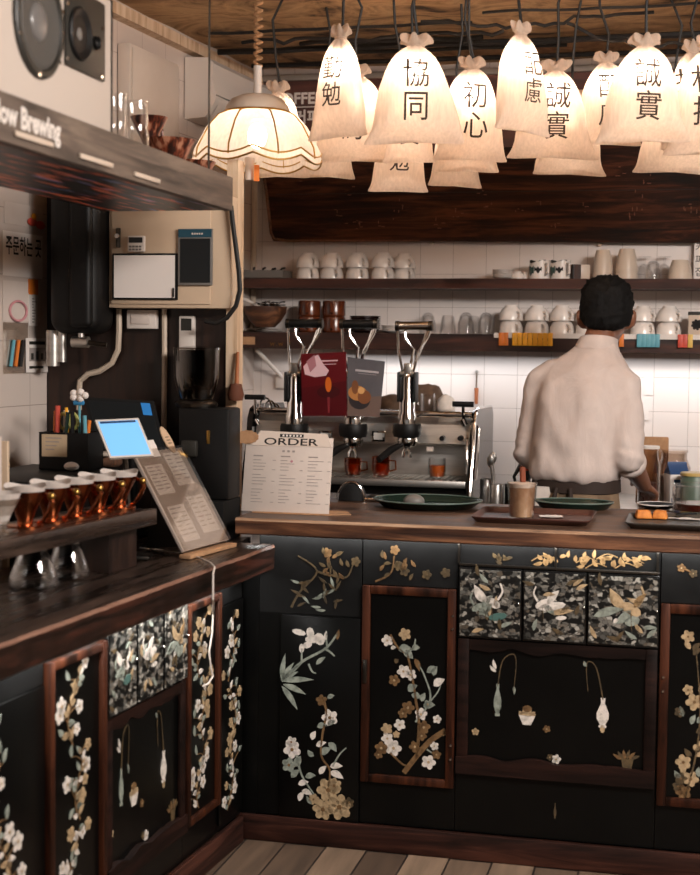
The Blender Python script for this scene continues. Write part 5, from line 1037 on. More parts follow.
# ================================================================ ON THE WOODEN PARTITION
PF = .1515
def W(px, py, d): return on_y(F, px, py, d)
ED = .072; a, b_ = W(109, 207, ED), W(230, 308.5, ED); top_e = a[1]+.03
t = zero('electrical_cabinet', 'cream metal electrical cabinet on the wooden partition below the hanging board', 'cabinet', F)
b = MB().box(a[0], b_[0], ED, PF, b_[1], top_e, 0, .003); b.build('body', M['cream_paint'], t); sx = W(211, 260, ED)[0]
dr = MB().box(a[0]+.010, sx, ED-.006, ED-.0003, b_[1]+.012, top_e-.008, 0, .002).build('door', M['cream_paint'], t)
u, v = W(119.5, 238, ED); MB().box(u-.007, u+.007, ED-.014, ED-.0063, v-.03, v+.03, 0, .002).build('latch', M['dark_steel'], dr); MB().cyl((u, ED-.014, v+.005), (u, ED-.022, v+.005), .007, None, 12).build('lock', M['chrome'], dr)
ES = ED-.0068
def flat(name, label, cat, x0, y0, x1, y1, d, th, m, bev=.002):
    a, b_ = W(x0, y0, d), W(x1, y1, d); t = zero(name, label, cat, F); MB().box(a[0], b_[0], d-th, d, b_[1], a[1], 0, bev).build('body', m, t); return t, a, b_
t, a, b_ = flat('kitchen_timer', 'small white digital timer on the electrical cabinet above the whiteboard', 'timer', 129, 236, 146, 252, ES, .014, M['white_plastic'], .004)
zc = (a[1]+b_[1])/2; MB().box(a[0]+.006, b_[0]-.006, ES-.0155, ES-.0143, zc+.003, a[1]-.005).build('display', M['board_black'], t)
for i in range(4):
    for j in range(2): MB().box(a[0]+.006+i*.0108, a[0]+.0135+i*.0108, ES-.016, ES-.0143, b_[1]+.004+j*.009, b_[1]+.0095+j*.009).build('button', M['grey'], t)
t, a, b_ = flat('whiteboard', 'small whiteboard in a black frame on the electrical cabinet', 'whiteboard', 113, 253.5, 178, 300, ES, .006, M['matt_black'], .001)
MB().box(a[0]+.006, b_[0]-.008, ES-.0068, ES-.0062, b_[1]+.006, a[1]-.006).build('writing_surface', M['paper_white'], t); MB().cyl((b_[0]-.012, ES-.009, b_[1]+.008), (b_[0]-.012, ES-.009, b_[1]+.036), .003, None, 8).build('pen', M['ink'], t)
t, a, b_ = flat('notice_slate', 'dark tablet-like slate with a teal header hung slightly askew on the electrical cabinet', 'slate', 179, 229, 213, 285.5, ES, .010, M['grey'], .002)
MB().box(a[0]+.002, b_[0]-.002, ES-.0112, ES-.0102, a[1]-.026, a[1]-.002).build('header', M['teal_dark'], t); MB().box(a[0]+.008, b_[0]-.006, ES-.0112, ES-.0102, b_[1]+.008, a[1]-.03).build('slate', M['board_black'], t)
b = MB(); zz = a[1]-.015
for k in range(5): b.box(a[0]+.045+k*.0075, a[0]+.050+k*.0075, ES-.0118, ES-.0113, zz-.003, zz+.002)
b.build('header_print', M['paper'], t)
for c in t.children: pass
t, a, b_ = flat('switch_box', 'white switch box on the partition under the electrical cabinet', 'switch', 130, 310, 159, 329, PF, .028, M['white_plastic'], .003)
MB().box(a[0]+.014, b_[0]-.02, PF-.031, PF-.0283, b_[1]+.014, a[1]-.012, 0, .002).build('switch_plate', M['paper'], t)
t, a, b_ = flat('remote_control', 'white remote control in a wall holder above the coffee grinder', 'remote', 181, 316, 196, 353, PF, .02, M['white_plastic'], .004)
MB().box(a[0]+.008, b_[0]-.008, PF-.0215, PF-.0203, a[1]-.045, a[1]-.008).build('display', M['dark_grey'], t)
def pl_(pts, d): return [fmat(F) @ Vector((W(x, y, d)[0], d, W(x, y, d)[1])) for x, y in pts]
t_ = cable('wall_conduit', pl_(((119, 309), (119, 330), (118, 350), (112, 363), (100, 371), (88, 374), (80, 381), (79, 396), (79, 410)), PF-.018), .0095, 'cream conduit pipe bending towards the boiler under the electrical cabinet', 'pipe', M['pipe'])
cable('wall_conduit', pl_(((164.5, 309), (164.5, 360), (164, 420), (164, 455)), PF-.014), .0085, 'straight vertical cream conduit pipe on the partition behind the black monitor', 'pipe', M['pipe'])
cable('power_cable', pl_(((231, 206), (233, 225), (236, 248), (239, 272), (240, 290), (236, 306), (227, 318), (216, 323), (205, 321)), .055), .0075, 'thick black cable looping down beside the electrical cabinet', 'cable')
# black water boiler with taps
t = zero('water_boiler', 'tall black rounded water boiler on the partition beside the electrical cabinet', 'boiler', F); bd = -.02
a, b_ = W(46, 205, bd), W(100, 334, bd); b_ = (min(b_[0], W(109, 207, ED)[0]-.004), b_[1]); mb = MB().box(a[0], b_[0], bd, PF-.001, b_[1], a[1]+.10, 0, .045, 5); mb.build('tank', M['black'], t)
mid_ = W(70, 300, bd)[0]; MB().box(mid_, b_[0]-.012, bd-.016, bd+.02, b_[1]+.02, a[1]+.08, 0, .016, 4).build('front_cover', M['black'], t)
for px, rr, y1 in ((53, .021, 366), (62, .014, 362)):
    u, z1 = W(px, 338, bd+.06); z0 = W(px, y1, bd+.06)[1]; MB().cyl((u, bd+.06, z0), (u, bd+.06, b_[1]+.01), rr, None, 18).build('steel_pipe', M['steel'], t)
u, v = W(81, 342, bd+.04); MB().cyl((u-.028, bd+.04, v), (u+.025, bd+.04, v), .017, None, 16).build('tap', M['steel'], t); MB().cyl((u, bd+.04, v), (u, bd+.04, b_[1]+.005), .010, None, 12).build('tap_stem', M['steel'], t); MB().tube([(u+.02, bd+.04, v), (u+.05, bd+.045, v-.006), (u+.08, bd+.05, v-.008)], .008, 8).build('tap_arm', M['dark_steel'], t)
# brush hanging at the post
u, v = W(236, 352, .110); z1 = W(236, 384, .110)[1]; z0 = W(236, 401, .110)[1]
t = zero('hanging_brush', 'wooden brush with an orange brown handle hanging from the cream post', 'brush', F); MB().cyl((u, .118, z1), (u, .128, v), .007, .005, 10).build('handle', mat('brush_handle', '#9a5a30', .5), t); MB().lathe([(0, 0), (.022, .002), (.026, .02), (.018, v*0+(z1-z0)), (0, (z1-z0)+.002)], 18, (u, .110, z0)).build('bristles', mat('brush_bristles', '#5a2f1a', .8), t)
# ================================================================ SIDE WALL PAPERS
WD = LW-.0015
def Lq(px, py, d=WD): return on_y(L, px, py, d)
def wallpaper(name, label, cat, x0, y0, x1, y1, m, k=0, grp=None):
    a, b_ = Lq(x0, y0), Lq(x1, y1); t = zero(name, label, cat, L, grp); d = WD-.0012*k; MB().box(a[0], b_[0], d-.0008, d, b_[1], a[1]).build('sheet', m, t); return t, a, b_, d-.0009
t, a, b_, d = wallpaper('wall_paper', 'blank white paper with a small red and gold charm, topmost on the side wall', 'paper', 4, 201, 42.5, 229, M['paper']); 
u, v = Lq(31, 222); b = MB().ball((u, d-.004, v), (.03, .004, .013), 12, 8).ball((u+.05, d-.004, v-.006), (.03, .004, .013), 12, 8); b.build('red_charm', M['red'], t); MB().ball((u+.01, d-.004, v+.016), (.014, .004, .012), 10, 8).build('gold_charm', M['yellow'], t)
t, a, b_, d = wallpaper('order_sign', 'white paper sign with black Korean lettering on the side wall below the charm', 'sign', 2, 230, 42, 279, M['paper_white'], 1)
tx = text_mb('주문하는 곳', .1, 0, .0006, False, .002); x1_ = max(v[0] for v in tx.v); x0_ = min(v[0] for v in tx.v); la, lb = Lq(5, 248), Lq(40.5, 248); hz = Lq(20, 238)[1]-Lq(20, 257)[1]; zb_ = Lq(20, 257)[1]
tx.warp(lambda x, y, z: (la[0]+(x-x0_)/(x1_-x0_)*(lb[0]-la[0]), d+y, zb_+.01+z/.085*hz*.9)).build('lettering', M['ink'], t)
t, a, b_, d = wallpaper('wall_paper', 'white paper with a pink loop and an orange tipped bookmark on the side wall', 'paper', 2.5, 280, 40, 322, M['paper'], 0)
u, v = Lq(17, 311); MB().tube([(u+.05*cos(2*pi*j/20), d-.004, v+.03*sin(2*pi*j/20)) for j in range(21)], .004, 6).build('pink_loop', mat('pink_loop', '#c88a8e', .6), t)
a, b_ = Lq(28, 293), Lq(37, 326); MB().box(a[0], b_[0], d-.002, d, b_[1], a[1]).build('bookmark', M['paper_white'], t); MB().box(a[0], b_[0], d-.003, d, a[1]-.004, Lq(28, 279)[1]).build('orange_tip', M['amber'], t)
b = MB(); random.seed(3)
for k in range(9): z = b_[1]+.01+k*(a[1]-b_[1]-.02)/9; b.box(a[0]+.02, a[0]+(b_[0]-a[0])*random.uniform(.5, .9), d-.0026, d-.002, z, z+.004)
b.build('print', M['ink_grey'], t)
t, a, b_, d = wallpaper('plastic_pouch', 'clear plastic pouch of pens pinned low on the side wall', 'pouch', 2, 322, 27, 373, M['acrylic'], 3)
for k, (px, m_) in enumerate(((8, 'blue'), (13, 'amber'), (18, 'ink'))): u, v = Lq(px, 350); MB().cyl((u, d-.004, v-.05), (u+.02, d-.004, v+.03), .006, None, 8).build('pen', M[m_], t)
t, a, b_, d = wallpaper('printed_card', 'white printed card with a grey picture hanging askew on the side wall', 'card', 24, 338, 46, 372, M['paper_white'], 5)
b = MB().box(a[0]+.02, b_[0]-.015, d-.0006, d, b_[1]+.035, a[1]-.03); b.build('picture', M['ink_grey'], t); b = MB()
for k in range(5): b.box(a[0]+.03+k*.03, a[0]+.045+k*.03, d-.0012, d-.0006, b_[1]+.04, b_[1]+.06+.006*(k % 2))
b.box(a[0]+.02, b_[0]-.03, d-.001, d, b_[1]+.012, b_[1]+.020); b.box(a[0]+.02, b_[0]-.02, d-.001, d, a[1]-.02, a[1]-.010); b.build('print', M['dark_grey'], t)
# ================================================================ ON THE SIDE COUNTER
LZ = LT+.0008
def Ls(px, py, z=LT): return on_z(L, px, py, z)
# raised shelf for drippers
STZ = 1.06
sa, sb = Ls(157, 508.5, STZ), Ls(0, 541.5, STZ); print('step', sa, sb)
ang = atan2(sb[1]-sa[1], sb[0]-sa[0])-pi; G0 = in_frame(L, sa[0], sa[1], 0); G = (G0.x, G0.y, L[2]+ang)
t = zero('dripper_stand', 'raised dark wooden rail stand holding the coffee drippers on the side counter', 'stand', G)
MB().box(-1.4, 0, 0, .022, STZ-.042, STZ, 0, .002).build('front_rail', M['side_top'], t); MB().box(-1.4, 0, .022, .19, STZ-.022, STZ-.002).build('shelf_board', M['side_top'], t)
blk = on_y(G, 112, 540, .05); 
MB().box(-.165, -.02, .05, .16, LT+.001, STZ-.0225).build('support_block', M['panel_wood'], t); MB().box(-1.36, -1.2, .05, .16, LT+.001, STZ-.0225).build('support_block', M['panel_wood'], t)
def dripper(s, d, label, filt=True, first=[None]):
    t = thing_f('copper_dripper', label, 'dripper', G, s, d, STZ-.0012, 'copper drippers on the rail stand', radians(-62)); r_, h = .048, .086
    MB().lathe([(0, 0), (r_*.92, 0), (r_*.92, .005), (r_*.4, .008), (r_*.38, .016), (r_*.55, h*.45), (r_, h), (r_*.96, h), (r_*.5, h*.45), (r_*.33, .018), (0, .016)], 34).build('cone', M['copper'], t, None, 50)
    MB().tube([(r_*.98, 0, h*.9), (r_*1.28, -.01, h*.86), (r_*1.36, -.012, h*.7), (r_*1.2, -.01, h*.45), (r_*.85, 0, h*.15), (r_*.6, 0, h*.1)], [.005, .006, .007, .006, .005, .004], 10).build('handle', M['copper'], t)
    MB().ball((r_*1.3, -.012, h*.86), .010, 12, 8).build('thumb_knob', M['brass'], t)
    if filt:
        n = 30; rs = []
        for k_, z in ((.36, .02), (.56, h*.48), (.94, h*.98), (1.05, h*1.16), (1.03, h*1.16), (.92, h*.98), (.53, h*.48), (.3, .021)): rs.append([(r_*k_*cos(2*pi*j/n), r_*k_*sin(2*pi*j/n), z+(.004*sin(3*2*pi*j/n) if z > h else 0)) for j in range(n)])
        MB().loft(rs, 0, False).build('paper_filter', M['filter'], t, None, 60)
    return t
dl = ['copper dripper with a white filter next to the clear dripper on the rail stand', 'copper dripper with a white filter, second along the rail stand', 'copper dripper with a white filter in the middle of the rail stand', 'copper dripper with a white filter, second from the tilted price board', 'copper dripper with a white filter beside the tilted price board']
s_a, s_b = on_y(G, 25, 515, .10)[0], on_y(G, 119, 515, .10)[0]
for k, lb in enumerate(dl): dripper(s_a+(s_b-s_a)*k/4, .10, lb)
s = s_a-.115; t = thing_f('clear_dripper', 'white clear plastic dripper with a filter at the near end of the rail stand', 'dripper', G, s, .10, STZ-.0012); r_, h = .055, .08
MB().lathe([(0, 0), (r_*.9, 0), (r_*.9, .005), (r_*.4, .008), (r_*.5, h*.4), (r_, h), (r_*.95, h), (r_*.45, h*.4), (0, .01)], 30).build('cone', M['acrylic'], t, None, 50); MB().lathe([(r_*.42, .02), (r_*.9, h*.98), (r_*1.0, h*1.15), (r_*.97, h*1.15), (r_*.87, h*.97), (r_*.38, .021)], 30).build('paper_filter', M['filter'], t)
# flasks under the stand
for px, py, sc_k, lb in ((48, 588, 1.0, 'clear glass flask on the side counter under the near drippers'), (82, 579, .92, 'clear glass flask on the side counter next to the stand block')):
    u, v = Ls(px, py); t = thing_f('glass_flask', lb, 'flask', L, u, v+.04, LZ, 'flasks under the rail stand'); k = sc_k
    MB().lathe([(0, 0), (.056*k, 0), (.062*k, .006), (.058*k, .03), (.036*k, .085), (.031*k, .095), (.034*k, .108), (.032*k, .108), (.029*k, .096), (.034*k, .085), (.056*k, .03), (.058*k, .008), (0, .006)], 32).build('body', M['glass'], t, None, 60)
    MB().lathe([(.0305*k, .088), (.0335*k, .088), (.0335*k, .100), (.0305*k, .100)], 24).build('collar', M['acrylic'], t)
# black organiser behind the drippers with a pen box, papers, a brush and a white mouse
def Lbox(px0, px1, d0, d1, z1): return on_y(L, px0, 480, d0)[0], on_y(L, px1, 480, d0)[0]
o0, o1 = on_y(L, 14, 480, .42)[0], on_y(L, 104, 480, .42)[0]; OZ = on_y(L, 60, 474, .42)[1]
o = tag(MB().box(o0, o1, .36, .66, LT+.001, OZ, 0, .004).build('organiser_box', M['black'], None, L), 'long black box behind the copper drippers on the side counter', 'box')
PD = -.255; a, b_ = on_y(F, 39, 432, PD), on_y(F, 88, 470, PD); zt = a[1]; t = zero('pen_box', 'black pen box with a cream label standing on the long black box', 'box', F)
b = MB(); x0, x1, y0, y1 = a[0], b_[0], PD, PD+.11
b.box(x0, x1, y0, y0+.005, OZ+.001, zt).box(x0, x1, y1-.005, y1, OZ+.001, zt).box(x0, x0+.005, y0+.0051, y1-.0051, OZ+.001, zt).box(x1-.005, x1, y0+.0051, y1-.0051, OZ+.001, zt).box(x0, x1, y0, y1, OZ+.001, OZ+.006); b.build('body', M['black'], t)
la, lb_ = on_y(F, 42, 434, PD), on_y(F, 67, 457, PD); lab = MB().box(la[0], lb_[0], PD-.0015, PD-.0002, lb_[1], la[1]).build('label', mat('cream_label', '#c0a889', .8), t)
b = MB()
for k in range(4): z = la[1]-.012-k*.011; b.box(la[0]+.012, la[0]+(lb_[0]-la[0])*(.8-.1*k), PD-.0022, PD-.0016, z, z+.003)
b.build('label_print', M['ink_grey'], lab)
random.seed(12); cols = ['amber', 'red', 'paper_white', 'green_tray', 'yellow', 'black', 'grey', 'amber', 'blue']
for k in range(9):
    x = x0+.02+(x1-x0-.04)*k/8; y = PD+.03+.05*random.random(); l_ = random.uniform(.03, .075)
    o = MB().tube([(x, y, OZ+.008), (x+random.uniform(-.012, .012), y+.005, zt+l_)], random.choice((.005, .006, .008)), 8).build('pen', M[cols[k]], None, F); tag(o, ('orange', 'red', 'white', 'dark green', 'yellow', 'black', 'grey', 'second orange', 'blue')[k]+' pen or marker standing in the black pen box', 'pen', 'pens in the black pen box')
x = x0+(x1-x0)*.42; b = MB()
for sx in (-1, 1): b.tube([(x+sx*.016+.014*cos(2*pi*j/14), PD+.06, zt+.03+.022*sin(2*pi*j/14)) for j in range(15)], .005, 7)
b.tube([(x-.006, PD+.06, zt+.012), (x+.004, PD+.06, OZ+.012)], .004, 6); o = b.build('scissors', mat('lime_handle', '#a8a860', .5), None, F); tag(o, 'scissors with pale green loop handles in the black pen box', 'scissors')
x = x0+(x1-x0)*.55; t = zero('flower_pen', 'white and blue flower topped pen standing tallest in the pen box', 'pen', F); MB().cyl((x, PD+.095, OZ+.008), (x, PD+.095, zt+.095), .004, None, 8).build('stem', M['blue'], t)
for k in range(5): MB().ball((x+.02*cos(k*1.257), PD+.09, zt+.105+.010*sin(k*1.257)), .011, 10, 7).build('petal', M['paper_white'], t)
MB().box(x-.018, x+.018, PD+.086, PD+.094, zt+.076, zt+.09, 0, .004).build('blue_bow', mat('bright_blue', '#2f7fb0', .5), t)
for k, (px0, px1, yt, m_, th) in enumerate(((8, 22, 447, 'grey', .012), (14, 26, 432, 'paper', .02), (20, 38, 438, 'cream_paint', .012))):
    d = .40+.0-k*.03+.10; a, b_ = on_y(L, px0, yt, d), on_y(L, px1, 478, d); x0_ = min(a[0], o0-.01-.03*(2-k)); 
    o = MB().box(o0-.16+.046*k, o0-.16+.046*k+th, .40, .62, LT+.001, a[1], 0, .002).build('notebook', M[m_], None, L); tag(o, ('grey notebook standing outermost beside the long black box', 'white notebook standing between the grey and cream ones', 'cream notebook standing against the long black box')[k], 'notebook', 'standing notebooks')
u = on_y(L, 122, 466, .36)[0]; 
t = zero('bench_brush', 'brown bristle brush with a pale rim lying on the end of the long black box', 'brush', L); zb2 = OZ+.0012; xb = o1+.0
b = MB().ball((0, 0, 0), (.062, .032, .022), 22, 12); b.warp(lambda x, y, z: (x+xb, y+.40, max(z, -.015)+zb2+.0152)); b.build('bristles', noisy('brown_bristles', [(.3, '#3a2519'), (.7, '#6a4630')], (120, 120, 20), .9), t); MB().box(xb-.058, xb+.058, .378, .422, zb2+.034, zb2+.046, 0, .005).build('brush_back', M['beige_ceramic'], t)
u = on_y(L, 76, 465, .43)[0]; b = MB().ball((0, 0, .012), (.045, .025, .014), 18, 10); o = b.build('paper_roll', M['paper_white'], None); o.location = in_frame(L, u, .44, OZ+.0015); o.rotation_euler.z = L[2]+.3; tag(o, 'crumpled white paper lying in front of the black pen box', 'paper')
# riser with monitor, tablet and grinder
RZ = 1.03
r0, r1 = on_y(F, 150, 500, -.02)[0], on_y(F, 226, 500, -.02)[0]
g0, g1 = on_y(F, 178, 440, .0)[0], on_y(F, 229, 440, .0)[0]
MB_ = MB().box(g0-.06, g1-.004, -.035, .130, LT+.001, RZ, 0, .003).build('equipment_riser', M['matt_black'], None, F); tag(MB_, 'matt black riser box under the coffee grinder in the corner', 'box')
t = zero('coffee_grinder', 'black coffee grinder with a smoky clear hopper on the riser by the cream post', 'grinder', F); gd0, gd1 = .0, .115; zm = W(200, 404, gd0)[1]; zh = W(200, 353, gd0)[1]
MB().box(g0, g1, gd0, gd1, RZ+.001, zm-.012, 0, .008).build('body', M['black'], t); cxg = (W(173, 380, .05)[0]+W(218, 380, .05)[0])/2; rg = (W(218, 380, .05)[0]-W(173, 380, .05)[0])/2*.98; cyg = .06; rgy = min(rg, .062)
MB().lathe([(0, 0), (rg*.9, 0), (rg*.95, .01), (rg*.8, .018), (0, .02)], 30, (cxg, cyg, zm-.011), 0, False, 1, rgy/rg).build('collar', M['dark_steel'], t)
smoky = clear('smoky_hopper', '#b8b0a8', .08, .85)
MB().lathe([(rg*.70, 0), (rg*.78, .01), (rg*.98, .07), (rg, zh-zm), (rg*.97, zh-zm), (rg*.94, .07), (rg*.73, .012), (rg*.66, 0)], 34, (cxg, cyg, zm+.009), 0, False, 1, rgy/rg).build('hopper', smoky, t); MB().lathe([(0, zh-zm+.010), (rg*1.02, zh-zm+.010), (rg*1.02, zh-zm+.016), (0, zh-zm+.022)], 34, (cxg, cyg, zm), 0, False, 1, rgy/rg).build('hopper_lid', smoky, t)
MB().lathe([(0, .001), (rg*.62, .001), (rg*.8, .03), (0, .045)], 26, (cxg, cyg, zm+.011), 0, False, 1, rgy/rg).build('beans', noisy('coffee_beans', [(.3, '#140a06'), (.7, '#2a160d')], (150, 150, 150), .5), t)
u, v = W(205, 437, gd0); MB().box(u+.006, u+.016, gd0-.004, gd0, v-.02, v+.02, 0, .001).build('indicator', M['brass'], t); MB().box(u-.07, u-.02, gd0-.02, gd0, v-.06, v-.01, 0, .006).build('chute', M['dark_grey'], t)
MB().box(u-.075, u+.0, gd0-.032, gd0, RZ+.012, RZ+.02, 0, .002).build('portafilter_rest', M['dark_steel'], t)
# parallelogram slab from three picture corners with their distances
def tri_slab(name, label, cat, TL, TR, BL, th, m, inner=None, im=None, iname='screen', ins=.008):
    p0, p1, p3 = at_y(*TL), at_y(*TR), at_y(*BL); ex, ey = (p1-p0), (p3-p0); lx, ly = ex.length, ey.length; ex.normalize(); ey = (ey-ex*ey.dot(ex)*0).normalized(); nrm = ex.cross(ey).normalized(); nrm = nrm if nrm.y > 0 else -nrm
    base = p3.copy(); t = thing(name, label, cat, base)
    def PT(a, b, c): return p0+ex*a+ey*b+nrm*c-base
    def slab(x0, x1, y0, y1, c0, c1): return MB().add([PT(x0, y0, c0), PT(x1, y0, c0), PT(x1, y1, c0), PT(x0, y1, c0), PT(x0, y0, c1), PT(x1, y0, c1), PT(x1, y1, c1), PT(x0, y1, c1)], [(3,2,1,0),(4,5,6,7),(0,1,5,4),(1,2,6,5),(2,3,7,6),(3,0,4,7)])
    slab(0, lx, 0, ly, 0, th).build('body', m, t)
    if inner: slab(ins, lx-ins, ins, ly-ins, -.0008, -.0001).build(iname, im, t)
    return t, PT, lx, ly, slab
t, PT, lx, ly, slab = tri_slab('pos_monitor', 'black tilted monitor with a small blue glint behind the bright tablet', 'monitor', (84, 397, 4.47), (154, 401, 4.47), (96, 450, 4.43), .02, M['black'], True, M['board_black'], 'screen', .01)
slab(lx*.80, lx*.93, ly*.05, ly*.28, -.0014, -.0009).build('lit_window', glow('blue_window', '#1f6fb0', .3), t); b = MB().cyl(PT(lx*.5, ly*.85, .03), PT(lx*.5, ly*.85, .03)*1+Vector((0, .03, -(at_y(96, 450, 4.43).z-LT)+.02)), .02, None, 14); b.build('stand', M['black'], t); q = PT(lx*.5, ly*.85, .03)+Vector((0, .03, 0)); zz = LT+.001-t.location.z; b = MB().box(q.x-.08, q.x+.08, q.y-.05, q.y+.03, zz, zz+.012, 0, .004); b.build('base', M['black'], t)
t, PT, lx, ly, slab = tri_slab('tablet', 'tablet with a bright blue screen leaning behind the tilted price board', 'tablet', (95, 420, 4.0), (138.5, 418, 4.03), (110, 458, 3.94), .009, M['white_plastic'], True, M['screen'], 'screen', .006)
slab(.01, lx-.012, .007, .014, -.0013, -.0009).build('screen_bar', M['blue_dark'], t)
q = PT(lx*.5, ly, .012); zz = LT+.001-t.location.z; b = MB().tube([PT(lx*.5, ly*.5, .012), PT(lx*.5, ly*.5, .012)+Vector((0, .02, -.06)), Vector((q.x, q.y+.03, zz+.012))], .008, 8); b.build('stand_leg', M['dark_steel'], t); MB().box(q.x-.05, q.x+.05, q.y-.02, q.y+.06, zz, zz+.012, 0, .003).build('stand_base', M['dark_steel'], t)
# tilted price board
sA, dA = Ls(183.5, 552, LT+.02); sB, dB = Ls(229, 540, LT+.02); print('price board', sA, dA, sB, dB)
rot = atan2(dB-dA, sB-sA); wl = hypot(sB-sA, dB-dA); hb = .31; tl = radians(31)
t = thing_f('price_board', 'tilted clear fronted price board with printed sheets at the end of the side counter', 'board', L, sA, dA, LT+.001, None, rot)
tm = Matrix.Translation((0, 0, .02)) @ Matrix.Rotation(-tl, 4, 'X')
cardm = noisy('greyish_card', [(.3, '#a3968d'), (.7, '#b3a69d')], (6, 6, 6), .7)
MB().box(0, wl, 0, .008, 0, hb, 0, .001).xf(tm).build('back_board', cardm, t)
MB().box(-.003, wl+.003, -.007, -.0055, 0, hb+.004).xf(tm).build('clear_cover', M['acrylic'], t)
random.seed(17)
for k, (x0, x1, z0, z1) in enumerate(((.08, .42, .56, .86), (.10, .44, .08, .44), (.54, .88, .62, .96), (.56, .92, .12, .5))):
    o = MB().box(wl*x0, wl*x1, -.0018, -.0003, hb*z0, hb*z1).xf(tm).build('price_sheet', M['paper_white'], t); b = MB()
    for c_ in range(2):
        for j in range(7):
            xx = wl*(x0+(x1-x0)*(.08+.48*c_)); zz = hb*(z1-(z1-z0)*(.1+.12*j)); b.box(xx, xx+wl*(x1-x0)*random.uniform(.2, .4), -.0024, -.0019, zz, zz+.0028)
    b.xf(tm).build('print', M['ink_grey'], o)
MB().box(-.004, wl+.004, -.024, .012, 0, .012, 0, .002).build('ledge', M['kraft'], t)
b = MB().tube([(.01, .004, .012), (.01, hb*sin(tl)*.9, .02)], .004, 8).tube([(wl-.01, .004, .012), (wl-.01, hb*sin(tl)*.9, .02)], .004, 8); b.build('stand_leg', M['chrome'], t)
b = MB(); b.loft([[(x, .01, .02), (x, .02+hb*.85*sin(tl), .02+hb*.85*cos(tl)-.004), (x, .03+hb*.85*sin(tl), .02+hb*.85*cos(tl)-.004), (x, .19, .003), (x, .18, .003)] for x in (wl*.46, wl*.5)]); b.build('back_strut', M['dark_steel'], t)
def tagpoly(cx, cz, rx, rz, y): return [(cx+rx*cos(2*pi*i/20), cz+rz*sin(2*pi*i/20)) for i in range(20)]
b = MB(); b.prism(tagpoly(wl*.78, hb*1.09, .022, .044, 0), -.004, -.001); b.xf(tm); o = b.build('oval_tag', mat('cream_tag', '#c9ab8c', .8), t); b = MB()
for k in range(3): b.box(wl*.78-.010, wl*.78+.01, -.0047, -.0042, hb*1.08+.01*k-.01, hb*1.08+.01*k-.0075)
b.xf(tm).build('tag_print', M['ink'], o)
b = MB().box(wl*.30, wl*.46, -.006, -.004, hb*.93, hb*1.10).box(wl*.30, wl*.46, -.0075, -.006, hb*1.02, hb*1.10); b.xf(tm); o = b.build('receipt', M['paper_white'], t)
# folded white leaflet beyond the board, cords over the edge
s_, d_ = Ls(212, 505, LT+.10); s_, d_ = sB+.03, dB+.08
o = MB().loft([[(-.05, 0, 0), (.05, 0, 0), (.05, .05, .15), (-.05, .05, .15)], [(-.05, .0015, 0), (.05, .0015, 0), (.05, .0515, .15), (-.05, .0515, .15)]]).build('leaflet', M['paper'], None); o.location = in_frame(L, s_-.03, d_+.10, LZ); o.rotation_euler.z = F[2]; tag(o, 'white leaflet propped behind the tilted price board', 'leaflet')
pts = [(px, py) for px, py in ((200, 543), (210, 552), (214, 556))]
eL = -.112
def ep(px, py): u, v = on_y(L, px, py, eL); return fmat(L) @ Vector((u, eL, v))
cp = [in_frame(L, *Ls(197, 557, LT+.006), LT+.006), in_frame(L, *Ls(206, 561, LT+.008), LT+.008), in_frame(L, *Ls(211, 563.5, LT+.010), LT+.010), in_frame(L, on_y(L, 212.5, 566, -.1)[0], -.106, LT+.007), ep(213, 574), ep(213, 590), ep(213, 599)]
pp = [fmat(L) @ Vector((*[on_y(L, x, y, -.016)[0]], -.016, on_y(L, x, y, -.016)[1])) for x, y in ((213, 614), (212, 634), (209, 652), (211, 668), (213, 676), (208, 684), (203, 686))]
cable('charging_cable', cp+pp, .0028, 'thin white cable hanging over the edge of the side counter by the tilted board', 'cable', M['white_plastic'])
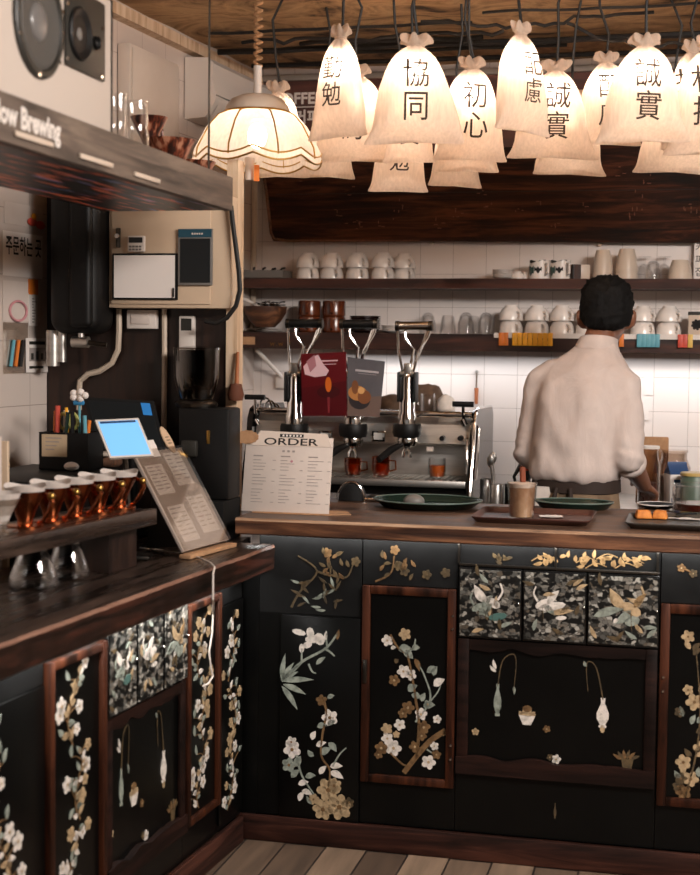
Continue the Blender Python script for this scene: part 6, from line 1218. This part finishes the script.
# ================================================================ LANTERN SACKS
SACKS = []
def sack(px, ytop, ybot, wpx, Y, yaw, text, label, tsize=None, roll=0, tx=0, tilt=0, skew=0, power=1.0):
    """cloth bag lantern: gathered knot at (px, ytop), hem at ybot, hem width wpx pixels, hung at distance Y"""
    top = at_y(px, ytop, Y); bot = at_y(px, ybot, Y); Hh = top.z-bot.z; W = wpx/FP*Y; sd = len(SACKS)+3
    t = thing('sack_lantern', label, 'lantern', (top.x, Y, bot.z), yaw, 'cloth sack lanterns over the bar'); SACKS.append(t)
    zk = Hh*.90                                                   # knot height
    prof = [(0, 1.05, .03), (.02, 1.02, .08), (.07, .94, .30), (.16, .88, .50), (.30, .82, .60), (.45, .74, .62), (.60, .645, .56), (.74, .51, .46), (.84, .34, .32), (.89, .18, .18), (.902, .155, .155), (.93, .22, .20), (.96, .27, .22), (.985, .25, .2), (1.0, .21, .14)]
    n = 56; rings = []; z0_ = lambda u: Hh*u
    def pt(i, j):
        u, w, d = prof[i]; a = 2*pi*j/n; c, s = cos(a), sin(a)
        ex = .62 if u < .5 else (.62+.38*(u-.5)/.4 if u < .9 else 1)
        x = abs(c)**ex*(1 if c > 0 else -1)*W/2*w; y = abs(s)**(.9)*(1 if s > 0 else -1)*W/2*d*.72
        nn = noise.noise(Vector((c*1.6+sd*7, s*1.6, u*4)))+.5*noise.noise(Vector((c*3.5+sd*3, s*3.5, u*9))); f = 1+.10*nn*(u < .9)
        fold = (sin(9*a+sd)*.10+sin(4*a+sd*3)*.07)*max(0, (u-.35)/.55)**1.5 if u < .9 else .22*sin(7*a+sd*2)*(u-.88)*8
        x *= f*(1+fold); y *= f*(1+fold)
        if u < .9: x += W*.045*noise.noise(Vector((u*3+sd*5, 1, 0))); y += W*.05*noise.noise(Vector((x*9, sd*2, z0_(u)*9)))
        else: x *= 1.05*(1+.22*abs(c)*(u > .92))
        z = Hh*u
        if u < .3: z += (1-u/.3)*(.07*W*(1-abs(x/(W/2))**2)-.03*W)+.004*sin(3*x/W*pi+sd)*(1-u/.3)
        if u > .93: z += .012*sin(5*a+sd)
        return (x+skew*(1-u)*W+roll*(Hh-z), y+tilt*(Hh-z), z)
    for i in range(len(prof)): rings.append([pt(i, j) for j in range(n)])
    b = MB().loft(rings, 0, True); cloth = b.build('sack', M['sack'], t, None, 180)
    sub = cloth.modifiers.new('smooth', 'SUBSURF'); sub.levels = 1; sub.render_levels = 1
    dg = bpy.context.evaluated_depsgraph_get(); me = bpy.data.meshes.new_from_object(cloth.evaluated_get(dg), depsgraph=dg); cloth.modifiers.clear(); cloth.data = me
    bv = BVHTree.FromPolygons([v.co.copy() for v in me.vertices], [tuple(p.vertices) for p in me.polygons])
    MB().tube([(.16*W/2*cos(2*pi*j/16)+roll*Hh*.1, .11*W/2*sin(2*pi*j/16)*1.0, Hh*.90) for j in range(17)], .004, 6).build('tie', M['sack'], t)
    # cord to the ceiling
    zc = CEIL-bot.z; x0 = roll*0
    pts = [(x0+.0, 0, Hh*.86), (x0+.004, .004, Hh*1.02), (x0+.010*sin(sd), .01, Hh+.3*(zc-Hh)), (x0+.02*cos(sd*2), .02*sin(sd), Hh+.7*(zc-Hh)), (x0+.03*sin(sd*3), 0, zc)]
    MB().tube(pts, .0045, 7).build('cord', M['cable'], t)
    MB().cyl((0+roll*Hh*.3, tilt*Hh*.3, Hh*.82), (roll*Hh*.35, tilt*Hh*.35, Hh*.74), .016, .018, 12).build('socket', M['black'], t)
    bm_ = M['bulb'] if power == 1 else M['bulb_dim']
    MB().ball((roll*Hh*.4, tilt*Hh*.4, Hh*.66), (.021, .021, .026), 12, 8).build('bulb', bm_, t)
    if text:
        ts = tsize or W*.42; L_ = MB()
        nchar = len(text)
        for k, ch in enumerate(text):
            if ch == ' ': continue
            q = text_mb(ch, ts, 0, 0, True, ts*.004); zz = Hh*(.60 if nchar > 1 else .30)-k*ts*1.05-ts*.3
            me = bmesh.new(); vs = [me.verts.new(v) for v in q.v]
            for f in q.f:
                try: me.faces.new([vs[i] for i in f])
                except ValueError: pass
            bmesh.ops.subdivide_edges(me, edges=[e for e in me.edges if e.calc_length() > ts*.12], cuts=2, use_grid_fill=False); bmesh.ops.triangulate(me, faces=me.faces[:])
            me.verts.index_update(); vv = []
            for v in me.verts:
                x, z = v.co.x*.92+tx*W, v.co.z*(1.0)+zz
                hit = bv.ray_cast(Vector((x+roll*(Hh-z), -1, z)), Vector((0, 1, 0)))
                vv.append((x+roll*(Hh-z), (hit[0].y if hit[0] else -.05)-.0042, z))
            L_.add(vv, [[v.index for v in f.verts] for f in me.faces]); me.free()
        L_.build('lettering', M['sack_ink'], t, None, 180)
    return t
M['bulb_dim'] = glow('lit_bulb_dim', '#ffe8d4', 64)
random.seed(2)
sack(341, 27, 137, 66, 4.36, -.5, '勤勉', 'sack lantern next to the glass pendant lamp, turned aside, with two brush characters', .075, -.02, .0, 0)
sack(416, 36, 142, 94, 4.28, .0, '協同', 'broad sack lantern lettered 協同 in front of a smaller hanging one', .088, .0, .0)
sack(472, 59, 160, 76, 4.72, .1, '初心', 'bright sack lantern between the broad 協同 bag and the tilted 配慮 bag', .09, .0, .02)
sack(521, 24, 131, 70, 4.30, .6, '配慮', 'creamy sack lantern turned aside with 配慮 written down its edge', .075, .03, .02, 0)
sack(556, 62, 157, 86, 4.74, -.15, '誠實', 'bright sack lantern half hidden behind the tilted 配慮 bag', .09, -.03, .05, power=1)
sack(606, 54, 144, 72, 4.82, .1, '配慮', 'cream sack lantern lettered 配慮 between two larger bright bags', .085, .02, .0, power=.5)
sack(645, 36, 141, 92, 4.24, .05, '誠實', 'broad bright sack lantern lettered 誠實 with flared bottom corners', .088, .0, .0)
sack(693, 42, 149, 62, 4.72, .1, '扶助', 'darker cream sack lantern behind the bag at the picture edge', .085, .0, -.12, power=.5)
sack(712, 38, 154, 90, 4.36, .1, '相扶', 'bright sack lantern cut by the picture edge, lettered 相扶', .09, .0, -.12)
sack(677, 92, 172, 84, 5.0, .0, '情', 'low dim sack lantern under the bags at the picture edge', .08, .0, .0, power=.5)
sack(571, 92, 174, 72, 5.0, -.05, '情', 'low sack lantern hanging under the bright bag behind the tilted one', .08, .0, .05, power=.5)
sack(400, 100, 191, 60, 4.96, .0, '勉', 'small low sack lantern with one character below the broad 協同 bag', .075, .0, .0, power=.5)
sack(410, 78, 162, 54, 4.74, .0, '實', 'sack lantern mostly hidden right behind the broad 協同 bag', .075, .0, .0)
sack(356, 66, 161, 84, 4.84, .1, '約', 'wide sack lantern behind and below the turned bag next to the pendant lamp', .08, .0, -.05, power=.5)
sack(278, 83, 177, 66, 5.02, -.1, None, 'small dim sack lantern hanging right behind the glass pendant lamp', None, .0, 0, power=.5)
sack(330, 92, 177, 50, 5.2, .1, None, 'low sack lantern showing only its hem behind the wide bag', None, .0, 0, power=.5)
sack(456, 96, 186, 52, 5.12, .05, '初', 'small low sack lantern peeking out lowest beneath the bright bag', .07, .0, 0, power=.5)
sack(468, 84, 171, 64, 4.90, -.05, '心', 'sack lantern hem just below the bright bag beside the broad 協同 bag', .075, .0, 0, power=.5)
# ================================================================ GLASS PENDANT LAMP
LY = 4.62; c0 = at_y(257, 168, LY); r = 62/FP*LY
t = thing('pendant_lamp', 'scalloped frosted glass pendant lamp with brass ribs hanging by the end of the upper board', 'lamp', (c0.x, LY, c0.z))
zz = lambda y: at_y(257, y, LY).z-c0.z
n = 64
def lampring(k, z, sc=0): return [(r*k*(1+.025*abs(cos(4*2*pi*j/n)))*cos(2*pi*j/n), r*k*(1+.025*abs(cos(4*2*pi*j/n)))*sin(2*pi*j/n), z-sc*.02*abs(sin(4*2*pi*j/n))) for j in range(n)]
b = MB().loft([lampring(.50, zz(113)), lampring(.64, zz(117)), lampring(.78, zz(127)), lampring(.90, zz(141)), lampring(.98, zz(151)), lampring(1.0, zz(155), .8), lampring(1.0, zz(160), 1)], 0, False)
b.build('glass_shade', M['shade_glass'], t, None, 60)
ribs = MB()
for k in range(8):
    a = 2*pi*k/8+pi/8
    for_pts = [(r*k_*cos(a)*1.012, r*k_*sin(a)*1.012, z) for k_, z in ((.50, zz(113)), (.64, zz(117)), (.78, zz(127)), (.90, zz(141)), (.98, zz(151)), (1.0, zz(161)))]
    ribs.tube(for_pts, .0028, 6)
rim = lampring(1.005, zz(153), 1); ribs.tube(rim+[rim[0]], .0028, 6); rim = lampring(1.005, zz(160), 1); ribs.tube(rim+[rim[0]], .003, 6)
ribs.build('ribs', M['brass'], t)
MB().lathe([(r*.52, zz(113)), (r*.52, zz(112)), (r*.50, zz(107)), (r*.42, zz(100)), (r*.28, zz(96)), (.02, zz(94)), (0, zz(94))], 40).build('cap', M['beige_ceramic'], t)
MB().tube([(r*.525*cos(2*pi*j/40), r*.525*sin(2*pi*j/40), zz(113)) for j in range(41)], .004, 6).build('cap_ring', M['brass'], t)
MB().cyl((0, 0, zz(96)), (0, 0, zz(66)), .013, None, 14).build('sleeve', M['white_plastic'], t)
zc = CEIL-c0.z; pts = [(.011*cos(k*.9), .011*sin(k*.9), zz(66)+(zc-zz(66))*k/90) for k in range(91)]
MB().tube(pts, .0055, 6).build('coiled_cord', mat('tan_cord', '#9b7450', .8), t)
MB().cyl((0, 0, zz(97)), (0, 0, zz(120)), .018, None, 14).build('socket', M['white_plastic'], t)
MB().ball((0, 0, zz(136)), (.03, .03, .04), 16, 10).build('bulb', glow('pendant_bulb', '#ffe8d4', 60), t)
MB().cyl((-.02, -.05, zz(160)), (-.02, -.05, zz(182)), .016, .013, 12).build('pull_switch', M['white_plastic'], t); MB().box(-.004, .012, -.080, -.067, zz(184), zz(168)).build('switch_tag', M['amber'], t)
# ================================================================ CABLES UNDER THE CEILING
random.seed(31)
def run(py, px0, px1, Y, amp, r_, label, sd, sag=0, grp='cables strung below the ceiling'):
    pts = []
    for k in range(25):
        u = k/24; px = px0+(px1-px0)*u; p = at_y(px, py, Y-.24*(px-px0)/FP*Y*.0); z = p.z+amp*noise.noise(Vector((u*5+sd, 0, 0)))+amp*.5*noise.noise(Vector((u*14, sd, 0)))-sag*4*u*(1-u)
        pts.append((p.x, Y-.24*(p.x)+amp*noise.noise(Vector((0, u*4, sd))), min(z, CEIL-.035)))
    return cable('ceiling_cable', pts, r_, label, grp=grp)
run(40, 215, 720, 5.7, .03, .012, 'thick black cable across the ceiling above the signboard', 1, .02)
run(37, 240, 500, 5.5, .05, .007, 'thin wavy black cable above the bag closest to the pendant lamp', 2)
run(22, 205, 470, 5.35, .04, .006, 'thin black cable high across the ceiling over the pendant cord', 3)
run(52, 250, 720, 6.0, .03, .010, 'black cable running close over the grey cornice', 4)
run(20, 420, 640, 5.3, .05, .006, 'thin black cable high across the ceiling over the bright bags', 5, .05)
run(12, 480, 720, 5.2, .03, .005, 'thinnest black cable along the top of the ceiling', 6)
run(34, 560, 720, 5.2, .03, .006, 'black cable sagging in a loop near the broad bright bag', 7, .09)
run(46, 330, 560, 5.8, .05, .008, 'tangled black cable behind the strings of the bright bags', 8)
run(30, 300, 480, 5.6, .06, .009, 'rough black cable over the broad bag', 10)
# wire holding the hanging shelf
# ================================================================ THE MAN BEHIND THE BAR (local: faces +y)
MY = 5.08; mp = at_y(577, 480, MY)
man = thing('person', 'dark haired man in a pale rolled sleeve shirt working at the back counter', 'person', (mp.x, MY, 0), radians(-28))
def ring(c, rx, ry, n=28, tilt=(0, 0), p=2.3, yaw=0):
    o = []
    for j in range(n):
        a = 2*pi*j/n; cx, sx = cos(a), sin(a); x = abs(cx)**(2/p)*(1 if cx > 0 else -1)*rx; y = abs(sx)**(2/p)*(1 if sx > 0 else -1)*ry
        x, y = x*cos(yaw)-y*sin(yaw), x*sin(yaw)+y*cos(yaw); o.append((c[0]+x, c[1]+y, c[2]+tilt[0]*x+tilt[1]*y))
    return o
def limb(b, pts, rs, n=16, sq=1.0): b.tube(pts, rs, n, 0, True); b.ball(pts[0], rs[0], 12, 8); b.ball(pts[-1], rs[-1], 12, 8); return b
HC = Vector((.03, .19, 1.618)); HY = radians(20)
def hp(x, y, z): x, y = x*cos(HY)-y*sin(HY), x*sin(HY)+y*cos(HY); return (HC.x+x, HC.y+y, HC.z+z)
SR, ER, WR = Vector((.146, .055, 1.368)), Vector((.190, -.03, 1.125)), Vector((.175, .21, 1.015))
SLf, EL, WL = Vector((-.152, .045, 1.375)), Vector((-.190, .02, 1.125)), Vector((-.10, .26, 1.03))
b = MB()
b.loft([ring((0, 0, .86), .14, .10), ring((0, 0, .95), .142, .105), ring((0, 0, 1.05), .12, .09), ring((0, .01, 1.18), .12, .085), ring((0, .03, 1.32), .125, .085), ring((0, .06, 1.39), .115, .075), ring((.01, .10, 1.46), .08, .065), ring((.02, .135, 1.52), .055, .057), ring((.026, .16, 1.57), .052, .056)])
# head: skull, jaw, nose, ears
b.ball(hp(0, 0, .012), (.080, .098, .108), 26, 18); b.loft([ring(hp(0, .012, -.02), .068, .082, 24), ring(hp(0, .022, -.06), .060, .074, 24), ring(hp(0, .03, -.095), .044, .058, 24), ring(hp(0, .04, -.112), .028, .036, 24)])
b.tube([hp(0, .094, .01), hp(0, .112, -.025), hp(0, .116, -.04), hp(0, .1, -.05)], [.008, .013, .017, .010], 10)
for sx in (-1, 1):
    b.loft([ring(hp(sx*.078, -.004, -.05), .010, .010, 12), ring(hp(sx*.090, -.010, -.034), .012, .016, 12), ring(hp(sx*.095, -.016, -.010), .010, .020, 12), ring(hp(sx*.095, -.014, .012), .009, .017, 12), ring(hp(sx*.084, -.008, .02), .010, .012, 12)])
b.tube([hp(-.022, .103, -.072), hp(0, .108, -.07), hp(.022, .103, -.072)], [.006, .009, .006], 8)
for sh, el, wr in ((SR, ER, WR), (SLf, EL, WL)):
    limb(b, [sh, (sh+el)/2, el], [.046, .042, .037]); limb(b, [el, el.lerp(wr, .35), wr], [.037, .039, .028])
def hand(wr, d, up, side, curl):
    """palm along d, fingers curled towards -up, thumb on SIDE"""
    d = d.normalized(); sd = d.cross(up).normalized()*side; up = up.normalized()
    rs = []
    for k, w, t_ in ((-.01, .024, .018), (.02, .034, .016), (.06, .042, .014), (.085, .040, .012)):
        c = wr+d*k; rs.append([c+sd*w*cos(2*pi*j/14)+up*t_*sin(2*pi*j/14) for j in range(14)])
    b.loft(rs)
    for i, (off, ln) in enumerate(((.031, .070), (.0105, .080), (-.0105, .074), (-.031, .058))):
        p = wr+d*.078+sd*off; pts = [p]; a = 0
        for k in range(3): a += curl*(.7+.15*i); p = p+(d*cos(a)-up*sin(a))*ln*(.42, .33, .25)[k]; pts.append(p.copy())
        b.tube(pts, [.0098, .0092, .0085, .0072], 10); b.ball(pts[-1], .0072, 8, 6)
    p = wr+d*.022+sd*.03; pts = [p, p+(sd*.75+d*.6-up*.2).normalized()*.036, p+(sd*.75+d*.6-up*.2).normalized()*.036+(d*.85+sd*.15-up*.5).normalized()*.032]
    b.tube(pts, [.0125, .011, .009], 10); b.ball(pts[-1], .009, 8, 6)
hand(WR, Vector((.02, .9, -.25)), Vector((.5, .2, .85)), -1, .42); hand(WL, Vector((.35, .85, -.15)), Vector((-.2, .1, .9)), 1, .45)
for sx in (-1, 1):
    limb(b, [(sx*.085, 0, .88), (sx*.09, .015, .5), (sx*.092, -.005, .09)], [.078, .054, .038]); b.loft([ring((sx*.095, .03, .03), .035, .09), ring((sx*.095, .03, .07), .033, .075)])
def finish(b, name, m, vox, smooth=6):
    o = b.build(name, m, man, None, 180)
    r_ = o.modifiers.new('remesh', 'REMESH'); r_.mode = 'VOXEL'; r_.voxel_size = vox; r_.use_smooth_shade = True
    s_ = o.modifiers.new('smooth', 'SMOOTH'); s_.iterations = smooth; s_.factor = .5
    dg = bpy.context.evaluated_depsgraph_get(); ev = o.evaluated_get(dg); me = bpy.data.meshes.new_from_object(ev, depsgraph=dg); o.modifiers.clear(); old = o.data; o.data = me; bpy.data.meshes.remove(old)
    me.polygons.foreach_set('use_smooth', [True]*len(me.polygons)); return o
body = finish(b, 'body', M['skin'], .0055, 3)
# face details
for sx in (-1, 1):
    MB().ball(hp(sx*.031, .087, .008), .012, 12, 8).build('eye', M['ceramic'], man); MB().tube([hp(sx*.015, .096, .03), hp(sx*.032, .097, .035), hp(sx*.05, .088, .030)], [.003, .004, .003], 8).build('eyebrow', M['hair'], man)
# hair
hb_ = MB().ball((0, 0, 0), 1, 64, 44)
def hairfn(x, y, z):
    v = Vector((x, y, z)).normalized(); v0 = v.copy(); az = atan2(v.x, -v.y)                     # 0 at the back of the head
    n = noise.noise(v*7)*.03+noise.noise(Vector((v.x*18+v.z*5, v.y*18, v.z*7)))*.04
    q4 = (abs(v.x)**3.2+abs(v.y)**3.2+abs(v.z)**3.2)**(-1/3.2); k = 1.07*(.45+.55*q4)+n*2.4+.05*max(0, v.z)
    low = -.74+.62*min(1, (abs(az)/1.9)**2.2)                                     # hairline: low at the nape, up over the ears and brow
    if abs(az) > 2.1: low = .30
    if v.z < low: k = .86
    elif v.z < low+.22: k = .86+(k-.86)*((v.z-low)/.22)**.6
    if v.z < -.35: k *= 1-.22*(-.35-v.z)
    r_ = hp(v.x*.087*k, v.y*.104*k-.004, v.z*.112*k+.014); return r_
hb_.warp(hairfn); hb_.build('hair', M['hair'], man, None, 180)
# shirt
s_ = MB()
s_.loft([ring((-.005, 0, 1.035), .138, .110, 40), ring((-.005, -.004, 1.045), .156, .124, 40), ring((-.005, -.006, 1.075), .162, .130, 40), ring((-.003, 0, 1.13), .153, .120, 40), ring((0, .008, 1.22), .152, .115, 40), ring((0, .028, 1.31), .158, .116, 40), ring((0, .046, 1.375), .156, .108, 40), ring((.002, .064, 1.415), .150, .098, 40), ring((.006, .086, 1.45), .122, .086, 40), ring((.013, .112, 1.485), .086, .075, 40), ring((.02, .134, 1.52), .065, .066, 40)])
for sh, el, wr in ((SR, ER, WR), (SLf, EL, WL)):
    sd = 1 if sh.x > 0 else -1; i0 = Vector((sd*.10, .06, 1.405)); e2 = el+(wr-el).normalized()*.03
    s_.tube([i0, sh+Vector((0, 0, .004)), sh.lerp(el, .35), sh.lerp(el, .75), el+Vector((0, -.004, 0)), e2], [.056, .060, .057, .054, .053, .052], 24); s_.ball(sh, .060, 16, 10); s_.ball(el, .053, 14, 9)
sh_o = finish(s_, 'shirt', M['shirt'], .0085, 20); me = sh_o.data
bm = bmesh.new(); bm.from_mesh(me); bm.verts.ensure_lookup_table(); conc = []
for v in bm.verts:
    av = Vector()
    for e in v.link_edges: av += e.other_vert(v).co
    conc.append((av/max(1, len(v.link_edges))-v.co).dot(v.normal))
for _ in range(3): conc = [max(conc[v.index], max(conc[e.other_vert(v).index] for e in v.link_edges)*.85) for v in bm.verts]
bm.free()
for v in me.vertices:
    c = v.co; nrm = v.normal; amp = 0
    wa = 0; aa = 0
    for a_, e_ in ((SR, ER), (SLf, EL)):
        t_ = (c-a_).dot(e_-a_)/(e_-a_).length_squared; dist = (c-a_-(e_-a_)*t_).length
        if .1 < t_ < 1.4:
            w_ = min(1, max(0, (.092-dist)/.03))*min(1, (t_-.1)/.15)
            if w_ > wa: wa = w_; aa = .0036*sin(t_*34+9*noise.noise(c*11))*min(1, max(0, (t_-.35)*1.6))+.007*noise.noise(Vector((c.x*13, c.y*13, c.z*9)))
    hem = max(0, 1-(c.z-1.03)/.14); amp = .011*noise.noise(Vector((c.x*11+c.z*3, c.y*11, c.z*3.4)))+.004*noise.noise(Vector((c.x*22+c.z*12, c.y*22, c.z*9)))+.012*hem*noise.noise(Vector((c.x*26, c.y*26, c.z*8)))+.004*sin(c.z*55+c.x*30+5*noise.noise(c*6))*max(0, 1-abs(c.z-1.12)/.1)
    amp = amp*(1-wa)+aa*wa
    rg = 1-abs(noise.noise(Vector((c.x*9+c.z*2.5, c.y*9, c.z*2.6))))*2.2; amp += .005*max(0, rg)**2
    rg = 1-abs(noise.noise(Vector((c.x*6-c.z*5+3, c.y*7, c.z*4.5))))*2.6; amp += .004*max(0, rg)**2
    v.co = c+nrm*max(amp, -.003)*min(1, max(0, 1-conc[v.index]/.00035))
bm = bmesh.new(); bm.from_mesh(me)
for _ in range(3): bmesh.ops.smooth_vert(bm, verts=bm.verts[:], factor=.4, use_axis_x=True, use_axis_y=True, use_axis_z=True)
bm.verts.ensure_lookup_table(); cre = [v for v in bm.verts if conc[v.index] > .00022]
for _ in range(14): bmesh.ops.smooth_vert(bm, verts=cre, factor=.5, use_axis_x=True, use_axis_y=True, use_axis_z=True)
bm.to_mesh(me); bm.free(); me.update()
cb = MB(); cb.loft([ring((.016, .120, 1.486), .074, .072, 36, (0, -.2)), ring((.018, .127, 1.500), .075, .074, 36, (0, -.2)), ring((.022, .140, 1.533), .065, .066, 36, (0, -.2)), ring((.022, .140, 1.533), .061, .062, 36, (0, -.2)), ring((.019, .130, 1.505), .062, .062, 36, (0, -.2))], 0, False); cb.build('collar', M['shirt'], man, None, 60)
for sh, el, wr in ((SR, ER, WR), (SLf, EL, WL)):
    d = (wr-el).normalized(); MB().tube([el+d*.018, el+d*.03, el+d*.05, el+d*.062], [.048, .055, .055, .048], 24).build('rolled_cuff', M['shirt'], man, None, 60)
yk = MB(); pts = []
for k in range(21): x = -.15+.30*k/20; pts.append((x, .052-.118*(1-(x/.2)**2)**.5+.0-.004, 1.40-.012*(x/.15)**2))
# waist band, apron, trousers, shoes
MB().loft([ring((-.003, 0, 1.000), .152, .118, 36), ring((-.003, 0, 1.002), .156, .122, 36), ring((-.003, 0, 1.044), .154, .120, 36), ring((-.003, 0, 1.046), .146, .112, 36)]).build('apron_band', M['belt'], man, None, 60)
ap = MB(); rs = []
for z, k in ((1.0, .99), (.9, 1.06), (.7, 1.12), (.48, 1.17)): rs.append([(-.003+.154*k*cos(a)*(1+.02*sin(7*a+z*9)), .122*k*sin(a)*(1+.03*sin(7*a+z*9)), z) for a in [radians(-82)+radians(344)*j/40 for j in range(41)]])
n = 41; vs = [p for r_ in rs for p in r_]; vs2 = [(x*.985, y*.985, z) for x, y, z in vs]; m_ = len(vs); fs = []
for i in range(3):
    for j in range(n-1): fs += [(i*n+j, i*n+j+1, (i+1)*n+j+1, (i+1)*n+j), (m_+i*n+j, m_+(i+1)*n+j, m_+(i+1)*n+j+1, m_+i*n+j+1)]
for j in range(n-1): fs += [(j, m_+j, m_+j+1, j+1), (3*n+j, 3*n+j+1, m_+3*n+j+1, m_+3*n+j)]
for i in range(3): fs += [(i*n, (i+1)*n, m_+(i+1)*n, m_+i*n), (i*n+n-1, m_+i*n+n-1, m_+(i+1)*n+n-1, (i+1)*n+n-1)]
ap.add(vs+vs2, fs); ap.build('apron', M['apron'], man, None, 60)
for k, sx in enumerate((-.03, .02)): MB().tube([(sx, -.124, 1.02), (sx+.01*(k*2-1), -.138, .95), (sx+.03*(k*2-1), -.142, .82)], [.008, .007, .009], 8).build('apron_tie', M['belt'], man)
tw = MB(); tw.loft([[(-.135+.05*k_+dx, -.118+.02*k_+dy, z_) for dx, dy in ((0, 0), (.075*(1+k_), .0), (.075*(1+k_), .006), (0, .006))] for k_, z_ in ((0, 1.02), (.12, .96), (.3, .85), (.35, .74))]); tw.build('waist_towel', M['cloth_white'], man)
tr = MB(); tr.loft([ring((0, 0, 1.01), .146, .112, 30), ring((0, 0, .92), .150, .116, 30), ring((0, 0, .82), .15, .11, 30)])
for sx in (-1, 1): limb(tr, [(sx*.085, 0, .88), (sx*.09, .015, .5), (sx*.093, -.005, .12)], [.086, .066, .060])
finish(tr, 'trousers', M['trousers'], .009, 4)
for sx in (-1, 1): MB().loft([ring((sx*.095, .035, .001), .045, .125, 24), ring((sx*.095, .035, .02), .047, .127, 24), ring((sx*.095, .02, .06), .042, .10, 24), ring((sx*.095, -.02, .1), .04, .055, 24)]).build('shoe', M['black'], man, None, 60)
# ================================================================ TIDY: bring every cabinet-like thing's origin to its own base
bpy.context.view_layer.update()
for t in [o for o in list(C.objects) if o.get('_z')]:
    del t['_z']; leaves = []
    for c in t.children:
        leaves.append(c)
        for g in c.children: leaves.append(g)
    vs = [v.co for l in leaves for v in l.data.vertices]
    lo = Vector((min(v.x for v in vs), min(v.y for v in vs), min(v.z for v in vs))); hi = Vector((max(v.x for v in vs), max(v.y for v in vs), 0))
    base = Vector(((lo.x+hi.x)/2, (lo.y+hi.y)/2, lo.z))
    for l in leaves: l.data.transform(Matrix.Translation(-base)); l.data.update()
    t.location = t.matrix_world @ base
# ================================================================ LIGHT AND CAMERA
def area(name, loc, rot, sx, sy, power, col):
    l = bpy.data.lights.new(name, 'AREA'); l.shape = 'RECTANGLE'; l.size = sx; l.size_y = sy; l.energy = power; l.color = col
    o = bpy.data.objects.new(name, l); C.objects.link(o); o.location = loc; o.rotation_euler = rot; return o
w = bpy.data.worlds.new('room_air'); bpy.context.scene.world = w; w.use_nodes = True
w.node_tree.nodes['Background'].inputs[0].default_value = (1, .92, .86, 1); w.node_tree.nodes['Background'].inputs[1].default_value = .2
# LED strips under the lower wall shelf, the bar top and the side counter
o = area('led_under_shelf', in_frame(F, 1.1, WALL_D-.12, 1.47), (radians(-4), 0, -TH), 2.9, .05, 6, (.96, .97, 1))
o = area('led_under_bar', in_frame(F, 1.1, -.004, .931), (radians(12), 0, -TH), 2.2, .012, 3.2, (1, .98, .95))
o = area('led_under_side', in_frame(L, -.75, -.022, .826), (radians(12), 0, L[2]), 1.3, .012, 3, (1, .98, .95))
# unseen area fills added on the customers' side, standing in for lamps and daylight
o = area('room_overhead_fill', (1.9, 1.9, 2.6), (radians(36), 0, radians(20)), 1.8, .8, 260, (1, .93, .88))
o = area('room_side_fill', (2.9, 1.6, 1.9), (radians(90), 0, radians(72)), 2.0, 1.3, 34, (1, .95, .92))
cam = bpy.data.cameras.new('camera'); co = bpy.data.objects.new('camera', cam); C.objects.link(co); bpy.context.scene.camera = co
cam.sensor_fit = 'HORIZONTAL'; cam.sensor_width = 36; cam.lens = FP/700*36; cam.clip_start = .05
co.location = (0, 0, EYE)
co.rotation_euler = (Matrix.Rotation(pi/2-TILT, 3, 'X') @ Matrix.Rotation(ROLL, 3, 'Z')).to_euler()
cam.dof.use_dof = True; cam.dof.focus_distance = 4.9; cam.dof.aperture_fstop = 4.5
sc = bpy.context.scene; vs = sc.view_settings; sc.display_settings.display_device = 'sRGB'
vs.view_transform = 'Standard'; vs.look = 'None'; vs.gamma = 1; vs.use_curve_mapping = False; vs.exposure = .25
sc.cycles.use_denoising = True; sc.cycles.max_bounces = 8; sc.cycles.transparent_max_bounces = 24; sc.cycles.sample_clamp_indirect = 4; sc.cycles.caustics_reflective = False; sc.cycles.caustics_refractive = False
